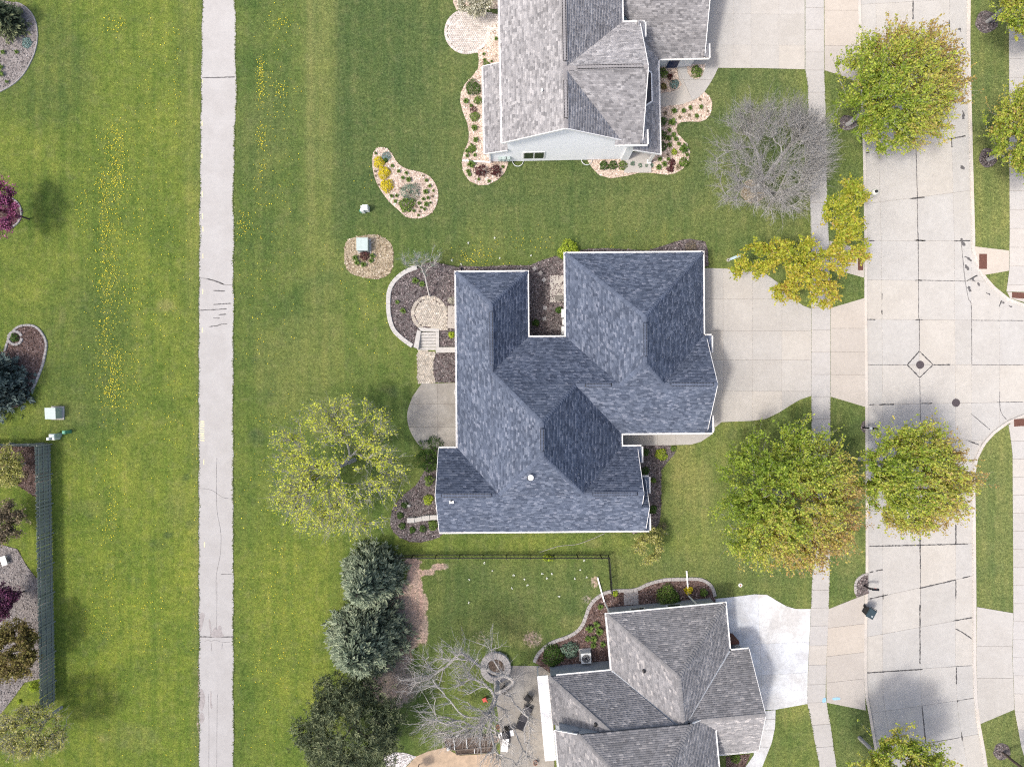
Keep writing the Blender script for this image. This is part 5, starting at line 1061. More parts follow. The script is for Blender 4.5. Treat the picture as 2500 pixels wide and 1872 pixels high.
def pine(bpx, cpx, zc, rpx, label, seed):
    rng = np.random.default_rng(seed); b0 = W(bpx); c = W(cpx, zc); r = rpx/S*.9; root = empty('pine_tree', b0); tag(root, label, 'tree')
    lobes = [(c[0]-b0[0], c[1]-b0[1], zc, r*.85, r*.85, 2.6, 1.0)] + [(c[0]-b0[0]+math.cos(t)*r*.75, c[1]-b0[1]+math.sin(t)*r*.75, zc-.6+.5*math.sin(t*2.7), r*.34, r*.34, 1.0, .14) for t in (.3,1.35,2.1,3.0,3.9,4.8,5.6)]
    pos, par, dr, tips = grow(rng, 2.4, lobes, 360, up=.2, shell=.35, low=-.5); R = radii(par, tips, .012); i = np.arange(1, len(pos))
    v, f = tubes(pos[par[i]], pos[i], np.minimum(R[par[i]], R[i]*1.35), R[i], 5); obj('trunk', mesh_np('trunk', v, f, M['bark_dark']), root)
    src = np.repeat(tips, 9); o_ = rng.normal(0, .34, (len(src), 3)); o_[:, 2] *= .6; cc = pos[src]+o_; k = 15
    q = np.repeat(np.arange(len(cc)), k); ax = unit(rng.normal(0, 1, (len(q), 3))*np.array([1, 1, .8])+np.array([0, 0, .55])); sz = .30*rng.uniform(.7, 1.2, len(q)); nr = unit(np.cross(ax, rng.normal(0, 1, (len(q), 3))))
    tb = np.clip(.42+rng.normal(0, .24, len(cc)) + .12*(cc[:, 2]-zc)/2, 0, 1)[q]; v, f = leaf_quads(cc[q]+ax*sz[:, None]*.5, nr, ax, sz, .17); o = obj('crown', mesh_np('crown', v, f, LEAF['pine'], np.clip(tb+rng.normal(0, .12, len(q)), 0, 1)), root); o['kind'] = 'stuff'
pine((888,1722), (855,1785), 4.6, 128, 'broad dark pine with tufted needles below the spruces', 85)

# ------------------------------------------------------------------ shrubs and perennials
def shrub(at, r, hgt, leaf, label, seed, name='shrub', lsize=.10, dens=1.0, flat=1.0, group=None, irr=.18, z0=.04, blades=False, stem='bark_dark'):
    rng = np.random.default_rng(seed); root = empty(name, (at[0], at[1], z0)); tag(root, label, 'shrub', group)
    n = int(min(4500, max(260, 2*math.pi*r*r*330*dens*(.10/lsize)**2))); d = unit(rng.normal(size=(n, 3))); d[:, 2] = np.abs(d[:, 2])
    a = np.arctan2(d[:, 1], d[:, 0]); k = 1+irr*(np.sin(3*a+seed)*.5+np.sin(5*a+seed*2.1)*.35+np.sin(2*a-seed)*.3)
    rad = (.55+.45*rng.random(n))**.6*k; c = d*rad[:, None]*np.array([r, r*flat, hgt]); c[:, 2] += .03
    nrm = unit(d*.8+rng.normal(0, .55, (n, 3))+np.array([0, 0, .35])); ax = unit(d + rng.normal(0, .6, (n, 3))); sz = lsize*rng.uniform(.6, 1.35, n)
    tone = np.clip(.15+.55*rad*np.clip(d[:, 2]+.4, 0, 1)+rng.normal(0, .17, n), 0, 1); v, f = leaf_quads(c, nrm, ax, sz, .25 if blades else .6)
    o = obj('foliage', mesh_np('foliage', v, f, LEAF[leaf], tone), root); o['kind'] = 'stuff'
    m = 14; A = np.zeros((m, 3)); A[:, :2] = rng.normal(0, r*.08, (m, 2)); dd = unit(rng.normal(size=(m, 3))); dd[:, 2] = np.abs(dd[:, 2])+.3; B = unit(dd)*np.array([r, r*flat, hgt])*.75
    v, f = tubes(A, B, np.full(m, .014), np.full(m, .006), 4); o = obj('stems', mesh_np('stems', v, f, M[stem]), root); o['kind'] = 'stuff'
    return root
PROTO = {}
ORD = 'first second third fourth fifth sixth seventh eighth ninth tenth eleventh twelfth thirteenth fourteenth fifteenth sixteenth seventeenth eighteenth nineteenth twentieth twenty-first twenty-second twenty-third'.split()
def tuft_mesh(leaf, seed, blades=46, r=.22, hgt=.26):
    rng = np.random.default_rng(seed); V = []; F = []; T = []
    for i in range(blades):
        a = rng.uniform(0, 6.283); L = r*rng.uniform(.5, 1.15); h_ = hgt*rng.uniform(.5, 1.1); w = .035*rng.uniform(.7, 1.4); d = np.array([math.cos(a), math.sin(a), 0]); s = np.array([-d[1], d[0], 0])
        p0 = d*.02; p_1 = d*L*.5+np.array([0, 0, h_]); p2 = d*L+np.array([0, 0, h_*.75]); n = len(V)
        V += [p0-s*w*.5, p0+s*w*.5, p_1+s*w, p_1-s*w, p2+s*w*.25, p2-s*w*.25]; F += [(n, n+1, n+2, n+3), (n+3, n+2, n+4, n+5)]; tt = rng.random(); T += [tt, tt]
    return mesh_np('foliage', V, F, LEAF[leaf], T)
def tufts(k, pts, leaf, label, group, r=.22, z=.05, seed=0, name='perennial'):
    rng = random.Random(seed+len(pts)); key = (leaf,)
    if key not in PROTO: PROTO[key] = [tuft_mesh(leaf, 900+i+len(PROTO)*7) for i in range(3)]
    for oi, p in enumerate(sorted(pts, key=lambda a: a[1])):
        c = p1(k, p[0], p[1]); rr = (p[2] if len(p) > 2 else r)/.22*.85
        o = obj(name, PROTO[key][rng.randrange(3)], None, (c[0], c[1], z), rng.uniform(0, 6.28)); o.scale = (rr, rr, max(.8, rr)*rng.uniform(.8, 1.2)); tag(o, label + ', ' + ORD[oi] + ' from the top', 'plant', group)
# teardrop bed
tufts('b2', [(605,330),(672,390),(755,410),(718,460),(780,480,.3),(965,487),(1000,545),(960,610,.3),(1040,597,.15),(985,675,.18),(935,685),(965,740,.28),(890,730),(1010,725,.14),(650,650),(597,655),(635,710),(910,775,.15),(945,793,.18),(430,200,.15),(835,810,.18),(880,855,.15)], 'green', 'small green perennial tuft in the teardrop stone chip bed', 'perennials in the teardrop bed', .2)
tufts('b2', [(420,390,.13),(425,440,.12),(690,575,.13),(850,765,.15),(895,820,.13),(1030,655,.15),(455,535,.12),(930,440,.12)], 'dry', 'small dry brown clump in the teardrop stone chip bed', 'dry clumps in the teardrop bed', .14)
for x, y, r, lab in [(455,285,.48,'uppermost of the three golden yellow shrubs in the teardrop bed'),(510,395,.55,'middle one of the three golden yellow shrubs in the teardrop bed'),(540,535,.56,'lowest of the three golden yellow shrubs in the teardrop bed')]:
    shrub(p1('b2', x, y, .3), r, .55, 'gold', lab, int(x), lsize=.085)
shrub(p1('b2', 790, 600, .4), .82, .9, 'blue', 'silvery blue green dwarf conifer in the teardrop bed', 5, lsize=.14, blades=True, dens=1.2)
shrub(p1('b2', 755, 735, .3), .66, .5, 'green', 'round bright green leafy shrub below the dwarf conifer', 6, lsize=.15)
shrub(p1('b2', 540, 225, .1), .42, .15, 'teal', 'flat grey green mat at the tip of the teardrop bed', 7, lsize=.07, irr=.05, dens=.7)
shrub(p1('b2', 530, 270, .1), .2, .25, 'darkgreen', 'small dark green plant beside the uppermost golden shrub', 8, lsize=.09)
# north house, west bed
shrub(p1('a2', 1850, 745, .5), .66, .85, 'darkgreen', 'dense round green shrub against the west side of the white house', 9, lsize=.09)
shrub(p1('a2', 1895, 860, .3), .38, .5, 'green', 'loose green shrub half under the west eave of the white house', 10, lsize=.1, dens=.7)
shrub(p1('a2', 1862, 1000, .3), .42, .5, 'green', 'rounded olive shrub in the west bed with a dark neighbour', 12, lsize=.09)
shrub(p1('a2', 1850, 945, .2), .34, .3, 'maroon', 'dark twiggy dwarf shrub in the west bed of the white house', 13, lsize=.07, dens=.5)
shrub(p1('a2', 1840, 1275, .2), .36, .35, 'green', 'bright leafy clump near the downspout of the white house', 14, lsize=.12)
tufts('a2', [(1790,875,.3),(1835,915,.2),(1865,1110,.33),(1875,1210,.3),(1800,1305,.26),(1800,1345,.2),(1865,1340,.2),(2050,345,.2),(1943,475,.16),(1950,525,.18),(2010,535,.14)], 'green', 'small green clump in the long west bed of the white house', 'perennials in the west bed')
shrub(p1('a2', 1965, 550, .2), .3, .3, 'green', 'low green plant at the corner of the sunroom roof', 15, lsize=.08)
for x, lab in [(1915,'left one of two dark maroon spiky shrubs by the white wall'),(2040,'right one of two dark maroon spiky shrubs by the white wall')]:
    shrub(p1('a2', x, 1465, .4), .52, .75, 'maroon', lab, x, lsize=.22, blades=True, irr=.3, dens=1.6)
tufts('a2', [(1835,1420,.42),(1810,1480,.25),(1820,1505,.22),(1900,1550,.16),(1990,1565,.18),(2108,1440,.16)], 'green', 'small green clump in the rounded bed end by the downspout', 'perennials in the rounded bed end')
# north house, front beds
tufts('e8', [(230,740,.3),(350,735,.27),(437,700,.24),(572,690,.24),(515,802,.24),(200,893,.4),(175,980,.22),(155,1085,.33),(175,1170,.28),(222,1040,.26),(255,1090,.26),(290,1150,.22),(350,1225,.5),(395,1290,.22),(110,1410,.3),(40,1450,.3),(155,1345,.2),(50,1345,.24)], 'green', 'small green clump in the winding front bed of the white house', 'perennials in the front bed')
tufts('e8', [(305,815,.2),(425,792,.18),(120,770,.2),(150,1290,.14),(560,598,.15),(655,745,.12),(280,1450,.3)], 'dry', 'small brown clump in the winding front bed of the white house', 'dry clumps in the front bed')
shrub(p1('e8', 232, 1255), .26, .3, 'lime', 'bright lime plant in the winding front bed', 21, lsize=.08)
shrub(p1('e8', 355, 1385), .42, .35, 'green', 'bright green leafy plant at the outer curve of the front bed', 22, lsize=.13)
shrub(p1('e8', 205, 1385), .3, .3, 'maroon', 'upper of two maroon leafy plants in the front bed', 23, lsize=.09)
shrub(p1('e8', 187, 1470), .3, .3, 'maroon', 'lower of two maroon leafy plants in the front bed', 24, lsize=.09)
shrub(p1('e8', 235, 400), .42, .25, 'teal', 'silver blue spreading plant beside the curved walk', 25, lsize=.09)
shrub(p1('e8', 180, 305), .24, .25, 'maroon', 'small maroon plant beside the curved walk', 26, lsize=.08)
shrub(p1('e8', 515, 245), .5, .35, 'green', 'green wreath shaped shrub in the island of the curved walk', 27, lsize=.11)
shrub(p1('e8', 95, 270), .42, .6, 'green', 'green shrub under the porch eave near the blue door', 28, lsize=.1)
shrub(p1('e8', 100, 430), .28, .3, 'brown', 'olive brown plant under the porch eave near the walk', 29, lsize=.09)
for y, lab in [(880,'upper of three green shrubs peeking from under the porch gutter'),(1050,'middle of three green shrubs peeking from under the porch gutter'),(1190,'lower of three green shrubs peeking from under the porch gutter')]:
    shrub(p1('e8', 80, y), .38, .7, 'darkgreen', lab, y, lsize=.09)
for x, lab in [(1215,'left of three low green shrubs along the white south wall'),(1285,'middle of three low green shrubs along the white south wall'),(1365,'right of three low green shrubs along the white south wall')]:
    shrub(p1('a3', x, 1318), .40, .5, 'darkgreen' if x < 1300 else 'green', lab, x, lsize=.1)
tufts('a3', [(1440,1305,.26),(1500,1320,.26),(1550,1320,.2),(1590,1315,.22)], 'blue', 'small grey green clump beside the low shrubs of the south wall', 'grey green clumps by the south wall')
# box bed
shrub(p1('b2', 310, 1285), .42, .45, 'maroon', 'reddish brown shrub beside the pale green transformer box', 31, lsize=.09)
tufts('b2', [(210,1310,.3),(395,1290,.28),(230,1360,.3),(380,1340,.25),(300,1380,.3)], 'green', 'grassy tuft round the shrub by the transformer box', 'grass round the transformer shrub')
# main house
shrub(p1('e4', 770, 190, .8), .92, 1.3, 'lime', 'bright yellow green bush at the north corner of the garage wing', 41, lsize=.12, irr=.22)
shrub(p1('e4', 240, 1330), .3, .4, 'darkgreen', 'dark green plant in the shaded court', 42, lsize=.1)
shrub(p1('e4', 600, 1130), .3, .4, 'darkgreen', 'low green plant beside the court wall boxes', 43, lsize=.1)
shrub(p1('e2', 1680, 250, .5), .28, .5, 'lime', 'bright green plant beside the garden steps', 44, lsize=.13, z0=.42)
for k, x, y, r, lf, lab in [('e3',740,825,.44,'lime','round lime shrub near the west gable of the blue roofed house'),('e3',815,1190,.46,'green','bright green shrub half under the west gable eave'),('e3',400,900,.3,'darkgreen','dark green shrub with a pale stone beside it'),('e3',335,1055,.3,'darkgreen','dark green shrub between the pale stone and the short wall'),('e3',365,1205,.3,'darkgreen','dark green shrub at the outer edge of the southwest bed'),('e3',512,1268,.28,'darkgreen','dark green shrub below the short stone wall'),('e3',665,1248,.32,'darkgreen','dark green shrub next to the bright green shrub under the eave')]:
    shrub(p1(k, x, y, .2), r, r*.95, lf, lab, int(x+y), lsize=.085)
for x, y, r, lab in [(1975,700,.95,'tall spreading juniper against the patio corner'),(1915,860,1.0,'dark spreading juniper beside the west gable wall'),(1995,880,.7,'juniper mound closest to the west gable wall'),(1950,1060,.42,'small juniper below the spreading ones')]:
    shrub(p1('c3', x, y, .5), r, .8, 'darkgreen' if r > .5 else 'green', lab, int(x+y), lsize=.2, blades=True, irr=.35, dens=1.3)
for k, x, y, r, lf, lab in [('c4',2093,305,.52,'lime','round lime shrub beside the front walk of the blue roofed house'),('c4',1965,285,.32,'darkgreen','dark shrub in the front bed against the entry wall'),('c4',1960,440,.36,'darkgreen','dark green shrub in the front bed below the entry'),('c4',2028,520,.22,'green','small green plant beside the front gable'),('c4',2022,760,.38,'darkgreen','dark green shrub at the lower end of the front bed'),('c4',2195,255,.24,'green','small green shrub at the tip of the front bed')]:
    shrub(p1(k, x, y, .2), r, r, lf, lab, int(x+y), lsize=.09)
shrub(p1('c4', 2110, 905, .4), .42, .6, 'dry', 'dry twiggy shrub at the southeast corner of the blue roofed house', 46, lsize=.07, dens=.6, blades=True)
shrub(p1('c4', 1150, 1165, .2), .5, .45, 'lime', 'lime tuft growing through the black fence', 47, lsize=.1, dens=.5, flat=.55)
shrub(p1('b3', 1880, 65, .2), .5, .4, 'dry', 'dry tan clump at the north corner of the garage wing', 48, lsize=.08, dens=.7, blades=True)
tufts('e1', [(890,620,.35),(1040,690,.3),(620,1290,.3),(480,1100,.22)], 'green', 'green clump in the raised mulch bed behind the curved wall', 'clumps in the raised mulch bed', z=.42)
shrub(p1('e1', 1680, 1040, .6), .34, .35, 'white', 'white blossoming shrub beside the house wall and round patio', 49, lsize=.07, z0=.42, dens=.6)
# south house
for k, x, y, r, hh, lf, lab in [('c6',1415,222,.95,.9,'green','large bright green shrub by the north wall of the grey house'),('c6',1570,183,.36,.4,'gold','golden shrub in the edged bed of the grey house'),('c6',1680,200,.36,.35,'green','small green shrub at the east end of the edged bed'),('c6',1038,205,.26,.4,'lime','yellow green plant beside the fence end'),('c6',715,610,.72,.8,'blue','blue green shrub beside the air conditioner'),('c6',590,650,.95,.6,'darkgreen','wide dark green juniper at the patio edge'),('c6',1480,265,.4,.4,'darkgreen','low dark shrub behind the large green shrub'),('c6',1910,1400,.4,.3,'green','green plant in the small front bed at the bottom')]:
    shrub(p1(k, x, y, .3), r, hh, lf, lab, int(x+y), lsize=.11)
tufts('c6', [(850,450,.4),(900,420,.35),(880,520,.35),(920,470,.4),(840,520,.3),(930,290,.3),(945,560,.3),(880,570,.3)], 'green', 'green clump in the bed beside the air conditioner', 'clumps beside the air conditioner')
# left beds
shrub(p1('f1', 280, 440), .45, .2, 'teal', 'silvery grey green mat in the top left bed', 52, lsize=.08)
tufts('f1', [(180,535,.22),(20,690,.3),(30,760,.3),(85,835,.18),(45,540,.25)], 'green', 'small green clump in the top left stone bed', 'clumps in the top left bed')
shrub(p1('f2', 105, 175), .38, .35, 'darkgreen', 'small dark shrub inside the ring of edging stones at the left', 53, lsize=.1)
shrub(p1('c2', 180, 1065), .16, .2, 'lime', 'single lime plant on the grey stones by the fence', 54, lsize=.08)
shrub(p1('c2', 310, 930), .4, .5, 'lime', 'lime shrub hugging the lower end of the fence', 55, lsize=.1, dens=.6)
shrub(p1('c1', 220, 590), .42, .3, 'dry', 'pale straw coloured clump behind the fence corner', 56, lsize=.09, dens=.8)
shrub(p1('c1', 130, 640), .7, .4, 'pale', 'pale yellow ground cover along the bed behind the fence', 57, lsize=.09, dens=.6, flat=.5)
# ------------------------------------------------------------------ dandelions and clover
rng = np.random.default_rng(5); PX = []
def blob(cx, cy, sx, sy, n, box=None):
    q = np.stack([rng.normal(cx, sx, n), rng.normal(cy, sy, n)], 1); PX.append(q)
def rect(x0, y0, x1, y1, n):
    t_ = rng.uniform(y0, y1, n); k_ = .5+.5*np.sin(t_*.045+x0)*np.sin(t_*.017+y0*.3); keep = rng.random(n) < .35+.65*k_; PX.append(np.stack([rng.normal((x0+x1)/2, (x1-x0)*.36, n), t_ + rng.normal(0, 12, n)], 1)[keep])
rect(242, 430, 302, 960, 700); rect(242, 440, 268, 900, 380); rect(225, 400, 345, 1000, 480); blob(285, 400, 14, 30, 160); blob(285, 340, 16, 25, 90); rect(240, 300, 320, 470, 130); blob(280, 60, 20, 14, 50); rect(330, 40, 420, 400, 90); rect(420, 60, 440, 320, 60); rect(300, 450, 460, 1000, 300); blob(275, 940, 14, 40, 180)
rect(190, 470, 215, 560, 60); rect(630, 140, 645, 260, 90); blob(637, 190, 6, 30, 90); blob(693, 55, 14, 10, 45); blob(690, 220, 14, 12, 50); rect(640, 0, 720, 470, 150); blob(640, 340, 8, 20, 70); rect(630, 400, 660, 460, 40); rect(575, 450, 700, 900, 220); blob(595, 545, 12, 20, 60)
rect(860, 400, 960, 470, 8); rect(1100, 590, 1240, 650, 55); blob(1165, 632, 30, 14, 70); rect(1260, 570, 1330, 610, 35); rect(1330, 560, 1700, 605, 30); rect(640, 930, 760, 1300, 120); rect(575, 1000, 700, 1870, 260); rect(240, 1000, 300, 1420, 150); rect(260, 1230, 285, 1300, 60); rect(225, 1420, 290, 1560, 90); rect(340, 1440, 430, 1620, 60); rect(470, 1000, 485, 1900, 60); rect(650, 1310, 720, 1800, 120); rect(860, 720, 970, 930, 70); rect(790, 590, 900, 720, 40); rect(220, 1000, 470, 1840, 170); rect(405, 1020, 430, 1040, 30)
Q = np.concatenate(PX); kx_ = np.interp(Q[:, 1], [0, 700, 1872], [491, 486, 486]); kr_ = np.interp(Q[:, 1], [0, 228, 700, 1872], [575, 578, 571, 571]); ok = (Q[:, 0] < kx_-3) | (Q[:, 0] > kr_+3); Q = Q[ok]
bad = np.zeros(len(Q), bool); wx = (Q[:, 0]-1250)/S; wy = (936-Q[:, 1])/S
for pl in (B_BOX, B_N2, B_M1, B_N3): bad |= inpoly(wx, wy, pl)
wx, wy = wx[~bad], wy[~bad]; m = len(wx)
c = np.stack([wx, wy, rng.uniform(.05, .11, m)], 1); nr = unit(rng.normal(0, .25, (m, 3))+np.array([0, 0, 1.])); ax = unit(rng.normal(0, 1, (m, 3))); v, f = leaf_quads(c, nr, ax, rng.uniform(.03, .085, m)**1.0, .95)
tag(obj('dandelion_flowers', mesh_np('dandelion_flowers', v, f, M['flower'])), 'yellow dandelion flowers scattered over the lawns', 'flowers', kind='stuff')
Q = [npx('c4', x, y) for x, y in [(497,1342),(866,1305),(950,1338),(978,1385),(1101,1290),(1142,1330),(1180,1290),(1420,1262),(1370,1330),(1470,1318),(1450,1180),(490,1530),(690,1265),(850,1412),(1240,1480),(620,1200)]] + [npx('b2', x, y) for x, y in [(1410,1150),(1235,1335),(1335,1375),(1745,1310),(2075,1280),(1690,1095)]]
v0 = []; f0 = []
for i, q in enumerate(Q):
    w_ = W(q); b = MB(); n = len(v0)
    for k in range(9):
        t = rng.uniform(0, 6.28); rr = rng.uniform(0, .09); s_ = .035
        v0 += [(w_[0]+rr*math.cos(t)+s_*dx, w_[1]+rr*math.sin(t)+s_*dy, .09+rng.uniform(0, .03)) for dx, dy in ((-1, 0), (0, -1), (1, 0), (0, 1))]; f0.append(tuple(range(len(v0)-4, len(v0))))
tag(obj('seed_heads', mesh_np('seed_heads', v0, f0, M['seedhead'])), 'white seed heads dotted over the fenced lawn', 'flowers', kind='stuff')
# ================================================================== WALLS, PAVERS, FENCES, SMALL THINGS
def stones_along(name, pl, step, width, z0, z1, mat, label, cat, piece='stone', seed=0, gap=.02, jit=.02):
    r = random.Random(seed); pl = smooth(pl, False, 6); pts = resample(pl, step); c = pts[len(pts)//2]
    root = empty(name, (c[0], c[1], 0)); tag(root, label, cat)
    for i in range(len(pts)-1):
        a, b_ = np.array(pts[i]), np.array(pts[i+1]); d = b_-a; L = np.linalg.norm(d); d /= L; n = np.array([-d[1], d[0]]); w = width*(1+r.uniform(-jit, jit)*3); g_ = gap/2; dz = r.uniform(-jit, jit)
        q = [a+d*g_-n*w/2, b_-d*g_-n*w/2, b_-d*g_+n*w/2, a+d*g_+n*w/2]; q = [(x-c[0], y-c[1]) for x, y in q]; ch = .018
        qi = [((q[0][0]+q[2][0])/2+(x-(q[0][0]+q[2][0])/2)*(1-ch*5), (q[0][1]+q[2][1])/2+(y-(q[0][1]+q[2][1])/2)*(1-ch*5)) for x, y in q]
        sb = MB(); q3 = [(x, y, z0) for x, y in q]+[(x, y, z1+dz-ch) for x, y in q]+[(x, y, z1+dz) for x, y in qi]
        sb.add(q3, [(0,1,5,4),(1,2,6,5),(2,3,7,6),(3,0,4,7),(4,5,9,8),(5,6,10,9),(6,7,11,10),(7,4,8,11),(8,9,10,11)]); sb.build(piece, mat, root)
    return root
stones_along('retaining_wall', wall_c, .46, .34, -.05, .56, M['stone'], 'curved pale block retaining wall round the raised mulch bed', 'wall', seed=1, gap=.012, jit=.006)
stones_along('stone_wall', P('e3', [(445,1112),(540,1112),(640,1090),(740,1075),(900,1068)]), .62, .36, 0, .4, M['stone'], 'short curved row of pale stone blocks by the west gable', 'wall', seed=2, gap=.03, jit=.03)
stones_along('bed_edging', EDG, .36, .26, -.02, .12, M['edging'], 'grey block edging winding round the grey house bed', 'edging', seed=3)
stones_along('bed_edging', smooth(P('f7', [(405,243),(350,250),(290,285),(240,340),(222,420),(225,490),(245,565)]), False, 2), .22, .16, -.02, .1, M['edging'], 'small block edging round the mailbox bed near the dark bin', 'edging', seed=4)
stones_along('bed_edging', P('f2', [(35,265),(60,190),(100,120),(150,95),(220,95),(270,130),(305,190),(310,240),(290,340),(250,450),(205,540)]), .34, .17, -.02, .12, M['edging'], 'pale edging round the spruce bed at the left', 'edging', seed=5)
stones_along('bed_edging', P('f2', [(105+46*math.cos(t), 178+44*math.sin(t)) for t in np.linspace(0, 6.2, 18)]), .3, .2, -.02, .14, M['edging'], 'small ring of edging stones inside the spruce bed', 'edging', seed=6)
stones_along('bed_edging', Wn([(15+38*math.cos(t), 520+38*math.sin(t)) for t in np.linspace(-2.2, 2.3, 20)]), .3, .13, -.02, .11, M['edging'], 'thin pale edging ring under the pink blossoming tree', 'edging', seed=7)
stones_along('bed_edging', P('f1', [(160,28),(230,53),(300,108),(352,190),(378,290),(381,400),(358,520),(312,632),(242,752),(141,852),(0,932),(-60,950)]), .5, .07, -.02, .09, M['edging'], 'thin dark edging strip of the top left bed', 'edging', seed=8, gap=.004, jit=.003)
# white plank edging near the stone bed behind the fence is left as stone chips

# garden steps
c0 = p1('e2', 1150, 380, .3); st = empty('garden_steps', (c0[0], c0[1], 0)); tag(st, 'pale stone garden steps leading up to the round paver patio', 'steps')
def loc_(k, x, y, z, o_): a = p1(k, x, y, z); return (a[0]-o_[0], a[1]-o_[1])
for i in range(6):
    y0 = 195+i*68; zt = .44-i*.075; q = [loc_('e2', x, y, zt, c0) for x, y in ((985-i*14, y0),(1320, y0),(1320, y0+57),(975-i*14, y0+57))]; b = MB(); b.prism(ccw(q), -.05, zt); b.build('tread', M['stone'], st)
for nm, q, zt in [('cheek_wall',[(905,140),(990,170),(930,575),(825,530)],.56),('cheek_wall',[(1322,185),(1398,185),(1398,525),(1322,525)],.56),('cheek_wall',[(925,90),(1398,118),(1398,183),(992,168)],.5),('cheek_wall',[(1322,528),(1780,528),(1780,640),(1322,650)],.5)]:
    qq = [loc_('e2', x, y, zt, c0) for x, y in q]; b = MB(); b.prism(ccw(qq), -.05, zt); b.build(nm, M['stone'], st)

# paver areas (each stone too small to pick apart: joined)
def pavers(name, inside, bbox, z, mat, label, size=.145, ring=None, seed=0, rot=0.0):
    r = np.random.RandomState(seed); V = []; F = []; x0, y0, x1, y1 = bbox; cx, cy = (x0+x1)/2, (y0+y1)/2; ca, sa = math.cos(rot), math.sin(rot)
    ext = max(x1-x0, y1-y0)*.75; yy = -ext; row = 0
    cells = []
    while yy < ext:
        xx = -ext + (size*.5 if row % 2 else 0)
        while xx < ext: cells.append((xx, yy)); xx += size
        yy += size; row += 1
    cells = np.array(cells); X_ = cx+cells[:, 0]*ca-cells[:, 1]*sa; Y_ = cy+cells[:, 0]*sa+cells[:, 1]*ca; k = inside(X_, Y_); X_, Y_ = X_[k], Y_[k]
    def block(x, y, w, l, th, dz):
        h_ = .5; n = len(V); c_, s_ = math.cos(th), math.sin(th)
        for zz, kx in ((z-.05, 1.0), (z+dz-.006, 1.0), (z+dz, .86)):
            for dx, dy in ((-.5,-.5),(.5,-.5),(.5,.5),(-.5,.5)):
                a, b_ = dx*w*kx, dy*l*kx; V.append((x+a*c_-b_*s_, y+a*s_+b_*c_, zz))
        for q in ((0,1,5,4),(1,2,6,5),(2,3,7,6),(3,0,4,7),(4,5,9,8),(5,6,10,9),(6,7,11,10),(7,4,8,11),(8,9,10,11)): F.append(tuple(n+i for i in q))
    for x, y in zip(X_, Y_): block(x, y, size-.018, size-.018, rot, r.uniform(-.004, .004))
    if ring:
        for rc, rr, w, l in ring:
            m = int(2*math.pi*rr/(w+.015))
            for i in range(m):
                t = 2*math.pi*i/m; x, y = rc[0]+rr*math.cos(t), rc[1]+rr*math.sin(t); block(x, y, l, w, t, r.uniform(-.004, .004))
    o = obj('pavers', mesh_np('pavers', V, F, mat)); return o
def disc(c, r, z, n=40): return [(c[0]+r*math.cos(2*math.pi*i/n), c[1]+r*math.sin(2*math.pi*i/n)) for i in range(n)]
pc = p1('e1', 1170, 1330, .45); pr_ = 43.5/S*.99
b = MB(); b.prism(disc(pc, pr_+.02, 0), .3, ZB+.02); ext_ = ccw(P('e1', [(1170,960),(1250,975),(1560,1165),(1600,1165),(1600,1700),(1170,1740)], .45)); b.prism(ext_, .3, ZB+.021)
pt = tag(b.build('round_patio', M['paver_joint']), kind='structure'); sl = MB(); sl.prism(ccw(P('e1', [(1598,1166),(1800,1166),(1800,1670),(1590,1670)], .45)), .3, ZB+.045); sl.build('slab', M['apron'], pt)
o = pavers('p', lambda x, y: ((x-pc[0])**2+(y-pc[1])**2 < (pr_-.30)**2) | inpoly(x, y, P('e1', [(1200,1040),(1540,1200),(1590,1200),(1590,1690),(1200,1700)], .45)), (pc[0]-2, pc[1]-2, pc[0]+2.5, pc[1]+2), ZB+.05, M['paver'], '', .16, [(pc, pr_-.12, .13, .24)], 1)
o.parent = pt; o['kind'] = 'stuff'
pth = ccw(smooth(P('e2', [(935,610),(1310,655),(1288,800),(1265,930),(1270,1110),(1318,1318),(935,1335),(912,1100),(910,900)]), True, 2)); b = MB(); b.prism(pth, -.05, .03); pw_ = tag(b.build('paver_path', M['paver_joint']), kind='structure')
bx_ = [min(q[0] for q in pth), min(q[1] for q in pth), max(q[0] for q in pth), max(q[1] for q in pth)]
o = pavers('p', lambda x, y: inpoly(x, y, pth), bx_, .05, M['paver'], '', .16, None, 2, .05); o.parent = pw_; o['kind'] = 'stuff'
pc2 = W((1140,78)); pr2 = 55/S; rd = disc(pc2, pr2, 0)
pl2 = ccw(P('a2', [(1830,80),(2090,130),(2090,300),(1880,455),(1800,460)])); b = MB(); b.prism(rd, -.05, .03); b.prism(pl2, -.05, .031); pt2 = tag(b.build('round_patio', M['paver_joint']), kind='structure')
o = pavers('p', lambda x, y: ((x-pc2[0])**2+(y-pc2[1])**2 < (pr2-.22)**2) | inpoly(x, y, pl2), (pc2[0]-2.2, pc2[1]-2.2, pc2[0]+3.6, pc2[1]+2.2), .05, M['paver_grey'], '', .15, [(pc2, pr2-.1, .12, .2)], 3); o.parent = pt2; o['kind'] = 'stuff'

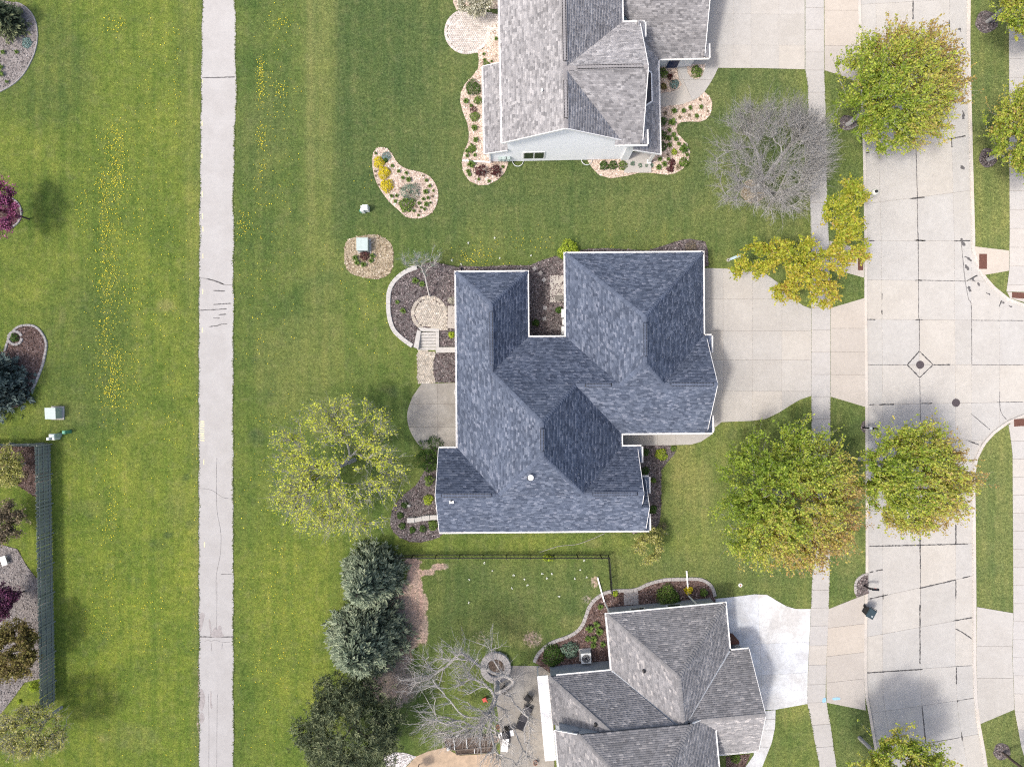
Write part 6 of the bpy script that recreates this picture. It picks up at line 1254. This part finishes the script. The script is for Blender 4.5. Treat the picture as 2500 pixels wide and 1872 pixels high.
# court: stepping stones, mat, boxes
for i, (x, y, a, lab) in enumerate([(222,487,.6,'tan stepping stone farthest from the concrete pad in the court'),(315,553,.8,'rosy tan stepping stone second along the court path'),(370,660,.7,'pale stepping stone level with the top of the concrete pad'),(385,1095,-.1,'pale square stepping stone below the concrete pad'),(375,1265,.2,'whitish cracked stepping stone near the inner end of the court')]):
    c = p1('e4', x, y); b = MB(); b.box(0, 0, .04, .3, .3, .07); b.box(0, 0, .078, .27, .27, .008); tag(b.build('stepping_stone', M['apron'] if i < 2 else M['walk'], None, (c[0], c[1], .02), a), lab, 'stepping stone', 'stepping stones in the court')
c = p1('e4', 620, 946); m_mat, nt_, out_ = newmat('doormat'); n_ = N(nt_); vv = n_.new('ShaderNodeTexVoronoi', feature='DISTANCE_TO_EDGE'); vv.inputs['Scale'].default_value = 16; n_.L(n_.pos(), vv.inputs['Vector']); n_.L(n_.bsdf(n_.ramp(vv.outputs[0], [(.08, (.02,.02,.02)), (.16, (.36,.34,.31))]), .9, .1), out_.inputs[0])
b = MB(); b.box(0, 0, .085, .8, .5, .022); b.box(0, 0, .098, .74, .44, .008); tag(b.build('doormat', m_mat, None, (c[0], c[1], 0)), 'black and grey patterned doormat on the court concrete pad', 'doormat')
for x, y, sx, sy, sz, lab in [(640,1180,.5,.62,.9,'off white utility cabinet on the court wall, nearest the doormat'),(650,1310,.42,.42,.7,'grey round topped meter between the court cabinets'),(645,1445,.55,.62,.85,'off white cabinet in the inner corner of the court')]:
    c = p1('e4', x+40, y, .8); rt = empty('utility_box', (c[0]+.1, c[1], 0)); tag(rt, lab, 'utility box'); b = MB(); b.box(0, 0, sz/2, sx, sy, sz); b.build('cabinet', M['box_white'], rt); b = MB(); b.box(-.03, 0, sz+.03, sx+.06, sy+.05, .05); b.build('lid', M['box_white'], rt)
    b = MB(); b.box(-sx/2-.01, 0, sz*.5, .02, sy*.7, sz*.6); b.build('door', M['box_green'], rt)

# transformer boxes and pedestals
def transformer(c, lab, w=.85, d=.95, h_=.85, rz=0.0):
    rt = empty('transformer_box', c, rz); tag(rt, lab, 'utility box'); b = MB(); b.box(0, 0, .04, w+.25, d+.25, .08); b.build('pad', M['walk'], rt); b = MB(); b.box(0, 0, .08+h_/2, w, d, h_); b.build('cabinet', M['box_green'], rt)
    b = MB(); b.add([(-w/2-.03,-d/2-.03,h_+.06),(w/2+.03,-d/2-.03,h_+.06),(w/2+.03,d/2+.03,h_+.06),(-w/2-.03,d/2+.03,h_+.06),(-w/2-.03,-d/2-.03,h_+.12),(w/2+.03,-d/2-.03,h_+.12),(w/2+.03,d/2+.03,h_+.18),(-w/2-.03,d/2+.03,h_+.18)], [(3,2,1,0),(4,5,6,7),(0,1,5,4),(1,2,6,5),(2,3,7,6),(3,0,4,7)]); b.build('lid', M['box_green'], rt); b = MB(); b.box(0, -d/2-.01, .5, .02, .02, .7); b.box(w*.2, -d/2-.02, .5, .04, .03, .12); b.build('handle', M['black'], rt)
transformer(p1('b2', 300, 1180, .2), 'pale green transformer box in the round wood chip bed')
transformer(p1('f2', 375, 675, .2), 'pale green transformer box on the lawn above the board fence', .8, .85)
def pedestal(c, parts, lab):
    rt = empty('utility_pedestal', c); tag(rt, lab, 'utility pedestal')
    for x, y, s_, h_, mt in parts:
        b = MB(); b.prism([(x-s_/2,y-s_/2),(x+s_/2,y-s_/2),(x+s_/2,y+s_/2),(x-s_/2,y+s_/2)], -.05, h_); k = s_*.38; b.add([(x-s_/2-.01,y-s_/2-.01,h_),(x+s_/2+.01,y-s_/2-.01,h_),(x+s_/2+.01,y+s_/2+.01,h_),(x-s_/2-.01,y+s_/2+.01,h_),(x-k,y-k,h_+.07),(x+k,y-k,h_+.07),(x+k,y+k,h_+.07),(x-k,y+k,h_+.07)], [(0,1,5,4),(1,2,6,5),(2,3,7,6),(3,0,4,7),(4,5,6,7),(3,2,1,0)]); b.build('post', M[mt], rt)
pedestal(p1('b2', 320, 805), [(.1,.08,.42,.85,'box_white'),(-.18,.16,.2,.7,'box_white'),(-.16,-.1,.26,.75,'box_white'),(-.32,-.14,.16,.6,'ped_green')], 'cluster of white utility pedestals on the lawn beside the teardrop bed')
pedestal(p1('f2', 385, 830), [(.18,.12,.3,.9,'box_green'),(-.05,.12,.26,.85,'box_white'),(-.2,-.12,.22,.95,'box_white'),(.08,-.12,.24,.7,'box_white')], 'cluster of white utility pedestals at the corner of the board fence')
pedestal(p1('f2', 465, 798), [(0,0,.26,.8,'ped_green')], 'single small green utility pedestal near the board fence corner')

# board fence along the west
def board_fence(a, c, label, hgt=1.85, w=.145, n_override=None):
    a = Vector((a[0], a[1], 0)); c = Vector((c[0], c[1], 0)); d = c-a; L = d.length; d.normalize(); ang = math.atan2(d.y, d.x); rt = empty('board_fence', a, ang); tag(rt, label, 'fence'); n = int(L/.152); r = random.Random(int(L*100))
    ms = []
    for k in range(4):
        b = MB(); b.prism([(0,-.011),(w,-.011),(w,.011),(0,.011)], .03, [hgt-.02+.012*k]*4)
        b.add([(0,-.011,hgt-.02+.012*k),(w,-.011,hgt-.02+.012*k),(w,.011,hgt-.02+.012*k),(0,.011,hgt-.02+.012*k),(w*.5,-.011,hgt+.07+.012*k),(w*.5,.011,hgt+.07+.012*k)], [(0,1,4),(2,3,5),(1,2,5,4),(3,0,4,5)]); ms.append(b.mesh('picket', M['fence']))
    for i in range(n):
        o = obj('picket', ms[r.randrange(4)], rt, (i*.152, -.04 if i % 2 == 0 else .0, r.uniform(-.02, .02))); o.rotation_euler = (r.uniform(-.02, .02), r.uniform(-.012, .012), 0)
    pb = MB(); pb.box(0, .09, hgt/2, .09, .09, hgt); pm = pb.mesh('post', M['fence'])
    for i in range(int(L/2.4)+1): obj('post', pm, rt, (min(i*2.4, L-.05), 0, 0))
    for z in (.35, 1.0, 1.6):
        b = MB(); b.box(L/2, .055, z, L, .04, .085); b.build('rail', M['fence'], rt)
board_fence(W((124,1084)), W((136,1712)), 'long weathered grey green board fence left of the trail', 1.85)
board_fence(W((-110,1086)), W((123,1083)), 'short return of the grey green board fence at its top corner', 1.85)
# black metal picket fence
def picket_fence(a, c, label, hgt=1.25):
    a = Vector((a[0], a[1], 0)); c = Vector((c[0], c[1], 0)); d = c-a; L = d.length; ang = math.atan2(d.y, d.x); rt = empty('metal_fence', a, ang); tag(rt, label, 'fence')
    b = MB(); b.box(0, 0, hgt/2, .022, .022, hgt-.08); pm = b.mesh('picket', M['black']); n = int(L/.105)
    for i in range(n): obj('picket', pm, rt, (.05+i*.105, 0, 0))
    b = MB(); b.box(0, 0, hgt/2+.02, .06, .06, hgt+.08); b.box(0, 0, hgt+.08, .08, .08, .04); qm = b.mesh('post', M['black'])
    for i in range(int(L/1.9)+1): obj('post', qm, rt, (min(i*1.9, L), 0, 0))
    for z in (.12, hgt-.22, hgt-.05):
        b = MB(); b.box(L/2, 0, z, L, .035, .035); b.build('rail', M['black'], rt)
picket_fence(W((952,1354)), W((1484,1354)), 'long black metal picket fence south of the blue roofed house')
picket_fence(W((1484,1355)), W((1491,1444)), 'short black metal picket fence running down to the grey house')

# street lamp
c = W((2066,506)); rt = empty('street_lamp', c); tag(rt, 'street lamp with round glass head sticking out of the golden tree', 'street lamp'); b = MB(); b.lathe((0,0,0), [(.16,0),(.16,.1),(.1,.2),(.07,.5),(.055,1.5),(.045,4.1),(.07,4.15),(.1,4.25),(.05,4.3)], 12); b.build('pole', M['black'], rt, smooth=True)
b = MB(); b.lathe((0,0,4.28), [(.08,0),(.2,.1),(.25,.26),(.22,.42),(.12,.5),(.06,.52)], 16); b.build('globe', m_plain('frosted_globe', (.62,.62,.56), .3, .08, 5), rt, smooth=True); b = MB(); b.lathe((0,0,4.78), [(.12,0),(.1,.06),(.03,.1),(.02,.16),(.001,.18)], 12); b.build('finial', M['black'], rt)
# mailboxes
def mailbox(c, ang, label, double=False):
    rt = empty('mailbox', c, ang); tag(rt, label, 'mailbox'); b = MB(); b.box(0, 0, .55, .1, .1, 1.2); b.box(.2, 0, 1.0, .5, .08, .08); b.beam((.02,0,.6),(.35,0,.98),.06,.06); b.build('post', M['black'], rt)
    prof = [(-.09,0),(.09,0),(.09,.13),(.065,.19),(0,.215),(-.065,.19),(-.09,.13)]; b = MB(); n = len(prof); q = [(x, y, 1.05+z) for x in (.12, .62) for y, z in prof]; b.add(q, [(i, (i+1) % n, n+(i+1) % n, n+i) for i in range(n)]+[tuple(range(n-1, -1, -1)), tuple(range(n, 2*n))]); bo = b.build('box', M['blackmat'], rt)
    b = MB(); b.box(.632, 0, 1.14, .015, .17, .17); b.build('door', M['blackmat'], bo); b = MB(); b.box(.3, .105, 1.2, .16, .012, .05); b.build('flag', M['red'], bo)
    if double:
        b = MB(); b.box(.36, 0, .9, .42, .17, .14); b.build('paper_tube', M['black'], rt); b = MB(); b.box(.0, 0, 1.22, .2, .2, .08); b.lathe((0,0,1.26), [(.09,0),(.06,.06),(.001,.1)], 8); b.build('post_cap', M['box_white'], rt)
mailbox(p1('f7', 350, 405), -.06, 'black mailbox in the half round bed above the dark bin'); mailbox(p1('f8', 380, 345), -.05, 'black mailbox with paper tube by the kerb under the bronze tipped maple', True)
# wheeled bin
c = p1('f7', 395, 770, .0); c = (c[0]-.15, c[1]+.1); rt = empty('wheeled_bin', (c[0], c[1], .03), -.5); tag(rt, 'black wheeled bin with dark teal lid standing on the apron by the kerb', 'bin')
b = MB(); b.add([(-.22,-.28,.08),(.22,-.28,.08),(.22,.24,.08),(-.22,.24,.08),(-.30,-.37,1.0),(.30,-.37,1.0),(.30,.35,1.0),(-.30,.35,1.0)], [(3,2,1,0),(0,1,5,4),(1,2,6,5),(2,3,7,6),(3,0,4,7),(4,5,6,7)]); b.build('body', M['blackmat'], rt)
b = MB(); b.add([(-.33,-.42,1.01),(.33,-.42,1.01),(.33,.36,1.01),(-.33,.36,1.01),(-.30,-.39,1.06),(.30,-.39,1.06),(.27,.3,1.12),(-.27,.3,1.12)], [(3,2,1,0),(4,5,6,7),(0,1,5,4),(1,2,6,5),(2,3,7,6),(3,0,4,7)]); ld = b.build('lid', M['teal'], rt)
b = MB()
for x0, y0, x1, y1 in [(.06,-.26,.20,-.24),(.06,-.26,.08,-.12),(.06,-.13,.20,-.11),(.18,-.26,.20,-.12),(.10,-.21,.16,-.19),(.10,-.17,.16,-.15)]: b.box((x0+x1)/2, (y0+y1)/2, 1.078, x1-x0, y1-y0, .008)
b.build('lid_mark', M['box_white'], ld); b = MB(); b.beam((-.26,.42,1.0),(.26,.42,1.0),.035,.035); b.beam((-.24,.34,1.0),(-.24,.43,1.0),.03,.03); b.beam((.24,.34,1.0),(.24,.43,1.0),.03,.03); b.build('handle', M['blackmat'], rt)
for sx in (-1, 1): b = MB(); b.cyl((sx*.24,.24,.11),(sx*.30,.24,.11),.11,n=14); b.build('wheel', M['black'], rt)
# lawn cap, cable, splash pipe, small stone
c = p1('c7', 297, 1238); rt = empty('cleanout_cap', c); tag(rt, 'small white ring cap sunk in the lawn above the white drive', 'cap'); b = MB(); b.lathe((0,0,0), [(.09,-.05),(.09,.05),(.15,.05),(.16,.02),(.17,-.05)], 16); b.build('ring', M['white'], rt); b = MB(); b.lathe((0,0,0), [(.09,.02),(.001,.03)], 12); b.build('plug', M['terra'], rt)
b = MB(); ln = smooth(P('c4', [(1080,1115),(1180,1080),(1250,1062),(1330,1055),(1400,1045),(1500,1010),(1560,985),(1620,955)]), False, 5)
for i in range(len(ln)-1): b.cyl((*ln[i], .05), (*ln[i+1], .05), .018, n=5, caps=False)
tag(b.build('garden_hose', M['edging']), 'thin grey hose curving over the lawn to the house wall', 'hose')
c = p1('f5', 128, 592, .1); rt = empty('drain_pipe', c, .38); tag(rt, 'pale blue grey drain pipe lying on the lawn at the drive corner', 'pipe'); b = MB(); b.add([(-.5,-.09,.02),(.5,-.12,.02),(.5,.12,.02),(-.5,.09,.02),(-.5,-.09,.12),(.5,-.12,.14),(.5,.12,.14),(-.5,.09,.12)], [(3,2,1,0),(4,5,6,7),(0,1,5,4),(1,2,6,5),(2,3,7,6),(3,0,4,7)]); b.build('pipe', M['splash'], rt)
b = MB(); b.lathe((-.55,0,.05), [(.13,-.03),(.14,.1),(.08,.12),(.07,.0)], 12); b.build('outlet', M['edging'], rt)
c = p1('e3', 462, 912, .1); b = MB(); b.add([(-.16,-.1,0),(.14,-.12,0),(.17,.1,0),(-.12,.13,0),(-.11,-.06,.2),(.1,-.07,.23),(.11,.07,.21),(-.08,.09,.19)], [(0,1,5,4),(1,2,6,5),(2,3,7,6),(3,0,4,7),(4,5,6,7)]); tag(b.build('boulder', M['stone'], None, (c[0], c[1], .04)), 'small pale boulder beside a dark shrub in the southwest bed', 'stone')
# bird bath / wire chair on the west patio
c = p1('e2', 1750, 1540, .4); rt = empty('patio_chair', (c[0]+.35, c[1], .05)); tag(rt, 'white wire patio chair half under the west eave', 'chair')
b = MB(); b.lathe((0,0,.42), [(.30,0),(.30,.03),(.26,.03),(.26,0)], 20); b.lathe((0,0,.42), [(.14,.0),(.14,.03),(.11,.03),(.11,0)], 14)
b.build('seat', M['white'], rt)
for i in range(4): t = i*math.pi/2+.6; b = MB(); b.cyl((.27*math.cos(t),.27*math.sin(t),.43),(.31*math.cos(t),.31*math.sin(t),0),.014,n=6); b.build('leg', M['white'], rt)
b = MB()
for i in range(9): t = math.pi*.6+i*math.pi*.1; a = (.3*math.cos(t),.3*math.sin(t)); t2 = t+math.pi*.1; b.cyl((a[0],a[1],.44),(a[0]*1.12,a[1]*1.12,.85),.01,n=5); b.cyl((a[0]*1.12,a[1]*1.12,.85),(.336*math.cos(t2),.336*math.sin(t2),.85),.014,n=5)
b.build('backrest', M['white'], rt)

# ------------------------------------------------------------------ south patio
c = p1('e5', 425, 350); rt = empty('fire_pit', c); tag(rt, 'round stone fire pit ring at the patio edge under the bare tree', 'fire pit'); ro, ri = 37/S, 22/S; ns = 22
for i in range(ns):
    a0, a1 = 2*math.pi*i/ns+.012, 2*math.pi*(i+1)/ns-.012; q = [(ri*math.cos(a0),ri*math.sin(a0)),(ro*math.cos(a0),ro*math.sin(a0)),(ro*math.cos(a1),ro*math.sin(a1)),(ri*math.cos(a1),ri*math.sin(a1))]; b = MB(); b.prism(ccw(q), 0, .42); b.build('stone', M['edging'], rt)
b = MB(); b.prism(disc((0,0), ri, 0, 24), 0, .12); b.build('ash_bed', M['soilbed'], rt)
c = p1('c6', 825, 655, .5); rt = empty('air_conditioner', c, .06); tag(rt, 'square air conditioner with round black fan beside the grey house', 'air conditioner'); b = MB(); b.box(0,0,.06,1.0,1.0,.1); b.build('pad', M['walk'], rt); b = MB(); b.box(0,0,.5,.8,.8,.8); b.build('casing', M['box_white'], rt)
b = MB(); b.lathe((0,0,.905), [(.33,0),(.33,.03),(.001,.03)], 24); fg = b.build('fan_opening', M['black'], rt)
for i in range(5): b = MB(); b.box(.15*math.cos(i*1.2566), .15*math.sin(i*1.2566), .945, .26, .1, .012, i*1.2566); b.build('blade', M['cushion'], fg)
b = MB()
for r_ in (.12,.19,.26,.33): b.lathe((0,0,.955), [(r_,0),(r_+.012,.0),(r_+.012,.01),(r_,.01),(r_,0)], 24)
gr = b.build('fan_grille', M['box_white'], rt); gr['kind'] = 'stuff'
# slab by the wall
b = MB(); b.prism(P('c6', [(1098,180),(1200,178),(1205,276),(1100,282)]), 0, .09); tag(b.build('concrete_pad', M['edging']), 'grey square concrete pad in the mulch bed by the grey house', 'pad')
def lounge(c, ang, lab):
    rt = empty('lounge_chair', c, ang); tag(rt, lab, 'lounge chair'); b = MB()
    for s_ in (-1, 1): b.beam((-.85,s_*.34,.34),(.45,s_*.34,.34),.04,.05); b.beam((.45,s_*.34,.34),(.95,s_*.34,.78),.04,.05); b.beam((-.1,s_*.38,.56),(.5,s_*.38,.58),.05,.04); b.beam((-.1,s_*.38,.56),(-.15,s_*.36,.34),.03,.03)
    b.beam((-.85,-.34,.34),(-.85,.34,.34),.04,.05); b.beam((.95,-.34,.78),(.95,.34,.78),.04,.05); b.build('frame', M['black'], rt)
    for x in (-.75, .45):
        for s_ in (-1, 1): b = MB(); b.cyl((x,s_*.33,.34),(x,s_*.36,0),.02,n=6); b.build('leg', M['black'], rt)
    b = MB(); b.box(-.2,0,.40,1.25,.6,.09); b.build('seat_cushion', M['cushion'], rt); b = MB(); b.box(.68,0,.60,.62,.6,.09,0,-.72); b.build('back_cushion', M['cushion'], rt)
def pch(c, ang, lab, mt='black'):
    rt = empty('patio_chair', c, ang); tag(rt, lab, 'chair'); b = MB(); b.box(0,0,.42,.52,.52,.05); b.build('seat', M[mt], rt); b = MB()
    for i in range(6): b.box(.27, -.22+i*.088, .68, .03, .05, .5)
    b.beam((.27,-.26,.93),(.27,.26,.93),.04,.05); b.build('backrest', M[mt], rt)
    for x in (-.23,.23):
        for y in (-.23,.23): b = MB(); b.cyl((x,y,.42),(x*1.15,y*1.15,0),.018,n=6); b.build('leg', M[mt], rt)
    for s_ in (-1,1): b = MB(); b.beam((-.2,s_*.28,.64),(.27,s_*.28,.66),.05,.03); b.beam((-.2,s_*.28,.64),(-.2,s_*.27,.42),.03,.03); b.build('armrest', M[mt], rt)
lounge(p1('e5', 800, 1000, .4), -2.0, 'charcoal cushioned lounge chair on the south patio'); pch(p1('e5', 845, 765, .4), .9, 'black metal patio chair above the lounge chair'); pch(p1('e5', 545, 650, .4), 2.4, 'black metal chair beside the trunk of the bare tree')
c = p1('e5', 560, 1200, .5); rt = empty('grill', c, .2); tag(rt, 'black grill with white side shelves on the patio', 'grill'); b = MB(); b.box(0,0,.45,.6,.5,.8); b.build('cart', M['black'], rt); b = MB(); q = [(.32*math.cos(t)*1.0, .95+.2*math.sin(t)) for t in np.linspace(0, math.pi, 9)]; n = len(q); b.add([(x, s_*.27, z) for s_ in (-1, 1) for x, z in q], [(i, i+1, n+i+1, n+i) for i in range(n-1)]+[tuple(range(n)), tuple(range(2*n-1, n-1, -1))]); b.build('hood', M['blackmat'], rt)
for sx in (-1, 1): b = MB(); b.box(sx*.46,0,.86,.3,.45,.04); b.build('side_shelf', M['white'], rt)
c = p1('e5', 545, 1360, .4); rt = empty('cooler_bench', c, -.12); tag(rt, 'long white bench box below the grill', 'bench'); b = MB(); b.box(0,0,.22,.5,1.05,.4); b.build('box', M['box_white'], rt); b = MB(); b.box(0,0,.45,.54,1.1,.05); b.build('lid', M['white'], rt)
def pot(c, r, lab, plant=None):
    rt = empty('flower_pot', c); tag(rt, lab, 'pot'); b = MB(); b.lathe((0,0,0), [(r*.65,0),(r*.95,.32),(r*1.05,.32),(r*1.05,.38),(r*.92,.38),(r*.9,.3)], 16); b.build('pot', M['terra'], rt); b = MB(); b.lathe((0,0,.33), [(r*.9,0),(.001,.01)], 14); b.build('soil', M['soilbed'], rt)
pot(p1('e5', 425, 1262), .24, 'terracotta pot beside the planter at the left of the patio'); pot(p1('e5', 455, 1112), .17, 'smaller terracotta pot above the other along the patio edge'); pot(p1('e5', 938, 1575), .18, 'round pot at the end of the low wall near the house')
# raised planters
def planter(k, pts, lab, z=.45, div=()):
    q = ccw(P(k, pts)); cx = sum(a for a, _ in q)/len(q); cy = sum(a for _, a in q)/len(q); q = [(a-cx, b_-cy) for a, b_ in q]; rt = empty('raised_planter', (cx, cy, 0)); tag(rt, lab, 'planter'); b = MB(); qi = [(x*.97, y*.94) for x, y in q]; b.prism(qi, 0, z-.08); b.build('soil', M['soilbed'], rt)
    for i in range(len(q)): b = MB(); a, c_ = q[i], q[(i+1) % len(q)]; b.beam((*a, z/2), (*c_, z/2), .07, z); b.build('board', M['wood'], rt)
    for (x0, y0), (x1, y1) in div: a = p1(k, x0, y0); c_ = p1(k, x1, y1); b = MB(); b.beam((a[0]-cx, a[1]-cy, z-.04), (c_[0]-cx, c_[1]-cy, z-.04), .04, .1); b.build('divider', M['box_white'], rt)
planter('e7', [(730,335),(1420,295),(1430,440),(880,490),(760,470)], 'upper weathered wood planter divided in squares', .42, [((865,330),(880,485)),((1040,318),(1055,468)),((1230,306),(1240,452))])
planter('e7', [(890,497),(1430,455),(1440,525),(905,560)], 'lower narrow weathered wood planter', .36, [((1155,478),(1160,540))])
c = p1('e7', 365, 730); rt = empty('birdhouse', c, .5); tag(rt, 'white gabled birdhouse roof at the bottom edge on the sandy patio', 'birdhouse'); b = MB(); b.cyl((0,0,0),(0,0,1.2),.04,n=8); b.build('post', M['wood'], rt); b = MB(); b.box(0,0,1.4,.5,.5,.4); b.build('box', M['box_white'], rt)
b = MB(); b.add([(-.38,-.36,1.58),(.38,-.36,1.58),(.38,0,1.9),(-.38,0,1.9),(.38,.36,1.58),(-.38,.36,1.58)], [(0,1,2,3),(3,2,4,5),(0,3,5),(1,4,2)]); b.build('roof', M['white'], rt)
for k, x, y, lab in [('e7',915,298,'small white lantern on the back edge of the planter'),('e7',782,492,'small white lantern at the front corner of the planter')]:
    c = p1(k, x, y, .4); rt = empty('lantern', (c[0], c[1], 0)); tag(rt, lab, 'lantern'); b = MB(); b.box(0,0,.25,.05,.05,.5); b.build('post', M['wood'], rt); b = MB(); b.box(0,0,.58,.18,.18,.18); b.build('lamp', M['box_white'], rt); b = MB(); b.lathe((0,0,.67), [(.15,0),(.02,.09)], 4); b.build('cap', M['white'], rt)
c = p1('e5', 285, 768); rt = empty('toy_chair', c, .4); tag(rt, 'small red toy seat on the bare soil beside the bare tree', 'toy'); b = MB(); b.box(0,0,.22,.36,.3,.06); b.build('seat', M['red'], rt); b = MB(); b.box(.17,0,.4,.05,.3,.35); b.build('back', M['red'], rt)
for x in (-.13,.13):
    for y in (-.11,.11): b = MB(); b.cyl((x,y,.2),(x,y,0),.02,n=6); b.build('leg', M['red'], rt)
c = p1('c1', 65, 1345); rt = empty('stone_bench', c, .3); tag(rt, 'white block seat on the grey stones behind the fence', 'bench'); b = MB(); b.box(0,0,.4,.45,.75,.08); b.build('seat', M['white'], rt)
for y in (-.25,.25): b = MB(); b.box(0,y,.18,.35,.1,.36); b.build('leg', M['white'], rt)

# ------------------------------------------------------------------ grass creeping over the edges of the paving
def fringe(lines, per_m, reach, seed, z=.03):
    rng = np.random.default_rng(seed); C = []; AX = []
    for pl, side in lines:
        pts = np.array(resample(pl, .05)); d = np.gradient(pts, axis=0); d /= np.maximum(np.linalg.norm(d, axis=1, keepdims=True), 1e-9); nn = np.stack([-d[:, 1], d[:, 0]], 1)*side
        m = int(len(pts)*.05*per_m); k = rng.integers(0, len(pts), m); dens = .5+.5*np.sin(pts[k, 1]*2.3+pts[k, 0])*np.sin(pts[k, 1]*.7+pts[k, 0]*1.3); keep = rng.random(m) < .25+.75*dens; k = k[keep]
        off = np.abs(rng.normal(0, reach, len(k)))-reach*.6; c = pts[k]+nn[k]*off[:, None]+rng.normal(0, .02, (len(k), 2)); C.append(np.column_stack([c, np.full(len(k), z)+rng.uniform(.005, .03, len(k))])); AX.append(np.column_stack([nn[k]+rng.normal(0, .8, (len(k), 2)), rng.uniform(-.1, .3, len(k))]))
    C = np.concatenate(C); AX = unit(np.concatenate(AX)); nr = unit(rng.normal(0, .35, C.shape)+np.array([0, 0, 1.])); v, f = leaf_quads(C, nr, AX, rng.uniform(.06, .16, len(C)), .32)
    return mesh_np('grass_fringe', v, f, M['grassblade'])
def seg(pl, y0, y1): return trim(pl, y0, y1)
lines = [(tl, 1), (tr_, -1)]
o = obj('grass_fringe', fringe(lines, 70, .05, 1)); tag(o, 'grass blades creeping over both edges of the trail', 'grass', kind='stuff')
sw = []
for pl, sg in ((SL, 1), (SR, -1)):
    for ya, yb in ((936-1480, 936-972), (936-750, 936-175), (936-2000, 936-1722)): sw.append((trim(pl, ya/S, yb/S), sg))
lines = [l for l in sw if len(l[0]) > 1]
o = obj('grass_fringe', fringe(lines, 30, .025, 2)); tag(o, 'grass blades along both edges of the near sidewalk', 'grass', kind='stuff')
